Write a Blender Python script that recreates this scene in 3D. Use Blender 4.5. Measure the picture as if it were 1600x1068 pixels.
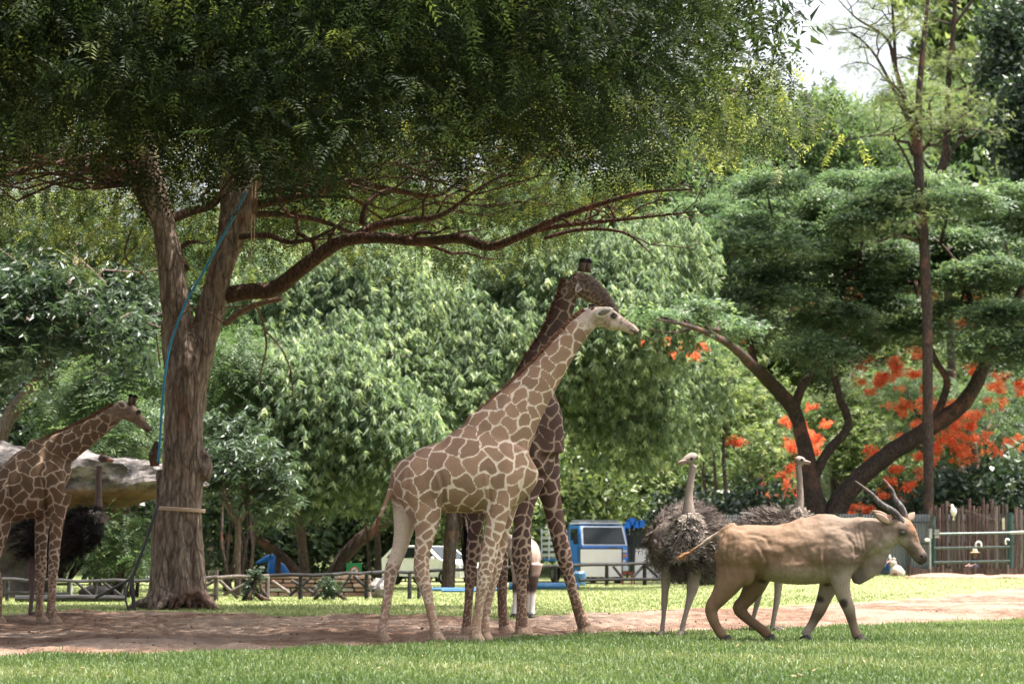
import bpy, bmesh, math, random
import numpy as np
from mathutils import Vector, Matrix, kdtree, noise

for o in list(bpy.data.objects):
    bpy.data.objects.remove(o, do_unlink=True)
SC = bpy.context.scene
COL = SC.collection
rng = np.random.default_rng(11)
random.seed(5)

# ------------------------------------------------------------------ camera
F = 3778.0                      # focal length in pixels of a 1600 px wide frame
CAMH = 1.0
PITCH = math.atan(338.0 / F)
cam_d = bpy.data.cameras.new('camera')
cam_d.sensor_width = 36.0
cam_d.lens = 36.0 * F / 1600.0
cam_d.clip_end = 3000
cam_d.clip_start = 0.1
cam_d.dof.use_dof = True
cam_d.dof.focus_distance = 30.0
cam_d.dof.aperture_fstop = 3.2
cam = bpy.data.objects.new('camera', cam_d)
COL.objects.link(cam)
cam.location = (0, 0, CAMH)
cam.rotation_euler = (math.pi / 2 + PITCH, 0, 0)
SC.camera = cam

# ------------------------------------------------------------------ sky, sun, exposure
SUN = Vector((0.30, 0.04, 0.94)).normalized()      # towards the sun: high up, a little to the right
w = bpy.data.worlds.new('World')
SC.world = w
w.use_nodes = True
nt = w.node_tree
nt.nodes.clear()
sky = nt.nodes.new('ShaderNodeTexSky')
sky.sky_type = 'NISHITA'
sky.sun_disc = False
sky.sun_elevation = math.asin(SUN.z)
sky.sun_rotation = math.atan2(SUN.x, SUN.y)
sky.air_density = 1.0
sky.dust_density = 8.0
sky.ozone_density = 0.6
bg = nt.nodes.new('ShaderNodeBackground')
bg.inputs['Strength'].default_value = 0.088
wo = nt.nodes.new('ShaderNodeOutputWorld')
hs = nt.nodes.new('ShaderNodeHueSaturation')       # hazy, whitish noon sky
hs.inputs['Saturation'].default_value = 0.40
hs.inputs['Value'].default_value = 1.6
nt.links.new(sky.outputs[0], hs.inputs['Color'])
nt.links.new(hs.outputs[0], bg.inputs[0])
nt.links.new(bg.outputs[0], wo.inputs[0])
sun_d = bpy.data.lights.new('sun', 'SUN')
sun_d.energy = 4.8
sun_d.angle = math.radians(0.6)
sun_d.color = (1.0, 0.94, 0.84)
sun = bpy.data.objects.new('sun', sun_d)
COL.objects.link(sun)
sun.location = (20, 40, 60)
sun.rotation_euler = SUN.to_track_quat('Z', 'Y').to_euler()
SC.view_settings.view_transform = 'Standard'
SC.view_settings.look = 'None'
SC.view_settings.gamma = 1
SC.view_settings.use_curve_mapping = False
SC.view_settings.exposure = 1.66
SC.render.engine = 'CYCLES'
SC.cycles.use_denoising = True
SC.cycles.max_bounces = 8
SC.cycles.transparent_max_bounces = 8
SC.cycles.caustics_reflective = False
SC.cycles.caustics_refractive = False
SC.cycles.sample_clamp_indirect = 4.0

# ------------------------------------------------------------------ geometry helpers
_c, _s = math.cos(PITCH), math.sin(PITCH)
def P(px, py, d):
    """world point seen at photo pixel px,py at distance d along the ground"""
    u = (px - 800.0) / F
    v = (534.0 - py) / F
    k = d / (_c - v * _s)
    return Vector((u * k, d, CAMH + (_s + v * _c) * k))
def G(py):
    v = (534.0 - py) / F
    return -CAMH * (_c - v * _s) / (_s + v * _c)
def gp(px, py):
    return P(px, py, G(py))
def sst(a, b, x):
    t = np.clip((x - a) / (b - a), 0, 1)
    return t * t * (3 - 2 * t)
def hz(x, y):
    """terrain height"""
    r = 0.38 * sst(58, 84, y) * sst(5, 13, x)
    r = r + 26.0 * sst(125, 230, y) ** 1.0 * sst(-60, 40, x) + 9.0 * sst(118, 220, y)
    return r

class MB:
    """collects shapes and links them as one mesh object"""
    def __init__(s):
        s.v = []; s.f = []
    def add(s, vs, fs):
        n = len(s.v)
        s.v += [tuple(p) for p in vs]
        s.f += [tuple(i + n for i in f) for f in fs]
        return s
    def box(s, c, sz, rz=0.0, bev=0.0, rot=None):
        bm = bmesh.new()
        bmesh.ops.create_cube(bm, size=1)
        bmesh.ops.scale(bm, vec=sz, verts=bm.verts)
        if bev:
            bmesh.ops.bevel(bm, geom=bm.edges[:], offset=bev, segments=2, affect='EDGES')
        R = rot if rot is not None else Matrix.Rotation(rz, 3, 'Z')
        c = Vector(c)
        bm.verts.index_update()
        s.add([R @ v.co + c for v in bm.verts], [[v.index for v in f.verts] for f in bm.faces])
        bm.free(); return s
    def tube(s, pts, rad, n=8, lat=None, cap=True, ra2=None, jitter=0.0, seed=0):
        """rad: radius per point, or with ra2 a second (lateral) radius"""
        pts = [Vector(p) for p in pts]
        m = len(pts)
        if not hasattr(rad, '__len__'): rad = [rad] * m
        rr = random.Random(seed)
        V = []; prev = None
        for i, p in enumerate(pts):
            t = (pts[min(i + 1, m - 1)] - pts[max(i - 1, 0)])
            t = t.normalized() if t.length > 1e-9 else Vector((0, 0, 1))
            if lat is not None:
                l = Vector(lat); l = (l - t * l.dot(t)).normalized()
            else:
                if prev is None:
                    a = Vector((1, 0, 0)) if abs(t.x) < 0.8 else Vector((0, 1, 0))
                else: a = prev
                l = (a - t * a.dot(t)).normalized(); prev = l
            u = t.cross(l)
            b = ra2[i] if ra2 is not None else rad[i]
            for k in range(n):
                a = 2 * math.pi * k / n
                j = 1 + jitter * rr.uniform(-1, 1)
                V.append(p + l * (math.sin(a) * b * j) + u * (math.cos(a) * rad[i] * j))
        Fs = []
        for i in range(m - 1):
            for k in range(n):
                k2 = (k + 1) % n
                Fs.append((i * n + k, i * n + k2, (i + 1) * n + k2, (i + 1) * n + k))
        if cap:
            Fs.append(tuple(range(n - 1, -1, -1)))
            Fs.append(tuple((m - 1) * n + k for k in range(n)))
        return s.add(V, Fs)
    def cyl(s, p, q, r, r2=None, n=12):
        return s.tube([p, q], [r, r if r2 is None else r2], n)
    def ell(s, c, r, rot=None, nu=16, nv=10):
        c = Vector(c); V = [c + (rot @ Vector((0, 0, r[2])) if rot else Vector((0, 0, r[2])))]
        for i in range(1, nv):
            th = math.pi * i / nv
            for k in range(nu):
                a = 2 * math.pi * k / nu
                p = Vector((r[0] * math.sin(th) * math.cos(a), r[1] * math.sin(th) * math.sin(a), r[2] * math.cos(th)))
                V.append(c + (rot @ p if rot else p))
        p = Vector((0, 0, -r[2])); V.append(c + (rot @ p if rot else p))
        Fs = []
        for k in range(nu):
            Fs.append((0, 1 + k, 1 + (k + 1) % nu))
        for i in range(nv - 2):
            for k in range(nu):
                a = 1 + i * nu + k; b = 1 + i * nu + (k + 1) % nu
                Fs.append((a, a + nu, b + nu, b))
        L = len(V) - 1; o = 1 + (nv - 2) * nu
        for k in range(nu):
            Fs.append((L, o + (k + 1) % nu, o + k))
        return s.add(V, Fs)
    def prism(s, poly, off):
        """poly: list of 3D points, extruded by vector off"""
        off = Vector(off); n = len(poly)
        V = [Vector(p) for p in poly] + [Vector(p) + off for p in poly]
        Fs = [tuple(range(n))[::-1], tuple(range(n, 2 * n))]
        for i in range(n):
            j = (i + 1) % n
            Fs.append((i, j, n + j, n + i))
        return s.add(V, Fs)
    def mesh(s, name, base=(0, 0, 0), smooth=False):
        b = Vector(base)
        me = bpy.data.meshes.new(name)
        me.from_pydata([(p[0] - b[0], p[1] - b[1], p[2] - b[2]) for p in s.v], [], s.f)
        bm = bmesh.new(); bm.from_mesh(me)
        bmesh.ops.recalc_face_normals(bm, faces=bm.faces)
        bm.to_mesh(me); bm.free()
        if smooth: me.shade_smooth()
        return me
    def build(s, name, mat, parent=None, base=None, smooth=False):
        if base is None: base = parent.location if parent is not None else (0, 0, 0)
        if parent is not None and base is not None and parent.parent is not None:
            pass
        me = s.mesh(name, base, smooth)
        return link(name, me, mat, parent)

def wbase(o):
    """world position of an unrotated chain of parents"""
    p = Vector((0, 0, 0))
    while o is not None:
        p += o.location; o = o.parent
    return p
def link(name, me, mat, parent=None):
    o = bpy.data.objects.new(name, me)
    if mat is not None and not me.materials: me.materials.append(mat)
    COL.objects.link(o)
    if parent is not None: o.parent = parent
    return o
def tag(o, label=None, cat=None, group=None, kind=None):
    if label: o['label'] = label
    if cat: o['category'] = cat
    if group: o['group'] = group
    if kind: o['kind'] = kind
    return o
def thing(name, loc, label, cat, group=None):
    o = bpy.data.objects.new(name, None)
    o.empty_display_size = 0.2
    o.location = loc
    COL.objects.link(o)
    return tag(o, label, cat, group, 'thing')
def dup(root, loc, rz=0.0, sc=1.0, label=None):
    r = root.copy(); COL.objects.link(r); r.location = loc
    r.rotation_euler = (0, 0, rz); r.scale = (sc, sc, sc) if not hasattr(sc, '__len__') else sc
    if label: r['label'] = label
    for ch in list(root.children):
        c = ch.copy(); COL.objects.link(c); c.parent = r
        for g in list(ch.children):
            d = g.copy(); COL.objects.link(d); d.parent = c
    return r
def catmull(pts, sub=6):
    """pts: list of tuples of equal length -> resampled list"""
    A = np.array(pts, float); n = len(A)
    out = []
    for i in range(n - 1):
        p0 = A[max(i - 1, 0)]; p1 = A[i]; p2 = A[i + 1]; p3 = A[min(i + 2, n - 1)]
        for k in range(sub):
            t = k / sub
            out.append(0.5 * ((2 * p1) + (-p0 + p2) * t + (2 * p0 - 5 * p1 + 4 * p2 - p3) * t * t + (-p0 + 3 * p1 - 3 * p2 + p3) * t ** 3))
    out.append(A[-1])
    return np.array(out)

def np_mesh(name, V, Q, attrs=None, smooth=False):
    """V (n,3), Q (m,k) uniform faces"""
    me = bpy.data.meshes.new(name)
    V = np.ascontiguousarray(V, np.float32); Q = np.ascontiguousarray(Q, np.int32)
    me.vertices.add(len(V)); me.vertices.foreach_set('co', V.ravel())
    m, k = Q.shape
    me.loops.add(m * k); me.loops.foreach_set('vertex_index', Q.ravel())
    me.polygons.add(m); me.polygons.foreach_set('loop_start', np.arange(0, m * k, k, dtype=np.int32))
    if smooth: me.polygons.foreach_set('use_smooth', np.ones(m, bool))
    for nm, a in (attrs or {}).items():
        at = me.attributes.new(nm, 'FLOAT', 'POINT')
        at.data.foreach_set('value', np.ascontiguousarray(a, np.float32))
    me.update(calc_edges=True)
    return me

# ------------------------------------------------------------------ node material helpers
def new_mat(name):
    m = bpy.data.materials.new(name); m.use_nodes = True
    nt = m.node_tree; nt.nodes.clear()
    out = nt.nodes.new('ShaderNodeOutputMaterial')
    return m, nt, out
class NT:
    def __init__(s, nt): s.nt = nt
    def n(s, t, **kw):
        x = s.nt.nodes.new(t)
        for k, v in kw.items():
            if k.startswith('_'): setattr(x, k[1:], v)
            else:
                key = int(k[1:]) if k[0] == 'i' and k[1:].isdigit() else k.replace('__', ' ')
                inp = x.inputs[key]
                if isinstance(v, bpy.types.NodeSocket): s.nt.links.new(v, inp)
                else: inp.default_value = v
        return x
    def math(s, op, a, b=None, clamp=False):
        x = s.nt.nodes.new('ShaderNodeMath'); x.operation = op; x.use_clamp = clamp
        for i, v in enumerate((a, b)):
            if v is None: continue
            if isinstance(v, bpy.types.NodeSocket): s.nt.links.new(v, x.inputs[i])
            else: x.inputs[i].default_value = v
        return x.outputs[0]
    def mix(s, f, a, b, blend='MIX'):
        x = s.nt.nodes.new('ShaderNodeMix'); x.data_type = 'RGBA'; x.blend_type = blend
        for i, v in ((0, f), (6, a), (7, b)):
            if isinstance(v, bpy.types.NodeSocket): s.nt.links.new(v, x.inputs[i])
            elif i == 0: x.inputs[0].default_value = v
            else: x.inputs[i].default_value = (*v, 1) if len(v) == 3 else v
        return x.outputs[2]
    def ramp(s, f, stops, interp='LINEAR'):
        x = s.nt.nodes.new('ShaderNodeValToRGB'); x.color_ramp.interpolation = interp
        el = x.color_ramp.elements
        while len(el) < len(stops): el.new(0.5)
        for e, (p, c) in zip(el, stops):
            e.position = p; e.color = (*c, 1) if len(c) == 3 else c
        s.nt.links.new(f, x.inputs[0]); return x.outputs[0]
    def range(s, v, a, b, c=0.0, d=1.0):
        x = s.nt.nodes.new('ShaderNodeMapRange'); x.interpolation_type = 'SMOOTHSTEP'
        s.nt.links.new(v, x.inputs[0])
        for i, q in enumerate((a, b, c, d)): 
            if isinstance(q, bpy.types.NodeSocket): s.nt.links.new(q, x.inputs[1 + i])
            else: x.inputs[1 + i].default_value = q
        return x.outputs[0]
    def attr(s, name):
        x = s.nt.nodes.new('ShaderNodeAttribute'); x.attribute_name = name; return x.outputs['Fac']
    def noise(s, scale, detail=4, rough=0.55, vec=None, dist=0.0):
        x = s.nt.nodes.new('ShaderNodeTexNoise')
        x.inputs['Scale'].default_value = scale; x.inputs['Detail'].default_value = detail
        x.inputs['Roughness'].default_value = rough; x.inputs['Distortion'].default_value = dist
        if vec is not None: s.nt.links.new(vec, x.inputs['Vector'])
        return x.outputs['Fac']
    def obj(s):
        return s.nt.nodes.new('ShaderNodeTexCoord').outputs['Object']
    def pos(s):
        return s.nt.nodes.new('ShaderNodeNewGeometry').outputs['Position']
    def map(s, vec, sc=(1, 1, 1), loc=(0, 0, 0), rot=(0, 0, 0)):
        x = s.nt.nodes.new('ShaderNodeMapping'); s.nt.links.new(vec, x.inputs[0])
        x.inputs['Scale'].default_value = sc; x.inputs['Location'].default_value = loc; x.inputs['Rotation'].default_value = rot
        return x.outputs[0]
    def bump(s, h, strength=0.5, dist=0.02):
        x = s.nt.nodes.new('ShaderNodeBump'); s.nt.links.new(h, x.inputs['Height'])
        x.inputs['Strength'].default_value = strength; x.inputs['Distance'].default_value = dist
        return x.outputs[0]
    def bsdf(s, out, col, rough=0.8, spec=0.3, normal=None, metal=0.0):
        x = s.nt.nodes.new('ShaderNodeBsdfPrincipled')
        for k, v in (('Base Color', col), ('Roughness', rough), ('Specular IOR Level', spec), ('Metallic', metal)):
            if isinstance(v, bpy.types.NodeSocket): s.nt.links.new(v, x.inputs[k])
            elif k == 'Base Color': x.inputs[k].default_value = (*v, 1) if len(v) == 3 else v
            else: x.inputs[k].default_value = v
        if normal is not None: s.nt.links.new(normal, x.inputs['Normal'])
        s.nt.links.new(x.outputs[0], out.inputs[0]); return x

def leaf_mat(name, stops, trans=0.45, rough=0.5, spec=0.35, tcol=1.5):
    m, nt, out = new_mat(name); N = NT(nt)
    r = N.attr('rnd')
    col = N.ramp(r, stops)
    b = nt.nodes.new('ShaderNodeBsdfPrincipled')
    nt.links.new(col, b.inputs['Base Color']); b.inputs['Roughness'].default_value = rough
    b.inputs['Specular IOR Level'].default_value = spec
    t = nt.nodes.new('ShaderNodeBsdfTranslucent')
    tc = N.mix(1.0, col, (tcol * 0.97, tcol * 1.02, tcol * 0.62), 'MULTIPLY')
    nt.links.new(tc, t.inputs[0])
    mx = nt.nodes.new('ShaderNodeMixShader'); mx.inputs[0].default_value = trans
    nt.links.new(b.outputs[0], mx.inputs[1]); nt.links.new(t.outputs[0], mx.inputs[2])
    nt.links.new(mx.outputs[0], out.inputs[0])
    return m
def bark_mat(name, c1, c2, c3, sc=1.0, bump=0.8):
    m, nt, out = new_mat(name); N = NT(nt)
    p = N.map(N.obj(), (5 * sc, 5 * sc, 1.1 * sc))
    n1 = N.noise(3.2, 6, 0.65, p, 0.6)
    n2 = N.noise(1.3, 3, 0.5, N.obj())
    col = N.ramp(n1, [(0.30, c1), (0.52, c2), (0.72, c3)])
    col = N.mix(N.range(n2, 0.52, 0.68), col, N.mix(0.5, col, (0.22, 0.10, 0.07)))
    vo = nt.nodes.new('ShaderNodeTexVoronoi'); vo.feature = 'DISTANCE_TO_EDGE'
    wv = N.n('ShaderNodeVectorMath', _operation='ADD', i0=N.map(N.obj(), (7 * sc, 7 * sc, 1.5 * sc)), i1=N.n('ShaderNodeVectorMath', _operation='SCALE', i0=N.n('ShaderNodeTexNoise', Scale=3.5, Detail=4.0).outputs['Color'], Scale=1.8).outputs[0]).outputs[0]
    nt.links.new(wv, vo.inputs['Vector']); vo.inputs['Scale'].default_value = 1.0
    crack = N.range(vo.outputs['Distance'], 0.0, 0.12)
    col = N.mix(N.math('MULTIPLY', N.math('SUBTRACT', 1.0, crack), .45), col, tuple(x * .55 for x in c1))
    h = N.math('ADD', n1, N.math('MULTIPLY', crack, .35))
    N.bsdf(out, col, 0.92, 0.15, N.bump(h, bump, 0.06 / sc))
    return m
def plain_mat(name, col, rough=0.6, spec=0.4, var=0.15, sc=6.0, metal=0.0, dirt=None):
    """a colour with uneven tone and a little wear"""
    m, nt, out = new_mat(name); N = NT(nt)
    n1 = N.noise(sc, 5, 0.6, N.obj())
    dk = tuple(c * (1 - var) for c in col); lt = tuple(min(1, c * (1 + var)) for c in col)
    c = N.ramp(n1, [(0.3, dk), (0.7, lt)])
    if dirt:
        n2 = N.noise(sc * 0.45, 6, 0.7, N.map(N.obj(), (1, 1, 0.5)))
        c = N.mix(N.range(n2, 0.5, 0.75), c, dirt)
    N.bsdf(out, c, rough, spec, N.bump(n1, 0.15, 0.01), metal)
    return m
def wood_mat(name, c1, c2, c3, axis='Z'):
    m, nt, out = new_mat(name); N = NT(nt)
    oi = nt.nodes.new('ShaderNodeObjectInfo')
    sc = {'X': (1, 9, 9), 'Y': (9, 1, 9), 'Z': (9, 9, 1)}[axis]
    p = N.map(N.obj(), sc)
    x = nt.nodes.new('ShaderNodeVectorMath'); x.operation = 'ADD'
    nt.links.new(p, x.inputs[0]); 
    cmb = nt.nodes.new('ShaderNodeCombineXYZ')
    q = N.math('MULTIPLY', oi.outputs['Random'], 50.0)
    for i in range(3): nt.links.new(q, cmb.inputs[i])
    nt.links.new(cmb.outputs[0], x.inputs[1])
    n1 = N.noise(2.0, 6, 0.65, x.outputs[0], 0.4)
    col = N.ramp(n1, [(0.3, c1), (0.5, c2), (0.75, c3)])
    k = N.math('ADD', N.math('MULTIPLY', oi.outputs['Random'], 0.7), 0.6)
    cc = nt.nodes.new('ShaderNodeCombineColor')
    for i in range(3): nt.links.new(k, cc.inputs[i])
    col = N.mix(1.0, col, cc.outputs[0], 'MULTIPLY')
    N.bsdf(out, col, 0.9, 0.15, N.bump(n1, 0.6, 0.02))
    return m
# ------------------------------------------------------------------ ground
near_px = [(-300,1034),(0,1026),(200,1021),(400,1014),(600,1008),(800,996),(950,989),(1100,985),(1300,977),(1450,972),(1600,966),(1900,958)]
far_px = [(-300,960),(0,962),(100,953),(330,956),(420,964),(550,958),(700,963),(800,967),(930,957),(1100,951),(1300,944),(1450,934),(1600,926),(1900,918)]
NE = np.array([tuple(gp(*p))[:2] for p in near_px]); FE = np.array([tuple(gp(*p))[:2] for p in far_px])
def dirt_sd(x, y):
    a = np.interp(x, NE[:, 0], NE[:, 1]); b = np.interp(x, FE[:, 0], FE[:, 1])
    wob = 0.6 * np.sin(x * 1.7) * np.sin(x * 0.63 + 1) + 0.45 * np.sin(x * 4.1 + 2 + y) + .3 * np.sin(x * 7.3 + y * 2)
    lo = (y - a - wob * 0.5) / 1.6; hi = (b + wob - y) / 3.0
    return np.clip(np.minimum(lo, hi), -1, 1)
def rough(x, y):
    r = 0
    for k in range(16):
        a = k * 2.399; f = 2.2 + 1.05 * k
        r = r + np.sin((x * math.cos(a) + y * math.sin(a)) * f + k * 1.7 + 1.3 * np.sin(x * .7 * math.sin(a) + y * .6 * math.cos(a))) * .022 / (1 + .22 * k)
    return r * .8
def ground_z(x, y):
    sd = dirt_sd(x, y)
    return hz(x, y) + rough(x, y) * sst(-0.2, 0.4, sd) * (y < 110)
ys = np.concatenate([np.linspace(-6, 18, 20), np.arange(18.3, 26, 0.4), np.arange(26, 54, 0.17), np.arange(54.2, 62, 0.4), np.arange(62.5, 130, 1.0), np.linspace(132, 420, 60)])
nx = 190
GX = np.array([np.linspace(-1, 1, nx) * (9 + 0.42 * max(y, 0)) for y in ys]); GY = np.repeat(ys[:, None], nx, 1)
GZ = ground_z(GX, GY)
V = np.stack([GX, GY, GZ], -1).reshape(-1, 3)
ii = (np.arange(len(ys) - 1)[:, None] * nx + np.arange(nx - 1)[None]).ravel()
Q = np.stack([ii, ii + 1, ii + 1 + nx, ii + nx], 1)
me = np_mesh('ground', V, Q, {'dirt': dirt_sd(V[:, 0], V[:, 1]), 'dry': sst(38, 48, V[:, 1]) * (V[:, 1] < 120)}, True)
m, nt, out = new_mat('lawn and soil'); N = NT(nt)
pp = N.pos()
d = N.attr('dirt')
nA = N.noise(1.4, 5, 0.65, pp); nB = N.noise(9.0, 5, 0.7, pp); nC = N.noise(0.35, 3, 0.5, pp); nD = N.noise(3.5, 6, 0.75, N.map(pp, (1, 0.45, 1)))
dd = N.math('ADD', d, N.math('MULTIPLY', N.math('SUBTRACT', nA, 0.5), 0.9))
dd = N.math('ADD', dd, N.math('MULTIPLY', N.math('SUBTRACT', nB, 0.5), 0.5))
soil = N.ramp(nD, [(0.25, (0.050, 0.029, 0.021)), (0.48, (0.155, 0.094, 0.067)), (0.68, (0.27, 0.185, 0.14))])
soil = N.mix(N.range(nC, 0.42, 0.62), soil, N.mix(0.4, soil, (0.40, 0.32, 0.26)))
soil = N.mix(N.range(nB, 0.62, 0.72), soil, (0.09, 0.05, 0.035))  # dark specks paint the small shadows of clods into the soil
grass = N.ramp(nA, [(0.3, (0.060, 0.085, 0.03)), (0.55, (0.10, 0.13, 0.05)), (0.75, (0.19, 0.19, 0.09))])
grass = N.mix(N.range(nB, 0.55, 0.72), grass, (0.21, 0.18, 0.085))
grass = N.mix(N.math('MULTIPLY', N.attr('dry'), .7), grass, N.ramp(nB, [(.3, (0.20, 0.23, 0.095)), (.7, (0.36, 0.36, 0.19))]))  # ground blends to a paler tone with distance over the far lawn
col = N.mix(N.range(dd, -0.08, 0.12), grass, soil)
N.bsdf(out, col, 0.95, 0.1, N.bump(N.math('ADD', N.math('MULTIPLY', nB, .8), N.math('ADD', nD, nA)), 1.0, 0.11))
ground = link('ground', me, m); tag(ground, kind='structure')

# ------------------------------------------------------------------ grass blades
def grass_blades(name, n, y0, y1, hmin, hmax, wid, mat, thr=0.0, pw=1.0, seg=2):
    y = y0 + (y1 - y0) * rng.random(n) ** pw
    x = (rng.random(n) * 2 - 1) * (y * 0.222 + 2.2)
    sd = dirt_sd(x, y) + 0.32 * np.sin(x * 6.1 + 3 * np.sin(y * 2.3)) * np.sin(y * 5.2 + x) + rng.normal(0, 0.13, n)
    k = sd < thr
    x, y = x[k], y[k]; sd = sd[k]; n = len(x)
    z = ground_z(x, y)
    tuft = 0.65 + 0.35 * np.sin(x * 3.3 + 2 * np.sin(y * 1.9)) * np.sin(y * 2.7 + x * 1.1)
    h = (hmin + (hmax - hmin) * rng.random(n)) * (0.55 + 0.6 * tuft) * np.where(sd > -0.3, 0.6, 1.0)
    a = rng.random(n) * 6.283; lean = rng.random(n) * 0.9 + 0.1
    wv = np.stack([np.cos(a), np.sin(a) * 0.6, np.zeros(n)], 1) * (wid * (0.6 + 0.8 * rng.random(n)))[:, None]
    b = rng.random(n) * 6.283
    lv = np.stack([np.cos(b), np.sin(b), np.zeros(n)], 1) * (h * lean)[:, None]
    base = np.stack([x, y, z - 0.005], 1); up = np.zeros((n, 3)); up[:, 2] = h
    if seg == 2:
        m1 = base + up * 0.55 + lv * 0.30; tp = base + up * (1 - 0.4 * lean)[:, None] + lv
        V = np.stack([base - wv, base + wv, m1 + wv * 0.8, m1 - wv * 0.8, tp], 1)
        o = np.arange(n)[:, None] * 5
        T = np.concatenate([o + np.array([[0, 1, 2]]), o + np.array([[0, 2, 3]]), o + np.array([[3, 2, 4]])])
        k = 5
    else:
        tp = base + up + lv * 0.6
        V = np.stack([base - wv, base + wv, tp], 1); T = np.arange(n)[:, None] * 3 + np.array([[0, 1, 2]]); k = 3
    patch = 0.5 + 0.5 * np.sin(x * 0.9 + 1.3 * np.sin(y * 0.5)) * np.sin(y * 0.8 + 0.6 * x)
    r = np.clip(0.55 * rng.random(n) + 0.45 * patch, 0, 1)
    me = np_mesh(name, V.reshape(-1, 3), T, {'rnd': np.repeat(r, k)})
    o = link(name, me, mat); tag(o, kind='stuff')
    return o
MG = leaf_mat('grass blade', [(0.0, (0.045, 0.080, 0.026)), (0.45, (0.082, 0.128, 0.043)), (0.8, (0.15, 0.19, 0.08)), (1.0, (0.32, 0.30, 0.17))], 0.35, 0.55, 0.3, 1.4)
tag(grass_blades('grass', 165000, 18.6, 36, 0.035, 0.10, 0.0055, MG, -0.05, 1.15), 'short mown green grass of the foreground lawn', None)
MGF = leaf_mat('paler far grass blade', [(0.0, (0.10, 0.15, 0.05)), (0.45, (0.19, 0.24, 0.095)), (0.8, (0.30, 0.33, 0.17)), (1.0, (0.44, 0.42, 0.26))], 0.35, 0.55, 0.3, 1.4)  # paler blade colours for the far lawn
tag(grass_blades('grass', 110000, 36, 92, 0.03, 0.075, 0.012, MGF, -0.05, 1.3, 1), 'sunlit short grass of the lawn beyond the dirt path', None)
# crumbs of soil and dung lying on the bare dirt
n = 9000
y = 27 + 24 * rng.random(n) ** 1.2; x = (rng.random(n) * 2 - 1) * (y * 0.222)
k = (dirt_sd(x, y) > -0.12) & (np.sin(x * 2.2 + 1.5 * np.sin(y)) * np.sin(y * 1.9 + x) + rng.normal(0, .35, n) > .55); x, y = x[k], y[k]; n = len(x)
r = 0.004 + 0.026 * rng.random(n) ** 6
oct_v = np.array([[1,0,0],[-1,0,0],[0,1,0],[0,-1,0],[0,0,.8],[0,0,-.8]], float)
oct_f = np.array([[0,2,4],[2,1,4],[1,3,4],[3,0,4],[2,0,5],[1,2,5],[3,1,5],[0,3,5]])
V = oct_v[None] * r[:, None, None] * (0.6 + 0.7 * rng.random((n, 6, 3))) + np.stack([x, y, ground_z(x, y) + r * 0.3], 1)[:, None]
me = np_mesh('dirt_clods', V.reshape(-1, 3), (oct_f[None] + (np.arange(n) * 6)[:, None, None]).reshape(-1, 3))
tag(link('dirt_clods', me, plain_mat('dark soil crumb', (0.12, 0.075, 0.052), 0.95, 0.1, 0.4, 30)), 'small crumbs of soil scattered over the bare dirt', kind='stuff')

# dry leaves and straw lying about
n = 1300
y = 20 + 40 * rng.random(n) ** 1.3; x = (rng.random(n) * 2 - 1) * (y * 0.222)
L = .010 + .030 * rng.random(n) ** 1.5; a = rng.random(n) * 6.283
dx = np.stack([np.cos(a), np.sin(a), rng.normal(0, .25, n)], 1) * L[:, None]; dy = np.stack([-np.sin(a), np.cos(a), rng.normal(0, .4, n)], 1) * (L * .22)[:, None]
c = np.stack([x, y, ground_z(x, y) + .012 + .03 * (dirt_sd(x, y) < 0)], 1)
V = np.stack([c - dx, c + dy, c + dx, c - dy], 1).reshape(-1, 3)
LITM = leaf_mat('dry fallen leaf', [(0, (.10, .06, .035)), (.5, (.24, .16, .085)), (1, (.42, .34, .20))], .2, .7, .2, 1.2)
tag(link('fallen_leaves', np_mesh('fallen_leaves', V, np.arange(n * 4).reshape(-1, 4), {'rnd': np.repeat(rng.random(n), 4)}), LITM), 'dry leaves and straw strewn over dirt and grass', kind='stuff')

# ------------------------------------------------------------------ foliage helpers
def rhomb(L, W, rise=0.0, at=0.42):
    """one small pointed leaf along +X"""
    return np.array([[0.06 * L, -W * 0.42, 0], [0.30 * L, W * 0.62, rise], [L, -W * 0.05, 0]])
def place(v, pos, yaw=0, pitch=0, roll=0):
    R = np.array(Matrix.Rotation(yaw, 3, 'Z') @ Matrix.Rotation(pitch, 3, 'Y') @ Matrix.Rotation(roll, 3, 'X'))
    return v @ R.T + np.array(pos)
def tmpl(leaves):
    V = np.concatenate(leaves); Q = np.arange(len(V)).reshape(-1, 3)
    return V, Q
rr = random.Random(3)
def t_whorl(n, L, W, p0, p1):
    lv = []
    for k in range(n):
        s = rr.uniform(0.7, 1.15)
        lv.append(place(rhomb(L * s, W * s, -0.02), (0, 0, rr.uniform(-.06, .06)), 6.283 * k / n + rr.uniform(-.4, .4), rr.uniform(p0, p1), rr.uniform(-.5, .5)))
    return tmpl(lv)
def t_pinnate(k, L, ll, lw, droop=0.35):
    lv = []
    for i in range(k):
        t = (i + 0.6) / k
        x = L * t; z = -droop * L * t * t
        s = (1 - 0.45 * abs(t - 0.5) * 1.4)
        for sg in (-1, 1):
            lv.append(place(rhomb(ll * s, lw, 0.0), (x, 0, z), sg * rr.uniform(0.95, 1.25), 0.15 + rr.uniform(-.15, .3), rr.uniform(-.3, .3)))
    return tmpl(lv)
def t_spray(n, rad, L, W, tilt=0.35):
    lv = []
    for k in range(n):
        a = rr.uniform(0, 6.283); r = rad * math.sqrt(rr.random())
        lv.append(place(rhomb(L * rr.uniform(.7, 1.2), W, 0.01), (r * math.cos(a), r * math.sin(a), -0.25 * r * r / rad + rr.uniform(-.05, .05)), a + rr.uniform(-.9, .9), rr.uniform(-tilt, tilt) + 0.15, rr.uniform(-tilt, tilt)))
    return tmpl(lv)
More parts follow.
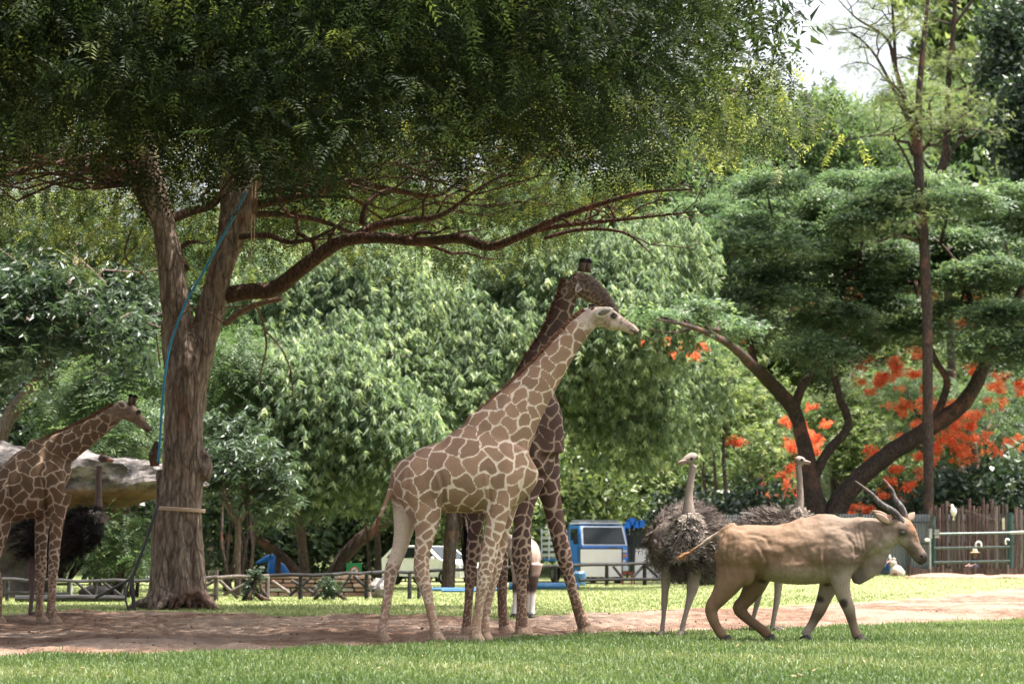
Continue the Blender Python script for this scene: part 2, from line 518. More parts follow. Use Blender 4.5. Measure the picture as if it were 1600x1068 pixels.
def t_ball(n, rad, L, W):
    lv = []
    for k in range(n):
        a = rr.uniform(0, 6.283); e = rr.uniform(-.7, 1.2)
        p = Vector((math.cos(a) * math.cos(e), math.sin(a) * math.cos(e), math.sin(e))) * rad * rr.uniform(.4, 1)
        lv.append(place(rhomb(L, W, 0.02), p, rr.uniform(0, 6.283), rr.uniform(-1.2, 1.2), rr.uniform(-1.2, 1.2)))
    return tmpl(lv)
def rot_mats(yaw, pitch, roll):
    cy, sy, cp, sp, cr, sr = np.cos(yaw), np.sin(yaw), np.cos(pitch), np.sin(pitch), np.cos(roll), np.sin(roll)
    R = np.empty((len(yaw), 3, 3))
    R[:, 0, 0] = cy * cp; R[:, 0, 1] = cy * sp * sr - sy * cr; R[:, 0, 2] = cy * sp * cr + sy * sr
    R[:, 1, 0] = sy * cp; R[:, 1, 1] = sy * sp * sr + cy * cr; R[:, 1, 2] = sy * sp * cr - cy * sr
    R[:, 2, 0] = -sp; R[:, 2, 1] = cp * sr; R[:, 2, 2] = cp * cr
    return R
def scatter(T, pos, yaw, pitch, roll, sc, rnd):
    TV, TQ = T
    R = rot_mats(yaw, pitch, roll)
    V = np.einsum('nij,tj->nti', R, TV) * sc[:, None, None] + pos[:, None, :]
    n, t = len(pos), len(TV)
    Q = (TQ[None] + (np.arange(n) * t)[:, None, None]).reshape(-1, 3)
    lf = np.clip(rnd[:, None] + np.repeat(rng.normal(0, 0.09, (n, t // 3)), 3, axis=1), 0, 1)
    return V.reshape(-1, 3), Q, lf.ravel()
def join(parts):
    V, Q, R = [], [], []; o = 0
    for v, q, r in parts:
        V.append(v); Q.append(q + o); R.append(r); o += len(v)
    return np.concatenate(V), np.concatenate(Q), np.concatenate(R)
def blob_points(blobs, nsub, per, rc, shell=0.6, up=0.25, flat=1.0, front=0.35):
    """points in little clumps spread through ellipsoids; returns positions and a tone per point"""
    B = np.array([list(c) + list(r) for c, r in blobs], float)
    wt = (B[:, 3] * B[:, 5] + B[:, 3] * B[:, 4]); wt /= wt.sum()
    bi = rng.choice(len(B), nsub, p=wt)
    d = rng.normal(0, 1, (nsub, 3)); d[:, 2] += up; d[:, 1] -= front
    d /= np.linalg.norm(d, axis=1)[:, None]
    f = shell + (1 - shell) * rng.random(nsub) ** 0.7
    c = B[bi, :3] + d * B[bi, 3:] * f[:, None]
    tone = rng.random(nsub)
    pos = np.repeat(c, per, 0) + rng.normal(0, 1, (nsub * per, 3)) * np.array([rc, rc, rc * flat])
    out = np.repeat(d, per, 0)
    return pos, np.repeat(tone, per), out
def crown_mesh(name, T, blobs, nsub, per, rc, style, scale=1.0, shell=0.6, up=0.25, flat=1.0, base=(0, 0, 0), front=0.35, tone=(0.55, 0.45)):
    pos, tn, dr = blob_points(blobs, nsub, per, rc, shell, up, flat, front)
    n = len(pos)
    if style == 'up':        # template lies flat, nearly level
        yaw = rng.random(n) * 6.283; pit = rng.normal(0, 0.22, n); rol = rng.normal(0, 0.22, n)
    elif style == 'out':     # template points outwards and droops
        yaw = np.arctan2(dr[:, 1], dr[:, 0]) + rng.normal(0, 0.9, n); pit = 0.25 + rng.normal(0, 0.35, n); rol = rng.normal(0, 0.4, n)
    else:                    # any direction
        yaw = rng.random(n) * 6.283; pit = rng.normal(0.3, 0.6, n); rol = rng.normal(0, 0.6, n)
    sc = scale * (0.7 + 0.6 * rng.random(n))
    r = np.clip(tone[0] * tn + tone[1] * rng.random(n), 0, 1)
    V, Q, R = scatter(T, pos - np.array(base), yaw, pit, rol, sc, r)
    return np_mesh(name, V, Q, {'rnd': R})
def limb_pts(a, b, sag=0.1, n=6, wob=0.06, seed=0):
    q = random.Random(seed); a = Vector(a); b = Vector(b); L = (b - a).length
    pts = []
    for i in range(n):
        t = i / (n - 1)
        p = a.lerp(b, t); p.z += sag * L * math.sin(math.pi * t)
        if 0 < i < n - 1: p += Vector((q.uniform(-1, 1), q.uniform(-1, 1), q.uniform(-1, 1))) * wob * L
        pts.append(p)
    return pts
def limbs(mb, root, targets, r0, seed=0, twigs=3, sag=0.08):
    q = random.Random(seed)
    for i, t in enumerate(targets):
        pts = limb_pts(root, t, sag, 6, 0.05, seed + i)
        rad = [r0 * (1 - 0.75 * k / 5) for k in range(6)]
        mb.tube(pts, rad, 7)
        for j in range(twigs):
            k = q.randint(2, 5); L = (Vector(t) - Vector(root)).length * q.uniform(.2, .4)
            e = pts[k] + Vector((q.uniform(-1, 1), q.uniform(-1, 1), q.uniform(-.2, .8))) * L
            tp = limb_pts(pts[k], e, 0.05, 4, 0.08, seed + i * 7 + j)
            mb.tube(tp, [rad[k] * 0.6, rad[k] * .45, rad[k] * .3, rad[k] * .12], 5)

# ------------------------------------------------------------------ the big shade tree
TD = 48.4
BARK = bark_mat('reddish brown bark', (0.075, 0.054, 0.045), (0.25, 0.187, 0.152), (0.47, 0.385, 0.33), 1.0, 1.0)
BARKD = bark_mat('dark branch bark', (0.035, 0.022, 0.017), (0.095, 0.058, 0.042), (0.20, 0.13, 0.10), 1.4, 0.8)
def fused(lofts, voxel, smooth, name, factor=0.5):
    mb = MB()
    for l in lofts: l(mb)
    me = mb.mesh(name)
    o = bpy.data.objects.new('tmp', me); COL.objects.link(o)
    md = o.modifiers.new('r', 'REMESH'); md.mode = 'VOXEL'; md.voxel_size = voxel
    if smooth:
        ms = o.modifiers.new('s', 'SMOOTH'); ms.iterations = smooth; ms.factor = factor
    dg = bpy.context.evaluated_depsgraph_get(); dg.update()
    me2 = bpy.data.meshes.new_from_object(o.evaluated_get(dg))
    bpy.data.objects.remove(o); bpy.data.meshes.remove(me)
    me2.name = name; me2.shade_smooth()
    return me2
tree = thing('shade_tree', P(282, 950, TD), 'huge spreading shade tree with forked reddish trunk over the bare dirt', 'tree')
tree.location.z = 0
def stem(pts, d=TD):
    """pts: px, py, half width in px, depth offset"""
    A = catmull([(p[0], p[1], p[2], p[3] if len(p) > 3 else 0.0) for p in pts], 5)
    k = F / d
    return [P(a[0], a[1], d + a[3]) for a in A], [a[2] / k for a in A]
def st(pts, lat=1.0, n=20):
    p, r = stem(pts)
    return lambda mb: mb.tube(p, r, n, ra2=[x * lat for x in r], lat=(0, 1, 0))
trunk_lofts = [
    st([(280,960,26),(278,930,25),(280,880,25),(282,820,28),(285,760,30),(287,700,30),(289,640,30),(292,590,31),(293,560,29),(292,530,22),(293,505,9)]),
    st([(281,610,20,-.05),(279,560,21,-.05),(276,500,22,-.05),(271,450,21.5,-.1),(259,385,21,-.1),(245,310,20,-.1),(231,255,20,-.2),(225,200,20,-.2),(215,120,18,0),(205,20,15,0.3),(200,-80,11,0.5)]),
    st([(303,610,20,0),(312,560,21,0),(325,500,21.5,.05),(340,450,20.5,.1),(357,392,20,.1),(374,340,19,.1),(390,290,20,.1),(412,240,19,.1),(436,170,19,.2),(470,80,16,.3),(500,-30,12,.4)]),
    st([(336,450,13,.5),(350,400,15,.9),(360,330,18,1.2),(362,260,18,1.5),(365,160,15,1.8),(372,40,12,2.2)]),
    st([(300,600,22,.15),(292,640,26,.1),(268,560,13,.15),(262,500,12,.2)]),
    st([(316,748,8,-.1),(318,735,15,-.05),(316,715,14,0),(306,690,6,.1)]),
]
# buttress roots and flutes
for (px, py0, hw, dx, lat) in [(255,945,17,-8,-.30),(284,952,16,3,-.37),(306,948,12,7,-.28),(247,935,12,-8,.15),(309,940,11,7,.2)]:
    trunk_lofts.append(st([(px + dx, py0 + 14, hw * 1.25, lat * 1.15), (px + dx * .4, py0 - 10, hw, lat), (px, py0 - 60, hw * .85, lat * .9), (px - dx * .2, py0 - 130, hw * .6, lat * .7), (px - dx * .4, py0 - 200, hw * .4, lat * .4)]))
for a, L in ((-.6, 1.1), (-1.2, .9), (-1.9, 1.0), (-2.6, 1.2), (.2, .8), (3.0, .9)):
    b = tree.location + Vector((math.cos(a) * .4, math.sin(a) * .4, .22)); e = tree.location + Vector((math.cos(a) * L, math.sin(a) * L, -.02))
    trunk_lofts.append((lambda b, e: lambda mb: mb.tube(limb_pts(b, e, .1, 5, .05, 3), [.17, .13, .10, .06, .03], 10))(b, e))
me = fused(trunk_lofts, 0.040, 3, 'trunk')
n = len(me.vertices)
co = np.empty(n * 3, np.float32); me.vertices.foreach_get('co', co); co = co.reshape(-1, 3)
no = np.empty(n * 3, np.float32); me.vertices.foreach_get('normal', no); no = no.reshape(-1, 3)
disp = np.array([noise.ridged_multi_fractal(Vector((c[0] * 2.6, c[1] * 2.6, c[2] * 0.55)), 0.9, 2.1, 5, 1.0, 2.0) for c in co])
disp = (disp - disp.mean()) * 0.045
disp2 = np.array([noise.noise(Vector((c[0] * 1.5, c[1] * 1.5, c[2] * 0.8 + 7))) for c in co]) * 0.05
co = co + no * (disp + disp2)[:, None] - np.array(tree.location)[None]
me.vertices.foreach_set('co', co.astype(np.float32).ravel()); me.update()
link('trunk', me, BARK, tree)
def branch(name, pts, mat=BARKD, lab=None, twig=0, seed=1, n=9, jit=0.06):
    p, r = stem(pts)
    mb = MB(); mb.tube(p, r, n, jitter=jit, seed=seed)
    q = random.Random(seed)
    for i in range(twig):
        k = q.randint(len(p) // 4, len(p) - 2)
        e = p[k] + Vector((q.uniform(-.6, 1.2), q.uniform(-1.2, 1.2), q.uniform(-.25, .9))) * q.uniform(.5, 1.5)
        tp = limb_pts(p[k], e, q.uniform(-.1, .15), 6, .07, seed * 31 + i)
        rad = [r[k] * .45 * (1 - .16 * j) + .004 for j in range(6)]
        mb.tube(tp, rad, 5)
        for _ in range(3):
            j = q.randint(2, 5); e2 = tp[j] + Vector((q.uniform(-.5, .8), q.uniform(-.6, .6), q.uniform(-.3, .5))) * .6
            mb.tube(limb_pts(tp[j], e2, .05, 4, .1, i), [rad[j] * .6 + .003, rad[j] * .45 + .003, .004, .002], 4)
    o = mb.build(name, mat, tree, smooth=True)
    return o
branch('branch', [(350,462,14,.1),(385,456,13,0),(430,450,13,-.2),(470,420,12,-.5),(510,390,11,-.8),(545,374,10,-1),(600,372,8.5,-1.5),(660,378,7.5,-2),(720,372,8,-2.5),(765,385,7,-3),(815,368,6,-3.4),(870,342,5,-3.8),(940,318,4,-4.2),(1010,300,3,-4.6),(1080,296,1.5,-5)], twig=10, seed=4)
branch('branch', [(545,374,7,-1),(590,352,7,-1),(640,344,6,-1.1),(690,336,4,-1.2),(740,300,2.5,-1.4),(790,270,1.5,-1.6)], twig=8, seed=5)
branch('branch', [(830,362,4,-3.4),(880,352,4,-3.6),(950,345,3,-3.8),(1020,338,2,-4.2),(1090,330,1,-4.6)], twig=8, seed=6)
branch('branch', [(850,372,3,-3.4),(910,358,3,-3.4),(970,362,2.2,-3.6),(1000,380,1.5,-3.8),(1022,402,.8,-4)], twig=4, seed=7)
branch('branch', [(395,322,8,.3),(440,312,7,.5),(500,298,7,.7),(550,284,6,.9),(610,296,5,1.1),(680,306,3.5,1.4),(720,280,2,1.6)], twig=9, seed=8)
branch('branch', [(390,335,6,.6),(440,335,5,1.0),(500,345,4,1.4),(560,368,2.5,1.8)], twig=5, seed=9)
branch('branch', [(375,370,5,-.1),(420,368,5,-.3),(450,378,4,-.5),(490,372,3,-.8),(530,352,2,-1)], twig=5, seed=10)
branch('branch', [(215,285,10,-.2),(180,268,9,-.6),(130,262,8,-1),(80,252,6,-1.4),(30,268,4,-1.8),(-40,285,2,-2.2)], twig=8, seed=11)
branch('branch', [(238,330,12,.3),(220,300,11,.8),(206,270,10,1.2),(198,220,8,1.6),(190,120,6,2)], twig=4, seed=12)
branch('branch', [(266,342,8,.2),(300,330,7,.6),(330,322,5,1),(352,300,4,1.4)], twig=4, seed=13)
branch('branch', [(290,420,7,.3),(275,390,6,.7),(268,372,5,.9),(240,350,3,1.3)], twig=3, seed=14)
branch('branch', [(470,60,12,.3),(560,40,11,-2),(680,60,10,-4),(800,70,9,-6),(900,55,7,-8),(1000,95,5,-9),(1100,130,3,-10),(1180,150,1.5,-11)], twig=12, seed=15)
branch('branch', [(900,55,5,-8),(960,20,4,-8.6),(1040,50,3,-9.2),(1120,90,2,-9.8)], twig=8, seed=16)
branch('branch', [(565,350,5,-1),(572,320,4,-1),(592,302,3,-.9),(610,296,2,-.8)], twig=0, seed=17)
DEAD = bark_mat('pale dead twig bark', (0.10, 0.06, 0.045), (0.22, 0.14, 0.10), (0.36, 0.25, 0.19), 3)
o = branch('dead_branch', [(352,506,5,-.5),(372,490,5,-.7),(400,476,4.5,-.9),(440,466,3.5,-1.1)], DEAD); o['label'] = 'broken pale dead branch hanging from the trunk fork'
for k, pts in enumerate([[(398,474,2,-1),(410,500,1.8,-1),(416,540,1.6,-1),(408,580,1.2,-1),(402,602,.8,-1)],
            [(414,516,1.5,-1),(440,545,1.4,-1),(454,580,1.2,-1),(458,625,.8,-1)],
            [(352,508,1.2,-.6),(310,480,1.2,-.6),(275,500,1.2,-.6),(250,525,1,-.6)],
            [(345,482,1.4,-.6),(310,505,1.4,-.6),(290,515,1,-.6)],
            [(400,474,1.2,-1),(380,478,1.2,-.8),(350,480,1.2,-.7)],
            [(205,360,1.5,.2),(195,400,1.5,.2),(225,430,1.2,.2),(232,448,1,.2)],
            [(216,380,1.4,.3),(196,402,1.2,.3),(178,430,1,.3)],
            [(250,570,1.4,-.45),(244,520,1.2,-.45),(247,545,1.2,-.45)]]):
    branch('dead_twig', pts, DEAD, seed=40 + k, n=5)
# thin limbs fanning out under the leafy roof
q = random.Random(21)
for k in range(30):
    side = -1 if k < 11 else 1
    a = P(235 if side < 0 else q.choice([395, 410, 425]), q.uniform(250, 300), TD + q.uniform(.2, .8))
    e = Vector((a.x + side * q.uniform(1.5, 8.5), TD + q.uniform(-7, 3.5), 0)); e.x = max(-15, min(2.6, e.x))
    e.z = float(np.interp(e.y, [36, 39, 42, 45, 48, 50, 52], [7.5, 8.1, 8.7, 9.1, 9.1, 8.6, 7.8])) + q.uniform(-.3, .5)
    pts = limb_pts(a, e, q.uniform(-.08, .03), 9, .035, 300 + k)
    r0 = q.uniform(.028, .05)
    mb = MB(); mb.tube(pts, [r0 * (1 - .1 * j) for j in range(9)], 6)
    for j in (4, 5, 6, 7):
        b = pts[j] + Vector((side * q.uniform(-.2, 1.1), q.uniform(-.9, .9), q.uniform(-.25, .45)))
        mb.tube(limb_pts(pts[j], b, .06, 5, .09, k * 9 + j), [r0 * .5, r0 * .42, r0 * .32, r0 * .22, .004], 5)
    mb.build('branch', BARKD, tree, smooth=True)
# exposed roots piled at the foot
for k in range(9):
    a = tree.location + Vector((q.uniform(-.1, .35), -.45 + q.uniform(-.15, .1), .16)); b = tree.location + Vector((q.uniform(-.6, 1.0), -.75 + q.uniform(-.35, .25), -.02))
    MB().tube(limb_pts(a, b, .18, 7, .08, 500 + k), [.06, .09, .085, .075, .06, .045, .02], 8, jitter=.15, seed=k).build('root', BARKD, tree, smooth=True)
# crown
T_PIN = t_pinnate(6, 0.34, 0.105, 0.034)
T_COARSE = t_spray(8, 0.32, 0.21, 0.075, 0.6)
def crown_floor(x, y):
    e = np.abs((x + 5.7) / 10.7) ** 2.6 + np.abs((y - 40.3) / 13.5) ** 2.6
    zb = np.interp(y, [26, 29, 31, 33, 36, 39, 42, 45, 48, 50, 52, 54], [5.75, 6.1, 6.45, 6.85, 7.5, 8.2, 8.9, 9.3, 9.3, 8.8, 7.9, 7.2])
    zb = zb + 0.30 * np.sin(x * 0.8 + 1) * np.sin(y * 0.7) + 0.22 * np.sin(x * 2.1) * np.sin(y * 1.9 + 2)
    return e, zb
def main_crown():
    parts = []
    # hidden inner mass of the roof
    n = 27000
    x = -16.5 + 22 * rng.random(n); y = 27.6 + 24 * rng.random(n)
    e, zb = crown_floor(x, y)
    wob = 0.16 * np.sin(x * 1.3 + 0.5) * np.sin(y * 1.1) + 0.14 * np.sin(x * 2.9 + y) * np.sin(y * 2.1)
    k = e < 0.86 + wob; x, y, e, zb = x[k], y[k], e[k], zb[k]; n = len(x)
    zt = zb + 1.6 + 3.6 * np.sqrt(np.clip(1.08 - e, 0, 1)) * np.interp(y, [30, 44, 48, 52], [1, 1, .6, .25])
    z = zb + 0.7 + (zt - zb - .7) * rng.random(n)
    hole = np.sin(x * 1.9 + 0.7 * y) + np.sin(y * 2.3 - 0.4 * z) + np.sin(z * 2.6 + x)
    k = (hole > -1.5) & (rng.random(n) > .7 * sst(43, 48, y)) & (rng.random(n) > np.maximum(0.7 * sst(-1.0, 4.0, x), 0.75 * sst(.6, .95, e))); x, y, z = x[k], y[k], z[k]; n = len(x)
    pos = np.stack([x, y, z], 1) + rng.normal(0, 0.12, (n, 3))
    parts.append(scatter(T_COARSE, pos, rng.random(n) * 6.283, rng.normal(0, .4, n), rng.normal(0, .4, n), 0.8 + 0.6 * rng.random(n), rng.random(n) * 0.5))
    # drooping twigs of fine pinnate leaves: the near side and the whole underside
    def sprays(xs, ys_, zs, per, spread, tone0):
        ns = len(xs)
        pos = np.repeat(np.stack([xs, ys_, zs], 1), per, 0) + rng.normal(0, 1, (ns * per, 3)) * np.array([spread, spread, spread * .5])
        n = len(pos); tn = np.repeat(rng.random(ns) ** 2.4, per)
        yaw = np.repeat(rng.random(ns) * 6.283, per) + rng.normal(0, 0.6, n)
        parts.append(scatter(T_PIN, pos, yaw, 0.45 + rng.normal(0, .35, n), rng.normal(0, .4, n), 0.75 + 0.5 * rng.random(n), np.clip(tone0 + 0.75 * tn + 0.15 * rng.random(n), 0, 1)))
    ns = 3700
    xs = -15 + 19.7 * rng.random(ns)
    front = 40.3 - 13.3 * np.clip(1 - np.abs((xs + 5.7) / 11.2) ** 2.6, 0.0, 1) ** (1 / 2.6)
    ysub = front + 4.6 * rng.random(ns) ** 1.2
    e, zb = crown_floor(xs, ysub)
    zs = zb - 0.2 + 4.0 * rng.random(ns) ** 0.95 + 0.3 * np.sin(xs * 3.1)
    hole = np.sin(xs * 2.3 + ysub) + np.sin(ysub * 1.7 - zs * 2) + np.sin(zs * 2.9 + xs * 1.3)
    keep = (rng.random(ns) > 0.75 * sst(0, 4.6, xs)) & (hole > -1.7) & (xs < .106 * ysub + .25 * np.sin(zs * 3) + .2)
    sprays(xs[keep], ysub[keep], zs[keep], 9, .24, -.06)  # lowered leaf tone paints the near side dark, as if shaded
    ns = 2300
    xs = -15 + 20 * rng.random(ns); ysub = 34 + 19.5 * rng.random(ns) ** .62
    e, zb = crown_floor(xs, ysub); k = e < 1.05 + .1 * np.sin(xs * 3)
    sprays(xs[k], ysub[k], (zb - 0.15 + 0.8 * rng.random(ns))[k], 7, .30, .25)  # raised leaf tone paints a backlit glow into the underside
    ns = 1500
    xs = -15 + 20.4 * rng.random(ns); ysub = 49 + 4.2 * rng.random(ns)
    e, zb = crown_floor(xs, ysub); k = (e < 1.15 + .1 * np.sin(xs * 3)) & (rng.random(ns) > .3 * sst(0, 4, xs))
    sprays(xs[k], ysub[k], (zb + 0.1 + 2.0 * rng.random(ns))[k], 8, .30, .2)  # back fringe also carries its glow in lighter leaf tones
    return join(parts)
V, Q, R = main_crown()
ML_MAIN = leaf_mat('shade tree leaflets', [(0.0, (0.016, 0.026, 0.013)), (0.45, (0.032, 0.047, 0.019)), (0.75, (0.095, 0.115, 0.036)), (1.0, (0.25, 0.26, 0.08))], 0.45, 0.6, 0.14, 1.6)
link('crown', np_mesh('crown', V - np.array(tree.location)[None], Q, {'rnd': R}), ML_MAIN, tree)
# reddish seed pods hanging in the crown
PODM = plain_mat('dry seed pod', (0.20, 0.09, 0.06), 0.7, 0.3, 0.3, 20)
mb = MB(); q = random.Random(8)
for (px, py, d) in [(640,48,36),(650,62,35.5),(664,52,36),(675,88,35),(757,118,35),(752,108,35.4),(825,162,35),(843,170,35),(700,92,35.6),(730,120,35),(1030,128,35),(612,40,36)]:
    a = P(px, py, d); b = a + Vector((q.uniform(-.05, .05), q.uniform(-.05, .05), -q.uniform(.12, .2)))
    mb.tube([a, a.lerp(b, .4) + Vector((.02, 0, 0)), b], [.006, .022, .006], 5)
mb.build('seed_pods', PODM, tree)['kind'] = 'stuff'
# ------------------------------------------------------------------ background trees
def B(px, py, d, rx, rz_, rd=None):
    """crown blob: pixel centre, distance, radii in pixels -> world ellipsoid"""
    k = F / d
    return (P(px, py, d), (rx / k, (rd if rd is not None else 0.8 * rx / k), rz_ / k))
def base_at(px, d):
    p = P(px, 872, d); p.z = float(hz(np.array(p.x), np.array(p.y))); return p
T_WH = t_whorl(9, 0.29, 0.066, 0.40, 1.3)
T_WH2 = t_whorl(8, 0.26, 0.07, 0.0, 0.8)
T_PAD = t_spray(13, 0.34, 0.20, 0.075, 0.35)
T_FERN = t_pinnate(6, 0.55, 0.20, 0.05, 0.4)
T_FL = t_ball(9, 0.15, 0.11, 0.085)
T_BALL = t_ball(8, 0.36, 0.28, 0.15)
BK_G = bark_mat('grey brown bark', (0.06, 0.045, 0.038), (0.16, 0.12, 0.10), (0.30, 0.25, 0.21), 2.0)
BK_D = bark_mat('darker bark', (0.022, 0.016, 0.014), (0.065, 0.048, 0.042), (0.15, 0.115, 0.10), 1.6)  # darker bark tone for thicket stems, rain tree and dark trunks
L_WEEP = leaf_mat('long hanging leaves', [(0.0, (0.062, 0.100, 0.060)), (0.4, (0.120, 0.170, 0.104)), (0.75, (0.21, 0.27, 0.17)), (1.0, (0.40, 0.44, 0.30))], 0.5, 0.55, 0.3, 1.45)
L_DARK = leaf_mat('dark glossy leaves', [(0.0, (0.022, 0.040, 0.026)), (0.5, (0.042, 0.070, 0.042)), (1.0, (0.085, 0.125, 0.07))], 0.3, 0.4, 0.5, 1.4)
L_RAIN = leaf_mat('blue green umbrella foliage', [(0.0, (0.038, 0.070, 0.042)), (0.5, (0.088, 0.142, 0.084)), (1.0, (0.25, 0.32, 0.20))], 0.42, 0.5, 0.4, 1.3)
L_FERN = leaf_mat('feathery bright green leaves', [(0.0, (0.048, 0.083, 0.042)), (0.5, (0.082, 0.130, 0.064)), (1.0, (0.17, 0.22, 0.115))], 0.45, 0.5, 0.3, 1.5)
L_LIME = leaf_mat('yellow green shrub leaves', [(0.0, (0.06, 0.095, 0.04)), (0.5, (0.125, 0.175, 0.07)), (1.0, (0.30, 0.33, 0.16))], 0.42, 0.45, 0.45, 1.5)
L_FAR = leaf_mat('pale hillside foliage', [(0.0, (0.07, 0.105, 0.055)), (0.5, (0.13, 0.175, 0.09)), (1.0, (0.24, 0.28, 0.15))], 0.4, 0.6, 0.3, 1.5)
L_OLIVE = leaf_mat('sparse olive leaflets', [(0.0, (0.075, 0.095, 0.045)), (0.5, (0.13, 0.16, 0.075)), (1.0, (0.24, 0.27, 0.14))], 0.5, 0.5, 0.3, 1.5)
L_FLOW = leaf_mat('scarlet blossoms', [(0.0, (0.46, 0.060, 0.035)), (0.5, (0.68, 0.14, 0.07)), (1.0, (0.82, 0.30, 0.18))], 0.4, 0.6, 0.2, 1.3)
L_PINK = leaf_mat('withered pinkish sprays', [(0.0, (0.30, 0.16, 0.12)), (1.0, (0.48, 0.32, 0.26))], 0.4, 0.6, 0.2, 1.2)

def tree_px(name, label, px, d, trunk, blobs, T, lm, bm, nsub, per, rc, style, cat='tree', group=None, r0=0.16, twigs=2, shell=0.6, up=0.25, flat=1.0, nl=None, scale=1.0, seed=0, front=0.35, tone=(0.7, 0.3)):
    """trunk: list of polylines [(px,py,halfwidth px, depth off)]; limbs grow from the last trunk point to the blobs"""
    t = thing(name, base_at(px, d), label, cat, group)
    mb = MB()
    tops = []
    for pl in trunk:
        p, r = stem(pl, d)
        mb.tube(p, r, 10, jitter=0.05, seed=seed); tops.append(p[-1])
    if nl is None or nl > 0:
        bl = blobs if nl is None else blobs[:nl]
        for i, (c, r) in enumerate(bl):
            a = min(tops, key=lambda q: (q - c).length)
            q = random.Random(seed + i)
            tg = [c + Vector((q.uniform(-.7, .7) * r[0], q.uniform(-.7, .7) * r[1], q.uniform(-.3, .6) * r[2])) for _ in range(2)]
            limbs(mb, a, tg, r0, seed + i * 13, twigs)
    mb.build('trunk', bm, t, smooth=True)
    me = crown_mesh('crown', T, blobs, nsub, per, rc, style, scale, shell, up, flat, t.location, front, tone)
    link('crown', me, lm, t)
    return t

# --- long-leaved hanging trees in the middle
tree_px('weeping_tree', 'broad pale green tree with hanging leaves rising behind the two central giraffes', 640, 84, [[(700,905,11),(705,850,10),(715,800,9),(740,700,8),(770,600,7)]],
    [B(760,470,84,150,90), B(900,430,82,150,70), B(640,520,80,120,95), B(830,570,80,120,80), B(960,520,80,120,90), B(1030,415,84,90,62), B(1060,640,84,66,72), B(980,650,82,90,80), B(700,640,79,110,80)],
    T_WH, L_WEEP, BK_G, 2100, 9, 0.40, 'up', seed=1, shell=0.72)
tree_px('weeping_tree', 'pale green tree with hanging leaves just right of the big forked trunk', 475, 78, [[(478,925,9),(474,870,8),(466,800,8),(462,740,7),(470,660,6)]],
    [B(470,470,80,120,80), B(560,450,80,100,80), B(430,620,76,95,85), B(520,640,74,110,95), B(600,700,74,90,80), B(470,730,74,90,60), B(560,560,78,100,70), B(400,700,75,60,70)],
    T_WH, L_WEEP, BK_G, 1650, 9, 0.38, 'up', seed=2, shell=0.72)
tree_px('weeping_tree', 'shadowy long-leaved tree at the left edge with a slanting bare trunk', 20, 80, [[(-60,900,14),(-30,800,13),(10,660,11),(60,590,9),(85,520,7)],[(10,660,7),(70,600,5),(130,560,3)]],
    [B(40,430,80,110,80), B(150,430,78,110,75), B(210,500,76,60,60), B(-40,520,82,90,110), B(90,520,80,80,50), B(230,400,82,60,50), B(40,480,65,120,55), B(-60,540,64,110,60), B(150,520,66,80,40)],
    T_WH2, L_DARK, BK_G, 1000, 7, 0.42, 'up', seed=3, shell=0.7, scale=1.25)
# --- smaller trees standing behind the wooden fence
tree_px('young_tree', 'slender young tree with a grey forked stem beside the wooden fence post', 370, 66, [[(372,932,5.5),(371,880,5),(372,830,5),(373,812,5.5)],[(373,815,4.5),(360,800,4),(350,780,3)],[(373,815,4.5),(384,795,4),(388,770,3)]],
    [B(385,725,66,50,30), B(345,740,67,30,36), B(425,770,66,36,22), B(365,690,68,40,30)], T_WH2, L_DARK, BK_G, 150, 6, 0.34, 'up', r0=0.05, seed=4)
tree_px('young_tree', 'thin brown stemmed tree behind the stone wall, its leaves above the green sign', 592, 80, [[(592,900,5.5),(590,850,5),(588,800,4.5),(584,740,4)],[(578,905,3),(574,840,2.5),(566,800,2)]],
    [B(590,770,78,60,40), B(640,760,78,60,50)], T_WH2, L_WEEP, BK_G, 150, 6, 0.3, 'up', r0=0.06, seed=5)
tree_px('leaning_tree', 'dark tree trunk leaning to the right in the shade behind the stone wall', 530, 98, [[(505,925,10),(530,880,11),(560,845,11),(600,815,10),(650,790,9)],[(470,905,9),(440,870,9),(400,840,7)]],
    [B(560,740,96,110,50), B(450,780,98,80,45)], T_WH2, L_DARK, BK_D, 260, 6, 0.4, 'up', r0=0.1, seed=6, scale=1.2)
tree_px('dark_trunk_tree', 'double trunked dark tree behind the pale giraffe belly', 715, 76, [[(700,925,11),(702,870,10),(706,810,10),(712,740,9)],[(735,922,7),(728,860,7),(722,800,7),(715,750,7)]],
    [B(720,740,78,80,60)], T_WH, L_WEEP, BK_D, 100, 6, 0.3, 'up', r0=0.08, seed=7)
# --- feathery bushes either side of the big trunk
def bush(name, label, px, d, blobs, T, lm, nsub, per, rc, style='out', bm=None, scale=1.0, cat='shrub', seed=0, group=None, up=0.3, shell=0.5):
    t = thing(name, base_at(px, d), label, cat, group)
    mb = MB(); q = random.Random(seed)
    for i, (c, r) in enumerate(blobs):
        for k in range(3):
            a = t.location + Vector((q.uniform(-.4, .4), q.uniform(-.3, .3), 0)); b = c + Vector((q.uniform(-.5, .5) * r[0], q.uniform(-.5, .5) * r[1], q.uniform(-.2, .5) * r[2]))
            mb.tube(limb_pts(a, b, 0.05, 6, 0.05, seed + i * 5 + k), [.06, .05, .04, .03, .02, .01], 5)
    mb.build('stem', bm or BK_D, t, smooth=True)
    link('crown', crown_mesh('crown', T, blobs, nsub, per, rc, style, scale, shell, up, 1.0, t.location), lm, t)
    return t
bush('feathery_bush', 'feathery bright green bush between the left giraffe head and the big trunk', 170, 72, [B(190,600,72,70,50), B(120,640,72,60,45), B(210,680,70,50,50), B(235,560,72,40,40), B(160,720,70,60,40)], T_FERN, L_FERN, 380, 6, 0.35, seed=21)
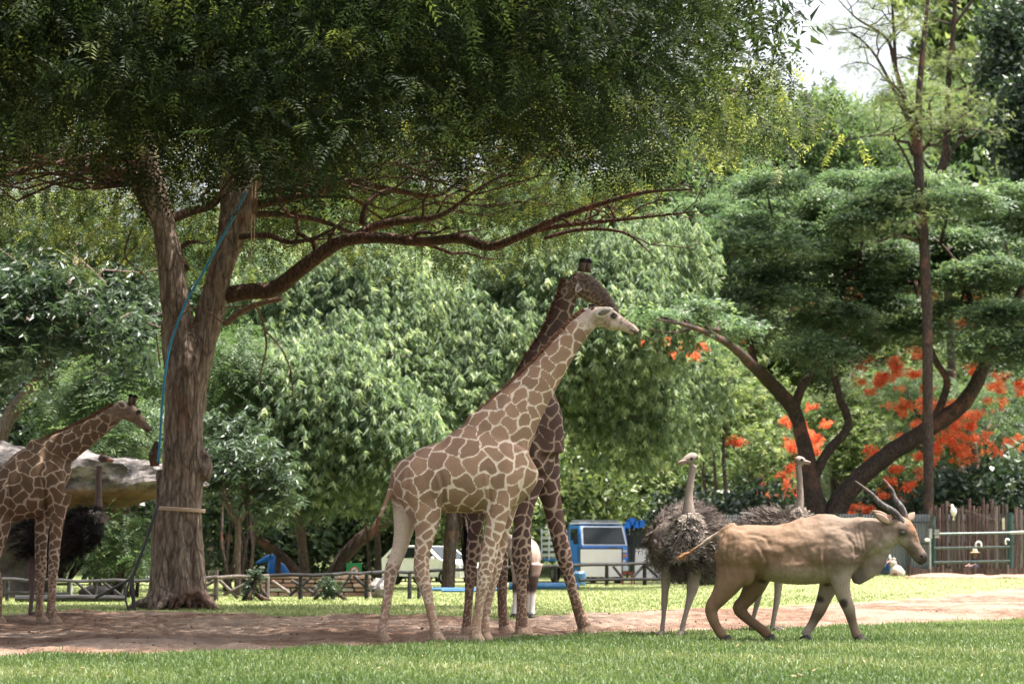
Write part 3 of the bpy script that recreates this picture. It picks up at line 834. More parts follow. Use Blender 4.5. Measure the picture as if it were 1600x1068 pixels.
bush('feathery_bush', 'feathery light green bush just right of the big trunk fork', 370, 72, [B(370,570,74,55,50), B(345,640,74,40,45), B(400,610,76,50,40)], T_FERN, L_FERN, 200, 6, 0.35, seed=22)
bush('feathery_bush', 'feathery shaded bush under the pale rock ledge', 190, 62, [B(190,830,62,40,30), B(205,870,62,40,25), B(160,850,62,40,30)], T_FERN, L_FERN, 120, 6, 0.25, seed=23, scale=.7)
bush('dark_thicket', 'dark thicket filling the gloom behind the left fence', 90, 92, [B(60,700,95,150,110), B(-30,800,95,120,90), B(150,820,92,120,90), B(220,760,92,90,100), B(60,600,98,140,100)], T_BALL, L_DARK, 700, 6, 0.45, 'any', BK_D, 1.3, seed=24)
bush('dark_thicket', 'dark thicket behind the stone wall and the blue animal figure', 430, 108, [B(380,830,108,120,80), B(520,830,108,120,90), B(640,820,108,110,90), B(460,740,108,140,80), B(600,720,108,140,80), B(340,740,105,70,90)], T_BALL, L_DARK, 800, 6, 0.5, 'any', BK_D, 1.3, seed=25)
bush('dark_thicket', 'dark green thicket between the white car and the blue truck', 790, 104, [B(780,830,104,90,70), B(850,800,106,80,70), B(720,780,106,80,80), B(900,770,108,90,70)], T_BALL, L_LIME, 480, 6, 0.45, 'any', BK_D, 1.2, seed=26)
for k, (px, bl, lab) in enumerate([
    (1160, [B(1120,850,104,60,50), B(1190,830,106,60,50), B(1080,840,108,60,50), B(1240,850,108,50,40)], 'dark green thicket behind the ostrich bodies and the pipe frame'),
    (1400, [B(1330,840,110,70,40), B(1420,830,112,70,50), B(1400,790,116,70,40)], 'dark green thicket above the sheet metal fence behind the eland horns'),
    (1560, [B(1500,810,100,70,45), B(1580,800,100,70,50), B(1640,820,98,60,50)], 'dark green thicket behind the stockade palings')]):
    bush('dark_thicket', lab, px, 106, bl, T_BALL, L_DARK, 420, 6, 0.45, 'any', BK_D, 1.2, seed=27 + k)
# --- sunny shrubs behind the truck and the ostriches
LGRP = 'sunlit shrubs behind the truck and ostriches'
for k, (lab, px, d, bl) in enumerate([
    ('sunlit yellow green shrub directly behind the blue truck cab', 930, 118, [B(930,780,116,60,55), B(980,750,116,55,50), B(890,800,118,45,40)]),
    ('sunlit yellow green shrub behind the front-facing ostrich', 1040, 116, [B(1020,740,114,55,60), B(1070,700,116,55,60), B(1000,800,112,45,45), B(1110,770,114,50,60)]),
    ('tall light shrub between the two pale ostrich heads', 1165, 114, [B(1150,660,116,60,65), B(1190,720,112,50,60), B(1130,600,118,55,50), B(1160,790,112,60,45), B(1210,640,116,50,50)]),
    ('leafy shrub under the leaning rain tree limb', 1340, 116, [B(1340,700,116,60,55), B(1390,760,112,50,45), B(1300,650,118,50,45), B(1350,640,118,50,40)]),
    ]):
    bush('sunlit_shrub', lab, px, d, bl, T_WH2, L_LIME, 330, 6, 0.42, 'up', seed=30 + k, scale=1.15)
for k, (px, hw) in enumerate([(1118,3),(1133,3.5),(1100,3)]):
    d = 108
    t = thing('slender_stem_tree', base_at(px, d), ['slender bare stem right behind the ostrich neck', 'thicker slender stem right of the ostrich neck', 'slender stem nearest the ostrich neck among the shrubs'][k], 'tree')
    p, r = stem([(px, 905, hw), (px + 3, 800, hw), (px - 3, 700, hw * .8), (px + 5, 620, hw * .5)], d)
    mb = MB(); mb.tube(p, r, 7); mb.build('trunk', BK_G, t, smooth=True)
    link('crown', crown_mesh('crown', T_WH2, [B(px, 630, d, 40, 40)], 30, 6, .3, 'up', 1.1, .5, .2, 1, t.location), L_LIME, t)

# --- rain tree on the right with its leaning limbs
RD = 100
pads = [(1120,330,60,24),(1180,350,70,26),(1090,390,60,24),(1160,420,75,26),(1230,390,70,24),(1250,320,75,26),(1310,350,70,26),(1330,290,60,22),(1380,320,70,24),(1290,430,75,26),(1370,400,70,24),(1440,360,75,26),(1500,320,70,26),(1560,340,80,28),(1620,310,80,28),(1450,440,70,24),(1540,430,80,26),(1610,420,80,30),(1230,470,60,24),(1300,500,70,30),(1270,550,55,30),(1340,540,50,26),(1500,490,60,26),(1580,500,80,30),(1140,470,50,22),(1200,290,60,22),(1420,290,60,22),(1090,450,40,18),(1390,480,50,20),(1500,380,60,24),(1130,500,50,26),(1190,510,46,26),(1250,525,50,30),(1320,500,56,26),(1410,440,56,24),(1280,370,60,24),(1340,350,60,22),(1210,440,56,24),(1150,380,56,22),(1470,420,60,24),(1430,520,50,26),(1540,540,50,30),(1100,420,46,22),(1290,580,36,26),(1340,455,60,20),(1620,560,60,40),(1050,350,40,22)]
q = random.Random(77)
rain_blobs = [B(1105,500,80,30,12), B(1065,492,77,26,10), B(1150,508,84,34,16), B(1030,490,76,18,8), B(1090,478,79,28,10)] + [B(px, py, RD + q.uniform(-5, 5), rx, rz) for px, py, rx, rz in pads]
t = thing('rain_tree', base_at(1275, RD), 'wide umbrella-shaped rain tree with dark leaning limbs above the eland', 'tree')
mb = MB()
forks = [
    [(1290,905,30),(1285,850,27),(1278,800,24),(1268,760,21),(1255,690,17),(1240,640,16),(1215,610,15,-1),(1180,575,12,-4),(1145,542,8,-14),(1105,520,5,-21),(1065,506,3.2,-24),(1025,499,1.4,-25)],
    [(1120,528,4,-18),(1095,500,3,-19),(1080,475,1.5,-20)],[(1085,512,2.5,-22),(1050,520,2,-22),(1020,515,1,-23)],
    [(1285,850,22),(1310,790,20),(1345,745,18),(1395,705,17),(1450,670,16),(1500,635,15),(1530,590,13),(1548,545,11),(1575,500,9),(1600,440,6)],
    [(1240,640,10),(1255,600,8),(1285,560,7),(1320,520,6),(1350,470,5)],
    [(1180,575,8),(1172,540,7),(1165,500,6),(1185,450,5),(1210,400,3)],
    [(1265,760,12),(1290,710,9),(1325,665,8),(1312,620,7),(1300,570,6),(1290,500,5)],
    [(1455,665,8),(1480,600,7),(1460,560,6),(1440,500,5),(1430,440,4)],
    [(1310,520,5),(1320,440,5),(1350,410,4),(1400,385,3)],
    [(1165,500,4),(1120,470,3),(1080,440,2)],
    [(1548,545,7),(1520,480,6),(1500,420,5),(1470,380,3)]]
lf = []
for i, pl in enumerate(forks):
    p, r = stem(pl, RD); r = [x * (.84 if i != 0 and i < 9 else .72) for x in r]
    mb.tube(p, r, 12, jitter=0.08, seed=i)
    lf += p[-8:]
for i, (c, r) in enumerate(rain_blobs):
    a = min(lf, key=lambda z: (z - c).length)
    mb.tube(limb_pts(a, c - Vector((0, 0, r[2] * .4)), 0.05, 5, .06, i), [.09, .075, .06, .04, .02], 5)
mb.build('trunk', BK_D, t, smooth=True)
link('crown', crown_mesh('crown', T_PAD, rain_blobs, 2900, 7, 0.30, 'up', 1.0, 0.55, 0.5, 0.35, t.location, 0.2, (0.8, 0.2)), L_RAIN, t)

# --- flame trees with scarlet blossom
def flame(label, px, d, blobs, flowers, seed, trunk, fo=2.5):
    t = thing('flame_tree', base_at(px, d), label, 'tree', 'flame trees in bloom')
    mb = MB()
    tops = []
    for pl in trunk:
        p, r = stem(pl, d); mb.tube(p, r, 9, jitter=.05, seed=seed); tops.append(p[-1])
    for i, (c, r) in enumerate(blobs):
        a = min(tops, key=lambda z: (z - c).length)
        mb.tube(limb_pts(a, c, .05, 5, .07, seed + i), [.12, .09, .07, .05, .02], 5)
    mb.build('trunk', BK_G, t, smooth=True)
    link('crown', crown_mesh('crown', T_FERN, blobs, 90 * len(blobs), 6, .5, 'out', 1.0, .55, .4, .5, t.location), L_FERN if seed % 2 else L_LIME, t)
    qf = random.Random(seed); fl = []
    for a, b, c, e in flowers:
        for _ in range(6): fl.append(B(a + qf.gauss(0, .95) * c, b + qf.gauss(0, 1.0) * e, d - fo + qf.uniform(-1, 1), max(3, c * qf.uniform(.15, .42)), max(2.5, e * qf.uniform(.12, .35)), 0.35))
    link('blossom', crown_mesh('blossom', T_FL, fl, 4 * len(fl), 4, .12, 'any', 0.78, .2, .1, .6, t.location, .5), L_FLOW, t)
flame('flame tree with scarlet blossom low at the right behind the stockade', 1480, 108, [B(1500,640,110,70,40), B(1440,700,110,60,45), B(1540,690,110,60,45), B(1580,620,112,60,40), B(1420,610,110,60,40), B(1450,780,110,50,30)],
    [(1395,715,22,16),(1420,740,18,16),(1440,715,16,20),(1470,690,12,16),(1490,670,10,22),(1505,655,14,14),(1497,700,12,16),(1520,700,16,12),(1540,590,22,12),(1555,610,12,12),(1410,760,14,9),(1340,790,14,6),(1500,655,18,8),(1590,600,16,12),(1440,640,14,10),(1575,690,14,9),(1475,640,12,10),(1545,700,12,10)], 51,
    [[(1560,905,8),(1550,800,8),(1530,740,7),(1520,690,6)],[(1530,740,5),(1470,730,4),(1440,700,4)]])
flame('flame tree blooming behind the rain tree crown with orange sprays high up', 1350, 126, [B(1380,470,126,80,40), B(1300,480,128,70,45), B(1200,500,126,60,40), B(1440,560,124,70,45), B(1350,600,124,60,45), B(1500,470,126,70,40)],
    [(1380,455,28,10),(1400,450,22,9),(1330,465,12,10),(1340,470,10,12),(1395,575,24,14),(1360,600,20,9),(1410,590,18,9),(1250,480,12,6),(1275,490,10,6),(1460,470,8,14),(1500,465,18,10),(1180,475,10,6),(1165,520,8,10),(1405,630,10,8),(1430,550,12,8),(1530,510,14,8)], 52,
    [[(1390,905,9),(1385,800,9),(1370,700,8),(1360,600,7)]], 22)
flame('flame tree with coral blossoms below the left rain tree limb', 1235, 122, [B(1230,720,122,55,45), B(1200,780,120,50,35), B(1250,660,122,50,40), B(1090,560,122,55,40)],
    [(1210,775,18,14),(1235,785,14,18),(1230,740,10,16),(1225,770,14,12),(1050,542,26,10),(1070,548,16,9),(1035,548,10,6),(1255,660,14,14),(1270,680,12,12),(1275,700,10,12),(1245,700,8,14),(930,610,12,7),(905,612,8,5),(1150,690,7,6)], 53,
    [[(1215,905,6),(1212,800,6),(1220,730,5),(1228,690,4)],[(1212,800,4),(1240,760,3.5),(1245,700,3)]], 13)
# --- tall sparse trees reaching up to the sky
def tall(label, px, d, trunks, twigs, blobs, n, seed):
    t = thing('tall_sparse_tree', base_at(px, d), label, 'tree')
    mb = MB(); q = random.Random(seed); ends = []
    for pl in trunks:
        p, r = stem(pl, d); r = [x * (.75 if pl[0][2] > 8.5 else .72) for x in r]; mb.tube(p, r, 9, jitter=.06, seed=seed)
        for k in range(twigs):
            i = q.randint(len(p) // 3, len(p) - 1)
            e = p[i] + Vector((q.uniform(-1, 1) * 2.6, q.uniform(-1, 1) * 1.6, q.uniform(-.1, 1.4)))
            lp = limb_pts(p[i], e, .1, 6, .06, seed * 3 + k)
            mb.tube(lp, [r[i] * .5 * (1 - .15 * j) + .008 for j in range(6)], 5); ends += lp[3:]
            for m_ in range(2):
                e2 = lp[3] + Vector((q.uniform(-1, 1), q.uniform(-1, 1), q.uniform(-.2, .7))) * 1.2
                l2 = limb_pts(lp[3], e2, .1, 4, .08, k + m_); mb.tube(l2, [.025, .02, .014, .006], 4); ends += l2[2:]
    mb.build('trunk', BK_D, t, smooth=True)
    bl = [(e, (.55, .55, .2)) for e in ends] + blobs
    link('crown', crown_mesh('crown', T_FERN, bl, n, 4, .32, 'out', .5, .3, .2, .5, t.location), L_OLIVE, t)
tall('tall sparse tree whose bare top forks against the white sky', 1452, 95, [[(1452,905,11),(1451,800,11),(1450,650,11),(1449,500,11),(1444,380,11),(1437,290,11),(1435,180,8),(1440,100,6),(1448,20,4),(1455,-60,2)],
    [(1437,290,8),(1425,200,7),(1400,110,5),(1385,60,3.5),(1340,30,2),(1310,0,1)],[(1425,200,5),(1370,90,3),(1330,50,1.6)],[(1400,110,4),(1395,20,3),(1390,-60,1.5)],[(1436,240,4),(1455,215,3.5),(1452,160,3)],[(1436,290,3),(1400,220,2.4),(1360,212,1.6),(1300,225,1)]], 6, [], 900, 61)
tall('tall sparse tree with a kinked side branch near the right edge', 1470, 118, [[(1490,905,9),(1488,600,9),(1478,400,9),(1466,290,8),(1478,230,7.5),(1482,130,6.5),(1490,40,5),(1496,-60,3)],
    [(1490,40,4),(1520,0,3),(1540,-40,2)],[(1475,265,5),(1500,220,4),(1560,205,3)],[(1500,220,4),(1512,150,3),(1540,110,2)],[(1485,145,4),(1540,120,2.5),(1590,100,1.4)],[(1482,180,4),(1530,150,3),(1600,140,2)]], 6, [], 900, 62)
# --- dark dense tree at the top right corner and shade trees behind the stockade
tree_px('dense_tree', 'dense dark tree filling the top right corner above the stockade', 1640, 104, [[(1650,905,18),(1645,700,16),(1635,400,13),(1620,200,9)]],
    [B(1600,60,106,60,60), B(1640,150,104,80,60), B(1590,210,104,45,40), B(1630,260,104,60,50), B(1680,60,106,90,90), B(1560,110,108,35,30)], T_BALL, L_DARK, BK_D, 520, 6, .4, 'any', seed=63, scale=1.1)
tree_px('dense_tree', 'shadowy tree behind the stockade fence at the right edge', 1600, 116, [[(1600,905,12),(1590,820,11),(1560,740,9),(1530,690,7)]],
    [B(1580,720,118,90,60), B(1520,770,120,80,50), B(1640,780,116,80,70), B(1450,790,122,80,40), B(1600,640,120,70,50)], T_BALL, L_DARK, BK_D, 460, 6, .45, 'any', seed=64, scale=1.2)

# --- wooded slope far behind: a few crowns, shared by copies
me = None
hill_specs = []
q = random.Random(91)
protos = []
def hill_proto(label, lm, T, seed, sx):
    base = Vector((0, 0, 0))
    t = thing('hillside_tree', base, label, 'tree', 'trees on the wooded slope')
    mb = MB(); mb.tube(limb_pts((0, 0, -1), (0.2, 0, 5), 0.0, 6, .03, seed), [.3, .26, .22, .2, .16, .1], 8)
    bl = []
    qq = random.Random(seed)
    for k in range(9):
        a = qq.uniform(0, 6.28); rr_ = qq.uniform(0, 2.6) * sx
        bl.append((Vector((math.cos(a) * rr_, math.sin(a) * rr_, qq.uniform(3.6, 8))), (qq.uniform(1.2, 2.0) * sx, qq.uniform(1.2, 2) * sx, qq.uniform(.7, 1.3))))
    for c, r in bl[:6]: mb.tube(limb_pts((0.1, 0, 3.4), c, .05, 5, .06, seed), [.12, .1, .08, .05, .02], 5)
    mb.build('trunk', BK_G, t, smooth=True)
    link('crown', crown_mesh('crown', T, bl, 330, 6, .42, 'up', 1.5, .5, .4, .6, base), lm, t)
    return t
hp = [hill_proto('', L_FAR, T_PAD, 1, 1.0), hill_proto('', L_LIME, T_BALL, 2, 0.9), hill_proto('', L_FERN, T_PAD, 3, 1.15)]
used = [False] * 3
spots = []
# pixel of crown centre, distance
for (px, py, d, s, kind, lab) in [
    (1290,262,190,1.2,1,'small dark far tree on the skyline below the open sky'), (1340,228,205,1.1,1,'far tree on the skyline left of the bare forked trunk'), (1395,205,215,1.2,0,'far skyline tree just behind the bare forked trunk'),
    (1450,195,210,1.4,0,'far tree on the skyline between the two tall sparse trunks'), (1520,170,210,1.5,0,'far skyline tree right of the second tall trunk'), (1560,90,205,1.6,1,'highest far tree near the top right corner'),
    (1230,290,180,1.1,2,'bright far tree at the lower left of the open sky'), (1285,305,165,1.2,2,'emerald far tree under the open sky'), (1340,285,170,1.3,0,'pale hillside tree left of the tall trunk, upper row'),
    (1390,270,175,1.3,0,'pale hillside tree touching the tall trunk'), (1500,230,170,1.4,0,'pale hillside tree between trunk and corner tree'), (1545,260,160,1.3,2,'green hillside tree beside the dense corner tree'),
    (1180,300,150,1.2,0,'pale tree peeping over the left side of the rain tree'), (1240,300,150,1.1,0,'pale tree right above the rain tree crown'), (1300,320,145,1.2,2,'light green tree above the middle of the rain tree'),
    (1380,300,150,1.2,0,'pale low hillside tree before the tall trunk'), (1130,350,140,1.2,2,'light tree behind the tip of the long bare branch'), (1060,400,140,1.3,2,'light tree behind the right end of the weeping tree'),
    (1200,420,138,1.4,2,'light tree seen through the gaps of the rain tree'), (1330,430,138,1.4,0,'pale tree seen through the middle of the rain tree'), (1450,420,138,1.4,2,'light tree seen through the right of the rain tree'),
    (1110,560,132,1.3,1,'yellow green tree left below the rain tree limb'), (1400,560,134,1.3,1,'yellow green tree behind the leaning limb'), (1560,500,134,1.4,2,'green tree behind the right end of the rain tree'),
    (300,480,130,1.5,2,'light green tree seen past the fork of the big trunk'), (200,480,135,1.5,0,'pale tree far behind the left weeping tree'), (400,400,140,1.6,0,'pale tree far behind the thin branches'), (520,400,140,1.6,2,'light tree far behind the long right branch'),
    (80,420,140,1.6,0,'pale tree far behind the left edge'), (700,420,140,1.6,0,'pale tree far behind the middle weeping crown'), (850,400,140,1.6,2,'light tree far behind the black giraffe head'), (960,380,145,1.5,0,'pale tree behind the end of the long branch'), (640,560,125,1.4,1,'yellow green tree in a gap of the weeping crown'),
    (330,640,120,1.3,1,'yellow green tree right behind the big trunk'), (-20,600,130,1.5,1,'yellow green tree behind the left frame edge'), (1620,380,140,1.5,1,'yellow green tree beyond the right edge of the rain tree'),
    (620,720,122,1.4,1,'yellow green tree low behind the weeping crowns'), (1000,560,128,1.4,1,'yellow green tree behind the giraffe muzzles'), (880,640,126,1.3,2,'light tree low behind the giraffe necks'), (760,600,128,1.4,2,'light tree behind the middle weeping trunk'), (480,580,128,1.4,1,'yellow green tree behind the hanging dead twigs')]:
    c = P(px, py, d); sc = s * d / 150.0
    loc = Vector((c.x, c.y, c.z - 6.2 * sc))
    g0 = float(hz(np.array(loc.x), np.array(loc.y)))
    if loc.z > g0:                      # stand it on the slope: stretch upright
        h = (c.z - g0) / 6.2
        scl = (sc, sc, h); loc.z = g0
    else: scl = (sc, sc, sc)
    if not used[kind]:
        r = hp[kind]; used[kind] = True; r.location = loc; r.scale = scl; r['label'] = lab
    else: r = dup(hp[kind], loc, q.uniform(0, 6.28), scl, lab)
# ------------------------------------------------------------------ rock ledge at the left
def gz(p): return float(hz(np.array(p.x), np.array(p.y)))
STONE = None
m, nt, out = new_mat('weathered ledge rock'); N = NT(nt)
o3 = N.obj(); n1 = N.noise(1.6, 7, 0.7, N.map(o3, (1, 1, 2.2))); n2 = N.noise(5, 6, 0.7, o3); n3 = N.noise(0.8, 3, 0.5, o3)
col = N.ramp(n1, [(0.38, (0.028, 0.026, 0.026)), (0.48, (0.085, 0.077, 0.076)), (0.6, (0.19, 0.168, 0.16)), (0.74, (0.30, 0.255, 0.235))])
col = N.mix(N.math('MULTIPLY', N.range(n2, 0.52, 0.66), .8), col, (0.055, 0.05, 0.05))
sep = nt.nodes.new('ShaderNodeSeparateXYZ'); nt.links.new(o3, sep.inputs[0])
lay = N.math('ADD', sep.outputs[2], N.math('MULTIPLY', N.math('SUBTRACT', n3, 0.5), 0.5))
col = N.mix(N.range(lay, 2.92, 2.68), col, N.ramp(n1, [(0.3, (0.045, 0.028, 0.018)), (0.6, (0.13, 0.078, 0.046))]))
N.bsdf(out, col, 0.95, 0.15, N.bump(N.math('ADD', n1, N.math('MULTIPLY', n2, 0.4)), 0.9, 0.12)); STONE = m
rock = thing('rock_ledge', base_at(80, 62), 'pale overhanging rock ledge behind the left giraffe and the black ostrich', 'rock')
tops = [(-190,705),(-120,696),(-60,686),(-10,690),(20,694),(60,712),(100,716),(128,704),(150,712),(180,714),(215,722),(250,724),(290,735),(320,750)]
bots = [(-190,860),(-120,830),(-60,806),(-10,798),(20,796),(60,800),(100,796),(128,793),(150,791),(180,789),(215,780),(250,768),(290,765),(320,758)]
V = []; ns = 26; nx_ = 90
tx = np.array(tops); bx = np.array(bots)
for i in range(nx_):
    px = -190 + 510 * i / (nx_ - 1)
    t = np.interp(px, tx[:, 0], tx[:, 1]); b = np.interp(px, bx[:, 0], bx[:, 1])
    a0 = P(px, t, 62); b0 = P(px, b, 62); cz = (a0.z + b0.z) / 2; hh = (a0.z - b0.z) / 2
    e = min(1, (nx_ - 1 - i) / 10.0, i / 6.0) ** .5 + .05
    for k in range(ns):
        a = 6.283 * k / ns
        c_, s_ = math.cos(a), math.sin(a)
        yy = 62 + 1.0 - 1.5 * e * (abs(c_) ** .6) * (1 if c_ > 0 else -1); zz = cz + hh * e * (abs(s_) ** .7) * (1 if s_ > 0 else -1)
        pv = Vector((a0.x, yy, zz))
        w_ = noise.fractal(pv * 1.1, 1, 2, 5) * .22 + noise.noise(Vector((pv.x * .9, pv.y * .9, pv.z * 4))) * .16 - .14 * abs(noise.noise(Vector((pv.x * 2.2, pv.y * 2, pv.z * 3.5))))
        V.append((a0.x + w_ * .5, yy - w_, zz + w_ * .7 * (1 if s_ > -0.3 else .3)))
Qf = [(i * ns + k, i * ns + (k + 1) % ns, (i + 1) * ns + (k + 1) % ns, (i + 1) * ns + k) for i in range(nx_ - 1) for k in range(ns)]
mb = MB(); mb.add(V, Qf + [tuple(range(ns)), tuple((nx_ - 1) * ns + k for k in range(ns))])
mb.build('slab', STONE, rock)
mb = MB(); b = P(20, 905, 62.8)
mb.tube([(b.x, 62.8, -.1), (b.x + .1, 62.9, .7), (b.x, 62.8, 1.5), (b.x - .2, 62.8, 2.3)], [1.0, .8, .75, 1.1], 14, jitter=.15, seed=3)
b = P(-120, 905, 62.8); mb.tube([(b.x, 62.8, -.1), (b.x, 62.9, .7), (b.x, 62.8, 1.5), (b.x, 62.8, 2.0)], [1.3, 1.1, 1.0, 1.2], 14, jitter=.15, seed=4)
mb.build('rock_pillar', plain_mat('dark pillar rock', (0.055, 0.047, 0.043), .95, .1, .5, 2.5), rock)  # pillars have their own plain dark rock colour

# ------------------------------------------------------------------ wooden fences
W_GREY = wood_mat('weathered grey wood', (0.05, 0.04, 0.035), (0.12, 0.10, 0.09), (0.22, 0.19, 0.175), 'Z')
W_DARK = wood_mat('dark stained rails', (0.018, 0.017, 0.018), (0.045, 0.043, 0.045), (0.10, 0.10, 0.105), 'X')
W_RED = wood_mat('reddish palings', (0.032, 0.020, 0.019), (0.095, 0.060, 0.056), (0.22, 0.165, 0.155), 'Z')
def rail_fence(label, posts, rails, braces, d, mat_post, mat_rail, r=0.05, dl=None):
    """posts: (px, ytop); rails: ((px,py),(px,py)); dl: depth as a function of px"""
    dl = dl or (lambda x: d)
    x0 = posts[0][0]
    t = thing('rail_fence', base_at(x0, dl(x0)), label, 'fence')
    for k, (px, yt) in enumerate(posts):
        dd = dl(px); a = base_at(px, dd); a.z -= .1; b = P(px, yt, dd)
        MB().tube([a, (a + b) / 2, b], [r * 1.1, r, r * .95], 8, jitter=.06, seed=k).build('post', mat_post, t)
    for k, (a, b) in enumerate(rails):
        pa = P(a[0], a[1], dl(a[0]) - r * 1.6); pb = P(b[0], b[1], dl(b[0]) - r * 1.6)
        MB().tube([pa, pa.lerp(pb, .35) + Vector((0, 0, .015)), pa.lerp(pb, .7) - Vector((0, 0, .015)), pb], r * .85, 8, jitter=.05, seed=k).build('rail', mat_rail, t)
    for k, (a, b) in enumerate(braces):
        pa = P(a[0], a[1], dl(a[0]) + r * 1.7); pb = P(b[0], b[1], dl(b[0]) + r * 1.7)
        pb.z = max(pb.z, .02); pa.z = max(pa.z, .02)
        MB().cyl(pa, pb, r * .75).build('brace', mat_rail, t)
    return t
rail_fence('grey log fence with crossed braces right of the big trunk', [(290,893),(338,890),(418,899)], [((284,903),(340,901)),((340,902),(420,899)),((284,932),(338,928))],
    [((300,926),(336,906)),((343,906),(372,934)),((384,912),(350,928)),((425,907),(452,926))], 58, W_GREY, W_GREY, .055)
rail_fence('dark rail fence with slanting braces in front of the stone wall', [(470,897),(520,896),(573,892),(640,893),(655,893)], [((420,899),(520,897)),((520,897),(580,894)),((580,894),(662,892))],
    [((487,901),(452,930)),((455,906),(494,928)),((505,902),(488,930)),((548,897),(527,930)),((552,899),(578,922)),((603,897),(583,922)),((652,900),(662,925))], 58.5, W_DARK, W_DARK, .05, lambda x: 59.5 if x < 600 else 60.5)
rail_fence('dark low fence in the gloom under the rock ledge', [(12,903),(60,903),(108,905),(150,905),(196,905),(238,906)], [((0,904),(60,906)),((60,906),(150,907)),((150,907),(240,906)),((10,926),(110,927))], [((118,908),(145,932)),((160,908),(190,930))], 57, W_DARK, W_DARK, .045)
t = rail_fence('dark pipe fence in front of the blue truck and white boards', [(775,884),(868,882),(948,879),(1007,880),(1062,884),(1130,885),(655,892),(742,890)],
    [((655,892),(775,887)),((775,887),(868,884)),((868,884),(1012,879)),((1008,881),(1140,887)),((905,906),(1140,903))], [((990,900),(1006,882)),((958,884),(975,905)),((1010,884),(1030,903))], 90, W_DARK, W_DARK, .07, lambda x: 88 + (x - 775) * 0.012)
# bench-like pale frame and slabs under the ledge
PALE = plain_mat('pale weathered paint', (0.30, 0.30, 0.29), .7, .3, .25, 9, dirt=(0.2, 0.18, 0.16))
t = thing('wooden_trestle', base_at(100, 60), 'small pale trestle frame in the gloom right of the left giraffe legs', 'trestle')
MB().cyl(P(84, 908, 60), P(115, 907, 60), .04).build('top_rail', PALE, t)
for px in (86, 111): MB().cyl(base_at(px, 60), P(px, 908, 60), .045).build('leg', PALE, t)
t = MB().tube([base_at(25, 56) + Vector((0, 0, .07)), base_at(110, 56) + Vector((0, 0, .09)), base_at(196, 56) + Vector((0, 0, .08))], [.08, .085, .07], 9, jitter=.08).build('fallen_log', W_DARK, base=base_at(110, 56))
t.location = base_at(110, 56); tag(t, 'long dark log lying along the grass behind the left giraffe legs', 'log')
SLAB = plain_mat('pale grey stone', (0.17, 0.155, 0.145), .95, .15, .35, 5)
for k, (px, w_, h_, lab) in enumerate([(155,1.1,.3,'wider pale stone slab beside the prop poles in the gloom'),(178,.7,.22,'smaller pale stone slab left of the prop poles'),(594,.55,.5,'pale grey boulder at the end of the stone wall')]):
    b = base_at(px, 64 if px < 300 else 62); mb = MB(); mb.ell((0, 0, h_ * .4), (w_ / 2, .4, h_ * .6), nu=12, nv=8)
    mb.v = [(x + noise.noise(Vector((x * 4, y * 4, z * 4 + k))) * .08, y, z + noise.noise(Vector((x * 5 + 9, y * 4, z * 4))) * .08) for x, y, z in mb.v]
    t = mb.build('stone_slab', SLAB, base=(0, 0, 0)); t.location = b; tag(t, lab, 'stone')
# layered stone wall
wall = thing('stone_wall', base_at(490, 64), 'low wall of layered brown stones behind the braced rail fence', 'wall')
ST = [plain_mat('brown wall stone', (0.20, 0.125, 0.10), .95, .15, .35, 4), plain_mat('pinkish wall stone', (0.32, 0.225, 0.195), .95, .15, .3, 4), plain_mat('grey wall stone', (0.27, 0.25, 0.235), .95, .15, .3, 4), plain_mat('dark mortar core', (0.045, 0.035, 0.03), .95, .1, .3, 6)]
a = P(404, 900, 64); b = P(580, 900, 64); L = b.x - a.x
q = random.Random(4); rowh = [.13, .11, .12, .10, .11]; z = 0.0
MB().box(((a.x + b.x) / 2, 64.25, .27), (L - .06, .3, .53)).build('core', ST[3], wall)
for r_, h_ in enumerate(rowh):
    x = a.x
    while x < b.x - .05:
        w_ = min(q.uniform(.2, .62), b.x - x)
        mb = MB(); mb.box((x + w_ / 2, 64.0 + q.uniform(-.035, .035), z + h_ / 2), (w_ - .022, .38, h_ - .02), rz=q.uniform(-.03, .03), bev=.018)
        mb.build('stone', ST[q.choice([0, 0, 0, 1, 1, 2])], wall)
        x += w_
    z += h_
# ivy on the fence post and small shrub by the wall
bush('fence_ivy', 'green climber smothering the fence post left of the stone wall', 398, 57.6, [B(398,905,57.6,9,16), B(392,922,57.6,10,14), B(404,898,57.6,7,8)], T_WH2, L_DARK, 60, 5, .06, 'any', scale=.3, cat='climber', seed=70)
bush('small_shrub', 'small round green shrub growing before the stone wall', 516, 58.6, [B(516,918,58.6,16,12)], T_WH2, L_DARK, 40, 5, .08, 'any', scale=.4, seed=71)
bush('small_shrub', 'small dark shrub on the lawn edge below the front-facing ostrich', 1100, 86, [B(1100,903,86,22,11), B(1118,900,86,14,10)], T_WH2, L_DARK, 60, 5, .14, 'any', scale=.6, seed=72)

# ------------------------------------------------------------------ blue animal figure, green sign
BLUE = plain_mat('bright blue gloss paint', (0.02, 0.20, 0.70), .35, .5, .1, 5)
t = thing('blue_animal_figure', base_at(425, 78), 'bright blue long-snouted animal figure peeping over the stone wall', 'sculpture')
mb = MB(); mb.tube([P(424, 900, 78), P(424, 885, 78), P(425, 875, 78), P(426, 869, 78)], [.15, .13, .12, .09], 12)
mb.tube([P(400, 879, 77.98), P(408, 876, 77.98), P(417, 872, 77.98), P(425, 870, 77.98), P(430, 872, 77.98)], [.03, .065, .10, .12, .06], 12)
mb.tube([P(431, 874, 78.05), P(438, 885, 78.05), P(444, 900, 78.1), P(450, 915, 78.2)], [.03, .16, .22, .26], 12)
mb.tube([P(424, 900, 78), P(432, 908, 78), P(446, 912, 78.1)], [.16, .22, .26], 12)
mb.build('body', BLUE, t, smooth=True)
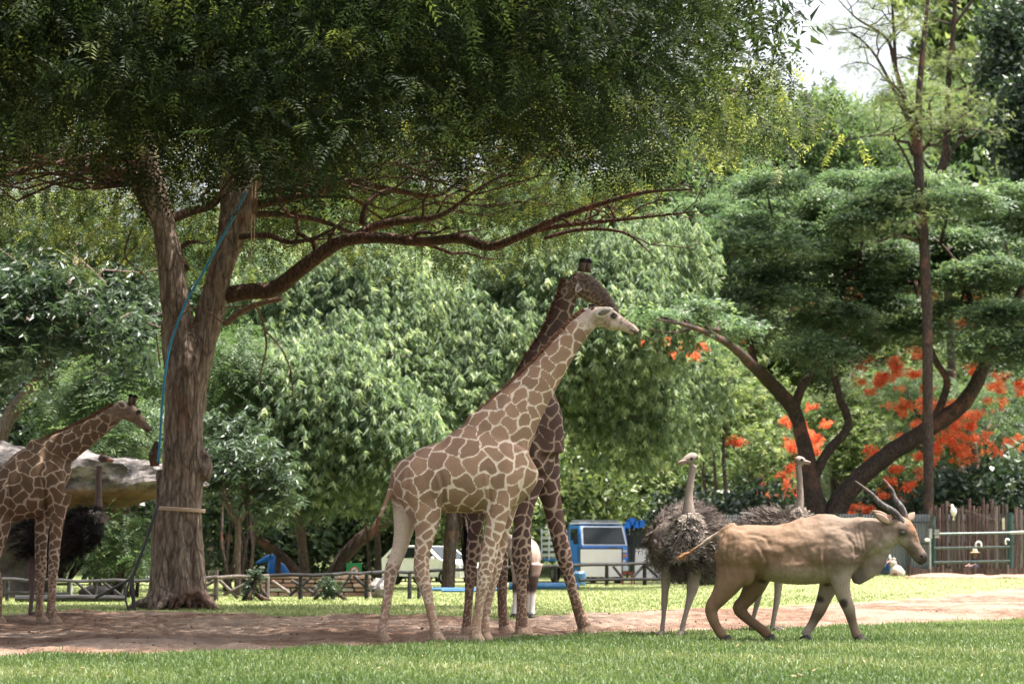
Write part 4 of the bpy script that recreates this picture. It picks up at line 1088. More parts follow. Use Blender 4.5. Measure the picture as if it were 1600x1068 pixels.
for px in (424, 434, 444, 452): MB().cyl(P(px, 910, 78 + (px % 3) * .1), base_at(px, 78 + (px % 3) * .1), .06).build('leg', BLUE, t)
BLK = plain_mat('black rubber', (0.012, 0.012, 0.013), .6, .3, .2, 8)
MB().ell(P(422, 869, 77.86), (.035, .03, .035)).build('eye', BLK, t)
for dy in (-.06, .06): MB().tube([P(423, 868, 78 + dy), P(422.5, 864.5, 78 + dy)], [.025, .03], 6).build('horn', BLK, t)
MB().cyl(base_at(436, 77.5), P(435, 872, 77.5), .075).build('brown_post', plain_mat('brown post', (0.09, 0.05, 0.03), .9, .1, .3, 6), None)
o = bpy.data.objects['brown_post']; o.name = 'wooden_post'; tag(o, 'brown post standing across the blue animal figure', 'post')
t = thing('notice_sign', base_at(553, 75), 'small green notice board with a red ringed white circle above the stone wall', 'sign')
GRN = plain_mat('green sign paint', (0.03, 0.28, 0.11), .5, .4, .08, 4); WHT = plain_mat('white sign paint', (0.75, 0.74, 0.72), .5, .4, .06, 5); RED = plain_mat('red sign paint', (0.55, 0.045, 0.03), .5, .4, .08, 5)
c = P(553, 888, 75); MB().box(c, (.48, .03, .36), bev=.006).build('board', GRN, t)
MB().cyl(c + Vector((.02, -.017, -.06)), c + Vector((.02, -.022, -.06)), .135, n=24).build('red_ring', RED, t)
MB().cyl(c + Vector((.02, -.024, -.06)), c + Vector((.02, -.028, -.06)), .105, n=24).build('white_disc', WHT, t)
MB().box(c + Vector((.02, -.032, -.06)), (.02, .006, .21), rot=Matrix.Rotation(.8, 3, 'Y')).build('red_bar', RED, t)
MB().ell(c + Vector((.0, -.030, -.06)), (.06, .004, .025)).build('grey_pictogram', plain_mat('grey print', (.2, .19, .18), .6, .3), t)
MB().cyl(base_at(553, 75.05), c + Vector((0, .04, -.1)), .03).build('post', W_GREY, t)

# ------------------------------------------------------------------ vehicles
GLASS = plain_mat('dark window glass', (0.012, 0.018, 0.02), .12, .35, .1, 2)
CHROME = plain_mat('dull metal trim', (0.35, 0.36, 0.37), .35, .5, .1, 6, .8)
TYRE = plain_mat('tyre rubber', (0.016, 0.016, 0.017), .85, .2, .2, 10)
LAMP = plain_mat('clear headlamp', (0.62, 0.64, 0.66), .15, .8, .06, 4)
AMB = plain_mat('amber indicator lens', (0.60, 0.16, 0.02), .25, .6, .06, 4)
def xf(loc, rz):
    R = Matrix.Rotation(rz, 3, 'Z'); L = Vector(loc)
    return lambda p: R @ Vector(p) + L
def wheel(t, T, c, r, wd, rz):
    ax = Matrix.Rotation(rz, 3, 'Z') @ Vector((0, 1, 0)); c = T(c)
    mb = MB(); mb.tube([c - ax * wd / 2, c - ax * wd * .42, c + ax * wd * .42, c + ax * wd / 2], [r * .9, r, r, r * .9], 20)
    w_ = mb.build('wheel', TYRE, t)
    mb = MB(); mb.tube([c - ax * (wd / 2 + .012), c + ax * (wd / 2 + .012)], [r * .55, r * .55], 16)
    mb.build('rim', CHROME, w_, base=t.location)
def pbox(t, T, name, c, sz, mat, rz, bev=.01):
    return MB().box(T(c), sz, rz=rz, bev=bev).build(name, mat, t)
# truck: local x forward, y left
rz = math.radians(-72)
loc = base_at(930, 99); T = xf(loc, rz)
t = thing('blue_truck', loc, 'small blue truck with an open white-slatted bed parked behind white boards', 'truck')
TB = plain_mat('truck blue paint', (0.03, 0.17, 0.56), .3, .5, .08, 3, dirt=(0.16, 0.22, 0.36)); TW = plain_mat('truck pale paint', (0.55, 0.58, 0.62), .4, .4, .08, 4)
hw = .98
prof = [(1.15, .55), (1.2, 1.0), (1.12, 1.52), (.80, 2.32), (-.45, 2.38), (-.5, .55)]
mb = MB(); mb.prism([T((x, -hw, z)) for x, z in prof], (Matrix.Rotation(rz, 3, 'Z') @ Vector((0, 2 * hw, 0)))); mb.build('cab', TB, t)
nrm = Vector((.8, 0, .32)).normalized()
def front_panel(name, z0, z1, y0, y1, mat, off):
    f = lambda z: 1.12 + (.80 - 1.12) * (z - 1.52) / (2.32 - 1.52)
    poly = [T((f(z0) + nrm.x * off, y0, z0 + nrm.z * off)), T((f(z0) + nrm.x * off, y1, z0 + nrm.z * off)), T((f(z1) + nrm.x * off, y1 * .93, z1 + nrm.z * off)), T((f(z1) + nrm.x * off, y0 * .93, z1 + nrm.z * off))]
    dv = (Matrix.Rotation(rz, 3, 'Z') @ nrm) * .02
    return MB().prism(poly, dv).build(name, mat, t)
front_panel('windscreen_frame', 1.53, 2.30, -.97, .97, TW, -.012)
front_panel('windscreen_seal', 1.57, 2.25, -.90, .90, BLK, .0)
front_panel('windscreen', 1.6, 2.21, -.86, .86, GLASS, .018)
pbox(t, T, 'roof_panel', (.1, 0, 2.42), (1.25, 1.9, .08), TW, rz, .03)
for k in range(5): pbox(t, T, 'roof_rack_bar', (-.4 + .24 * k, 0, 2.53), (.05, 1.8, .05), CHROME, rz)
for s in (-1, 1):
    pbox(t, T, 'door', (.25, s * (hw + .012), 1.2), (.95, .03, 1.1), TB, rz, .01)
    pbox(t, T, 'side_window', (.22, s * (hw + .012), 1.95), (.8, .03, .5), GLASS, rz, .01)
    mr = pbox(t, T, 'mirror', (.95, s * (hw + .2), 1.75), (.08, .2, .36), BLK, rz, .02)
    MB().cyl(T((.9, s * hw, 1.95)), T((.95, s * (hw + .2), 1.93)), .015).build('arm', BLK, mr, base=t.location)
    hl = pbox(t, T, 'headlight', (1.19, s * .72, .88), (.05, .32, .2), LAMP, rz, .02)
    pbox(t, T, 'indicator', (1.18, s * .78, 1.12), (.05, .26, .12), AMB, rz, .015)
pbox(t, T, 'grille', (1.205, 0, .95), (.03, .95, .22), BLK, rz, .01)
pbox(t, T, 'front_band', (1.19, 0, 1.3), (.03, 1.86, .10), TW, rz, .01)
pbox(t, T, 'bumper', (1.22, 0, .6), (.14, 1.95, .22), TW, rz, .03)
pbox(t, T, 'brown_plate', (1.185, .35, 1.36), (.03, .32, .2), plain_mat('rusty plate', (.16, .12, .10), .7, .3, .3, 8), rz, .006)
pbox(t, T, 'chassis', (-1.9, 0, .62), (3.4, .8, .2), BLK, rz)
pbox(t, T, 'bed_floor', (-2.2, 0, .95), (3.2, 2.0, .12), TB, rz)
for s in (-1, 1):
    for k in range(5): pbox(t, T, 'side_slat', (-2.2, s * 1.02, 1.15 + .24 * k), (3.2, .05, .13), TW, rz)
    for k in range(4): pbox(t, T, 'stake', (-.75 - .98 * k, s * 1.06, 1.6), (.07, .05, 1.3), TW, rz)
for x in (.35, -2.6):
    for s in (-1, 1): wheel(t, T, (x, s * .84, .38), .38, .22, rz)
# white car
rz = math.radians(-38)
loc = base_at(676, 92); T = xf(loc, rz)
t = thing('white_car', loc, 'white car parked under the trees, seen between the pale giraffe hind legs', 'car')
CW = plain_mat('white car paint', (0.72, 0.73, 0.74), .25, .5, .04, 3, dirt=(.5, .48, .45))
hw = .82
prof = [(2.0, .30), (2.05, .62), (1.95, .78), (1.05, .95), (.35, 1.46), (-1.2, 1.5), (-1.85, 1.0), (-1.95, .35)]
Rz = Matrix.Rotation(rz, 3, 'Z')
MB().prism([T((x, -hw, z)) for x, z in prof], Rz @ Vector((0, 2 * hw, 0))).build('body', CW, t)
MB().prism([T((1.02, -.70, .99)), T((1.02, .70, .99)), T((.42, .62, 1.43)), T((.42, -.62, 1.43))], Rz @ Vector((.02, 0, .025))).build('windscreen', GLASS, t)
for s in (-1, 1):
    MB().prism([T((.85, s * hw, 1.02)), T((.3, s * hw, 1.4)), T((-1.15, s * hw, 1.43)), T((-1.6, s * hw, 1.02))], Rz @ Vector((0, s * .012, 0))).build('side_window', GLASS, t)
    dr = MB().prism([T((.95, s * hw, .38)), T((.92, s * hw, .97)), T((-.15, s * hw, .97)), T((-.15, s * hw, .38))], Rz @ Vector((0, s * .01, 0))).build('door', CW, t)
    MB().box(T((-.05, s * (hw + .02), .9)), (.16, .03, .03), rz=rz).build('handle', CHROME, dr, base=t.location)
    pbox(t, T, 'headlight', (1.98, s * .6, .70), (.12, .34, .15), LAMP, rz, .03)
    pbox(t, T, 'mirror', (.75, s * (hw + .1), 1.02), (.12, .16, .12), CW, rz, .03)
    for x in (1.25, -1.25): wheel(t, T, (x, s * .74, .3), .3, .2, rz)
pbox(t, T, 'grille', (2.05, 0, .5), (.04, 1.0, .22), BLK, rz, .02)
# ------------------------------------------------------------------ clutter near the truck
def board(name, px0, px1, py0, py1, d, lab, tilt=0.0, parts=2):
    a = P(px0, py1, d); b = P(px1, py0, d); c = (a + b) / 2
    t = thing(name, Vector((c.x, d, gz(c))), lab, 'board')
    wd = b.x - a.x; h = b.z - a.z
    R = Matrix.Rotation(tilt, 3, 'Y')
    for k in range(parts):
        zc = c.z + h * ((k + .5) / parts - .5)
        MB().box((c.x, d, zc), (wd, .04, h / parts - .02), rot=R, bev=.008).build('panel', WHITEP, t)
    for s in (-1, 1):
        x = c.x + s * (wd / 2 + .03); MB().box((x, d, (c.z + h / 2) / 2), (.05, .05, c.z + h / 2 + .02)).build('leg', DKM, t)
    MB().box((c.x, d - .002, c.z + h / 2 + .03), (wd + .1, .05, .045)).build('top_frame', DKM, t)
    return t
WHITEP = plain_mat('white painted panel', (0.66, 0.63, 0.68), .55, .35, .05, 2, dirt=(.55, .52, .5))
DKM = plain_mat('dark painted metal', (0.03, 0.034, 0.036), .5, .4, .2, 8)
board('white_board', 907, 971, 857, 901, 95, 'large white board standing in front of the blue truck')
board('white_board', 992, 1050, 856, 904, 96, 'white board half hidden behind the front-facing ostrich', .06, 1)
board('white_board', 1052, 1085, 888, 906, 97, 'low white panel seen between the front-facing ostrich legs', 0, 1)
t = thing('post_stack', base_at(990, 101), 'stack of dark upright posts topped with a bright blue cover beside the truck', 'posts')
for k in range(4): MB().box(P(980 + 7 * k, 845, 101), (.14, .14, 1.75), bev=.01).build('post', DKM, t)
for k in range(4):
    p = P(980 + 7 * k, 845, 101); MB().box((p.x, 101.1, p.z / 2 - .2), (.1, .1, p.z - .6)).build('lower_post', DKM, t)
mb = MB(); q = random.Random(2)
for k in range(4): mb.box(P(981 + 7 * k, 817 + q.uniform(-3, 3), 100.9), (.26, .3, .30), rot=Matrix.Rotation(q.uniform(-.25, .25), 3, 'Y'), bev=.015)
mb.build('blue_cover', BLUE, t)
LBLUE = plain_mat('light blue plastic', (0.03, 0.13, 0.29), .4, .45, .12, 5, dirt=(.2, .3, .36))
for k, (a, b, d, r, lab) in enumerate([((672,919),(792,915),74,.055,'long light blue pipe lying on the grass behind the giraffe hind legs'), ((795,916),(905,910),78,.11,'thick blue pipe lying behind the dark giraffe forelegs'), ((690,921),(770,920),72,.04,'thin blue pipe lying just in front of the long one')]):
    a, b = P(*a, d), P(*b, d); a.z = b.z = r + .01
    t = MB().cyl(a, b, r, n=14).build('blue_pipe', LBLUE, base=(0, 0, 0)); tag(t, lab, 'pipe', 'blue pipes on the grass')
t = thing('blue_drum', base_at(905, 90), 'small blue drum with a white lid beside the white board', 'drum'); p = t.location
mb = MB(); mb.tube([p, p + Vector((0, 0, .03)), p + Vector((0, 0, .45)), p + Vector((0, 0, .5))], [.22, .24, .24, .2], 18); mb.build('body', LBLUE, t)
MB().cyl(p + Vector((0, 0, .5)), p + Vector((0, 0, .54)), .17, n=18).build('lid', WHT, t)
t = thing('red_stool', base_at(980, 94), 'small dark red stool between the two white boards', 'stool'); p = t.location
REDP = plain_mat('dark red plastic', (0.28, 0.03, 0.04), .5, .4, .15, 6)
MB().box(p + Vector((0, 0, .46)), (.36, .36, .05), bev=.02).build('seat', REDP, t)
for sx in (-1, 1):
    for sy in (-1, 1): MB().cyl(p + Vector((sx * .15, sy * .15, .44)), p + Vector((sx * .18, sy * .18, 0)), .025).build('leg', REDP, t)

# ------------------------------------------------------------------ grey sheet metal fence at the right
SHEET = plain_mat('grey sheet metal', (0.165, 0.18, 0.21), .5, .45, .12, 2, .35, dirt=(.22, .21, .21))
fence = thing('sheet_metal_fence', base_at(1300, 91), 'long grey sheet metal fence behind the eland and the stockade', 'fence')
x0 = P(1085, 805, 91).x; x1 = P(1640, 805, 91).x; n = 15; wd = (x1 - x0) / n
for k in range(n):
    cx = x0 + wd * (k + .5); g = float(hz(np.array(cx), np.array(91.0))); zt = P(1300, 803, 91).z + random.Random(k).uniform(-.02, .02)
    mb = MB(); m_ = 8
    prof = []
    for j in range(m_ * 2 + 1):
        xx = cx - wd / 2 + .015 + (wd - .03) * j / (m_ * 2); prof.append((xx, 91 + (.025 if j % 2 else -.012) + (k % 2) * .004))
    V = [(x, y, g) for x, y in prof] + [(x, y, zt) for x, y in prof] + [(x, y + .006, g) for x, y in prof] + [(x, y + .006, zt) for x, y in prof]
    L = len(prof); Fs = []
    for j in range(L - 1): Fs += [(j, j + 1, L + j + 1, L + j), (2 * L + j, 3 * L + j, 3 * L + j + 1, 2 * L + j + 1)]
    mb.add(V, Fs).build('panel', SHEET, fence)
for k in range(n + 1):
    cx = x0 + wd * k; g = float(hz(np.array(cx), np.array(91.0)))
    MB().box((cx, 90.9, (zt + g) / 2 + .05), (.09, .09, zt - g + .1), bev=.008).build('post', DKM, fence)
for zz in (.35, 1.25, 2.05): MB().box(((x0 + x1) / 2, 90.86, .3 + zz), (x1 - x0, .05, .06)).build('rail', DKM, fence)
t = thing('pipe_frame', base_at(1190, 89), 'dark pipe frame standing behind the right-facing ostrich', 'frame')
for px in (1158, 1222): MB().cyl(base_at(px, 89), P(px, 801, 89), .06).build('post', DKM, t)
for py in (802, 830): MB().cyl(P(1156, py, 89), P(1224, py - 1, 89), .05).build('rail', DKM, t)
# ------------------------------------------------------------------ stockade, gate, birds, seated figures
sd_ = 86.5
stk = thing('stockade_fence', base_at(1525, sd_), 'tall stockade of upright weathered palings behind the green gate', 'fence')
q = random.Random(12)
px = 1452.0; k = 0
tall_at = {1482: 782, 1515: 778, 1538: 778, 1547: 779}
while px < 1572:
    w_ = q.uniform(5.0, 7.2); c = px + w_ / 2
    yt = 790 + q.uniform(-4, 6)
    for tx_, ty in tall_at.items():
        if abs(c - tx_) < 3.4: yt = ty
    g = base_at(c, sd_); tp = P(c, yt, sd_ + q.uniform(-.08, .08)); r = w_ / 2 / (F / sd_) * .96
    ln = q.uniform(-.03, .03)
    MB().tube([(g.x, tp.y, g.z - .05), ((g.x + tp.x) / 2 + ln, tp.y, (g.z + tp.z) / 2), (tp.x + ln, tp.y, tp.z)], [r, r * .98, r * .9], 7, jitter=.1, seed=k).build('paling', W_RED if q.random() < .72 else W_GREY, stk)
    px += w_; k += 1
for py in (815, 850, 885): MB().box(P(1512, py, sd_ + .16), (2.75, .06, .09)).build('rail', W_GREY, stk)
MB().tube([P(1490, 793, sd_ - .2), P(1520, 800, sd_ - .2), P(1545, 810, sd_ - .2), P(1572, 813, sd_ - .2)], .012, 6).build('wire', W_GREY, stk)
stk2 = thing('stockade_fence', base_at(1605, sd_), 'stockade palings right of the gate at the frame edge', 'fence')
px = 1584.0
while px < 1650:
    w_ = q.uniform(5.5, 8); c = px + w_ / 2; g = base_at(c, sd_); tp = P(c, (790 if q.random() < .35 else 832) + q.uniform(-4, 6), sd_); r = w_ / 2 / (F / sd_) * .96
    MB().tube([(g.x, sd_, g.z - .05), (tp.x, sd_, (g.z + tp.z) / 2), (tp.x, sd_, tp.z)], [r, r, r * .9], 7, jitter=.1, seed=k).build('paling', W_RED if q.random() < .6 else W_GREY, stk2); px += w_; k += 1
GATEP = plain_mat('dark green gate paint', (0.018, 0.05, 0.045), .5, .4, .2, 6, dirt=(.08, .09, .085)); GALV = plain_mat('worn galvanised rail', (0.085, 0.105, 0.10), .45, .45, .2, 5, .4, dirt=(.12, .15, .14))
gd = 84.5
gt = thing('pole_gate', base_at(1515, gd), 'green posted gate with three horizontal metal rails before the stockade', 'gate')
for px, yt, hw_ in ((1458, 806, .085), (1578, 800, .10)):
    b = base_at(px, gd); tp = P(px, yt, gd); MB().cyl(b, tp, hw_).build('post', GATEP, gt)
for ya, yb in ((834, 832), (856, 854), (878, 876)):
    MB().cyl(P(1459, ya, gd - .12), P(1578, yb, gd - .12), .045).build('rail', GALV, gt)
MB().cyl(P(1578, 832, gd - .1), P(1640, 829, gd - .1), .055).build('side_rail', PALE, gt)
for (px, py, w_, h_) in ((1454, 833, .12, .34), (1464, 831, .17, .2), (1464, 838, .17, .1)): MB().box(P(px, py, gd - .2), (w_, .03, h_), bev=.01).build('tag_plate', PALE, gt)
MB().box(P(1568, 818, gd + .5), (.09, .03, .42)).build('pale_strip', plain_mat('cream strip', (.6, .55, .4), .7, .2), gt)
MB().cyl(base_at(1453, gd - .3), P(1453, 830, gd - .3), .035).build('thin_post', PALE, gt)
hs = thing('horseshoe_hook', P(1529, 849, gd - .2), 'white horseshoe-shaped hook hung on the middle gate rail', 'hook')
c = P(1529, 851, gd - .2)
MB().tube([c + Vector((.10 * math.cos(a), 0, .12 * math.sin(a))) for a in np.linspace(-.6, 3.7, 12)], .03, 8).build('hook', WHT, hs)
hs = thing('horseshoe_hook', P(1575, 847, gd - .2), 'white hook hung on the right gate post', 'hook')
c = P(1574, 846, gd - .25)
MB().tube([c + Vector((.07 * math.cos(a), 0, .10 * math.sin(a))) for a in np.linspace(.6, 4.2, 10)], .03, 8).build('hook', WHT, hs)
hs = thing('white_knob', P(1449, 843, gd - .3), 'small white egg-shaped knob on the left gate post', 'knob'); MB().ell(P(1449, 843, gd - .3), (.10, .06, .06)).build('knob', WHT, hs)  # plain white knob without any glow
# pigeon on the stockade
bp = P(1489, 800, sd_ - .25)
bd = thing('pigeon', bp, 'white pigeon perched on top of the stockade', 'bird')
FEATH = plain_mat('white bird feathers', (0.72, 0.70, 0.68), .8, .2, .1, 20)
mb = MB(); mb.tube([bp + Vector(v) for v in ((.03, 0, -.13), (.03, 0, -.04), (.015, 0, .06), (-.01, 0, .15), (-.02, 0, .2))], [.05, .10, .12, .07, .05], 12); mb.ell(bp + Vector((-.025, 0, .23)), (.055, .05, .055)); mb.build('body', FEATH, bd, smooth=True)
MB().tube([bp + Vector((-.07, 0, .235)), bp + Vector((-.12, 0, .22))], [.018, .004], 6).build('beak', AMB, bd)
MB().prism([bp + Vector(v) for v in ((.0, .03, -.08), (.07, .03, -.08), (.05, .03, -.28), (.0, .03, -.28))], (0, .03, 0)).build('tail', FEATH, bd)
for y_ in (-.03, .03): MB().cyl(bp + Vector((0, y_, -.1)), bp + Vector((0, y_, -.2)), .009, n=6).build('leg', AMB, bd)
# low reddish boards at the foot of the stockade
kb = thing('low_board_edging', base_at(1510, 83), 'low reddish board edging along the foot of the stockade', 'edging')
px = 1420
for k in range(11):
    w_ = 17; c = px + w_ / 2; b = base_at(c, 83); h_ = .30 + random.Random(k).uniform(-.05, .04)
    MB().box((b.x, 83 + (k % 2) * .01, b.z + h_ / 2), (w_ / (F / 83) - .02, .05, h_), bev=.008, rz=random.Random(k).uniform(-.02, .02)).build('board', W_RED, kb)
    if k % 3 == 0: MB().cyl(b + Vector((-.18, -.06, 0)), b + Vector((-.18, -.06, .42)), .05).build('stake', W_RED, kb)
    px += w_
# sandy heap before it
mb = MB(); c = base_at(1480, 80)
for (px, py, w_, h_) in ((1475, 0, 1.4, .16), (1530, 0, 1.0, .12), (1600, 0, 1.3, .14)):
    b = base_at(px, 80.5); mb.ell((b.x, 80.5, b.z - .02), (w_, .9, h_), nu=20, nv=10)
mb.v = [(x, y, z + noise.fractal(Vector((x * 2, y * 2, 3)), 1, 2, 4) * .05) for x, y, z in mb.v]
SAND = plain_mat('pale reddish sand', (0.22, 0.145, 0.11), .95, .1, .25, 8)
t = mb.build('sand_heap', SAND, base=(0, 0, 0), smooth=True); t['kind'] = 'structure'
# cream animal figure with a brown patch
cr = P(1401, 893, 86); b = base_at(1401, 86)
t = thing('animal_statue', b, 'cream animal figure with a brown patch on the ground below the eland chin', 'figure')
CREAM = plain_mat('cream painted plaster', (0.40, 0.34, 0.28), .7, .3, .12, 9, dirt=(.4, .3, .22))
mb = MB(); mb.tube([P(1396, 884, 86), P(1399, 889, 86), P(1404, 897, 86), P(1406, 905, 86)], [.12, .22, .26, .16], 14); mb.ell(P(1396, 880, 86), (.12, .12, .13)); mb.tube([P(1396, 875, 86), P(1398, 871, 86)], [.06, .05], 8); mb.build('body', CREAM, t, smooth=True)
MB().ell(P(1399, 897, 85.78), (.085, .04, .09)).build('brown_patch', plain_mat('brown patch', (.12, .045, .03), .7, .3), t)
for dx in (-.1, .12): MB().cyl(P(1404, 900, 85.9) + Vector((dx, 0, 0)), Vector((P(1404, 900, 85.9).x + dx, 85.85, b.z)), .06).build('leg', CREAM, t)

# ------------------------------------------------------------------ hose, rope and props on the big tree
HOSE = plain_mat('teal blue hose', (0.012, 0.20, 0.36), .4, .5, .1, 10)
A = catmull([(384,300,-.62),(362,345,-.55),(338,388,-.55),(318,425,-.6),(298,458,-.6),(280,498,-.65),(266,540,-.68),(258,585,-.72),(253,635,-.72),(250,685,-.72),(247,722,-.72)], 6)
t = thing('hose', P(247, 722, TD - .7), 'teal blue hose running down the trunk from the fork', 'hose')
MB().tube([P(a[0], a[1], TD + a[2]) for a in A], .024, 8).build('hose_line', HOSE, t, smooth=True)
A = catmull([(384,300,-.62),(393,284,-.6),(402,268,-.6),(407,255,-.5)], 6)
MB().tube([P(a[0], a[1], TD + a[2]) for a in A], .03, 8).build('pale_end', PALE, t, smooth=True)
ROPE = plain_mat('pale tan rope', (0.52, 0.38, 0.29), .9, .1, .2, 40)
c0 = P(282, 797, TD); t = thing('rope_band', c0, 'pale rope tied round the lower trunk', 'rope')
rk = []
for dz, rr2 in ((0, .50), (.035, .505)):
    pts = [c0 + Vector((rr2 * math.cos(a) * .95, rr2 * math.sin(a) * 1.02, dz - .03 * math.cos(a))) for a in np.linspace(0, 6.283, 40)]
    MB().tube(pts, .022, 7, cap=False).build('rope_turn', ROPE, t, smooth=True)
t = thing('hanging_rope', P(396, 250, TD - .7), 'thin rope with a small pulley block hanging from the right fork', 'rope')
MB().tube([P(397,250,TD-.7), P(394,300,TD-.7), P(393,360,TD-.7), P(392,408,TD-.7)], .012, 6).build('strand', ROPE, t)
MB().tube([P(402,250,TD-.7), P(399,300,TD-.7), P(397,380,TD-.7)], .01, 6).build('strand', ROPE, t)
MB().box(P(398, 322, TD - .7), (.12, .08, .32), bev=.02).build('pulley_block', DEAD, t)
t = thing('bark_stub', P(244, 708, TD - .5), 'dark brown stub sticking out beside the blue hose', 'stub')
MB().tube([P(242, 728, TD - .35), P(241, 710, TD - .35), P(245, 690, TD - .3)], [.09, .11, .05], 9, jitter=.15).build('stub', BARKD, t)
t = thing('tree_prop', base_at(208, 47.5), 'dark metal prop leaning against the left of the big trunk', 'prop')
POLE = plain_mat('dark weathered pole', (0.045, 0.042, 0.048), .6, .35, .3, 6)
MB().tube([P(247, 788, 47.6), P(228, 845, 47.6), P(206, 903, 47.6)], .032, 8).build('long_pole', POLE, t)
a = P(206, 903, 47.5)
MB().cyl(a, base_at(211, 47.5), .04, n=8).build('leg', POLE, t)
MB().cyl(a, P(150, 933, 47.9), .03, n=8).build('strut', POLE, t)
MB().tube([P(205, 898, 47.3), P(198, 922, 47.3), P(196, 936, 47.3), P(200, 950, 47.3), base_at(203, 47.3)], .02, 7).build('bent_rod', POLE, t)
# ------------------------------------------------------------------ animals: shared helpers
def pathw(pts, d, sub=5):
    """(px, py, half thickness px, lateral half m, depth offset) -> world points and radii"""
    A = catmull(pts, sub); k = F / d
    p = [P(a[0], a[1], d + a[4]) for a in A]
    return p, [max(.004, a[2] / k) for a in A], [max(.004, a[3]) for a in A]
def loft_fn(pts, d, n=20, lat=(0, 1, 0), sub=5):
    p, r, l = pathw(pts, d, sub)
    return (lambda mb: mb.tube(p, r, n, ra2=l, lat=lat)), p, r, l
def leg_fn(pts, d, zt=0.05, flat=0.85, n=16, lmax=.13):
    """(px, py, half width px, depth off): a leg whose foot is brought exactly to the ground"""
    q = [(a[0], a[1], a[2], min(a[2] / (F / d) * flat, lmax + .1 * (a[2] / (F / d) * flat)), a[3]) for a in pts]
    p, r, l = pathw(q, d)
    g = gz(p[-1]); dz = g + zt - p[-1].z
    m_ = len(p) - 1
    p = [Vector((v.x, v.y, v.z + dz * (i / m_) ** 2)) for i, v in enumerate(p)]
    return (lambda mb: mb.tube(p, r, n, ra2=l, lat=(0, 1, 0))), p, r
def rebase(me, base):
    me.transform(Matrix.Translation(-Vector(base))); return me
def vcoords(me):
    n = len(me.vertices); co = np.empty(n * 3, np.float32); me.vertices.foreach_get('co', co); return co.reshape(-1, 3).astype(float)
def set_attr(me, nm, a):
    at = me.attributes.new(nm, 'FLOAT', 'POINT'); at.data.foreach_set('value', np.ascontiguousarray(a, np.float32))
def near_path(co, pts, rad):
    """1 near the polyline, falling to 0 at distance rad"""
    dm = np.full(len(co), 9e9)
    for p in pts:
        dm = np.minimum(dm, np.linalg.norm(co - np.array(p)[None], axis=1))
    return dm
def coat_pattern(me, co, radius, seed, face=None):
    """irregular polygon patches: seeds spread over the skin, distance to the border between the two nearest"""
    r_ = np.random.default_rng(seed)
    n = len(co); order = r_.permutation(n)
    S = np.empty((4000, 3)); SR = np.empty(4000); m_ = 0
    for i in order[:min(n, 26000)]:
        if m_ == 0 or np.min(np.sum((S[:m_] - co[i]) ** 2, 1) - (0.5 * (SR[:m_] + radius[i])) ** 2) > 0:
            S[m_] = co[i]; SR[m_] = radius[i]; m_ += 1
            if m_ >= 3990: break
    S = S[:m_]; cell = r_.random(m_)
    kd = kdtree.KDTree(m_)
    for i in range(m_): kd.insert(S[i], i)
    kd.balance()
    e = np.empty(n); cl = np.empty(n)
    wob = lambda c: Vector((c[0] + .018 * math.sin(c[2] * 31 + c[1] * 17) + .03 * math.sin(c[2] * 11 + c[0] * 5), c[1] + .02 * math.sin(c[0] * 29), c[2] + .018 * math.sin(c[0] * 27 + 1) + .03 * math.sin(c[0] * 12 + 2)))
    for i in range(n):
        w_ = wob(co[i]); nb = kd.find_n(w_, 5)
        p0 = nb[0][0]; d0 = nb[0][2]; best = 9
        for q_, j, dj in nb[1:]:
            L = (q_ - p0).length
            if L > 1e-6: best = min(best, (dj * dj - d0 * d0) / (2 * L))
        e[i] = best / radius[i]; cl[i] = cell[nb[0][1]]
    e *= (1 - .5 * sst(1.75, 1.05, co[:, 2])) * (1 - .55 * (face if face is not None else 0))
    set_attr(me, 'edge', e); set_attr(me, 'cell', cl)
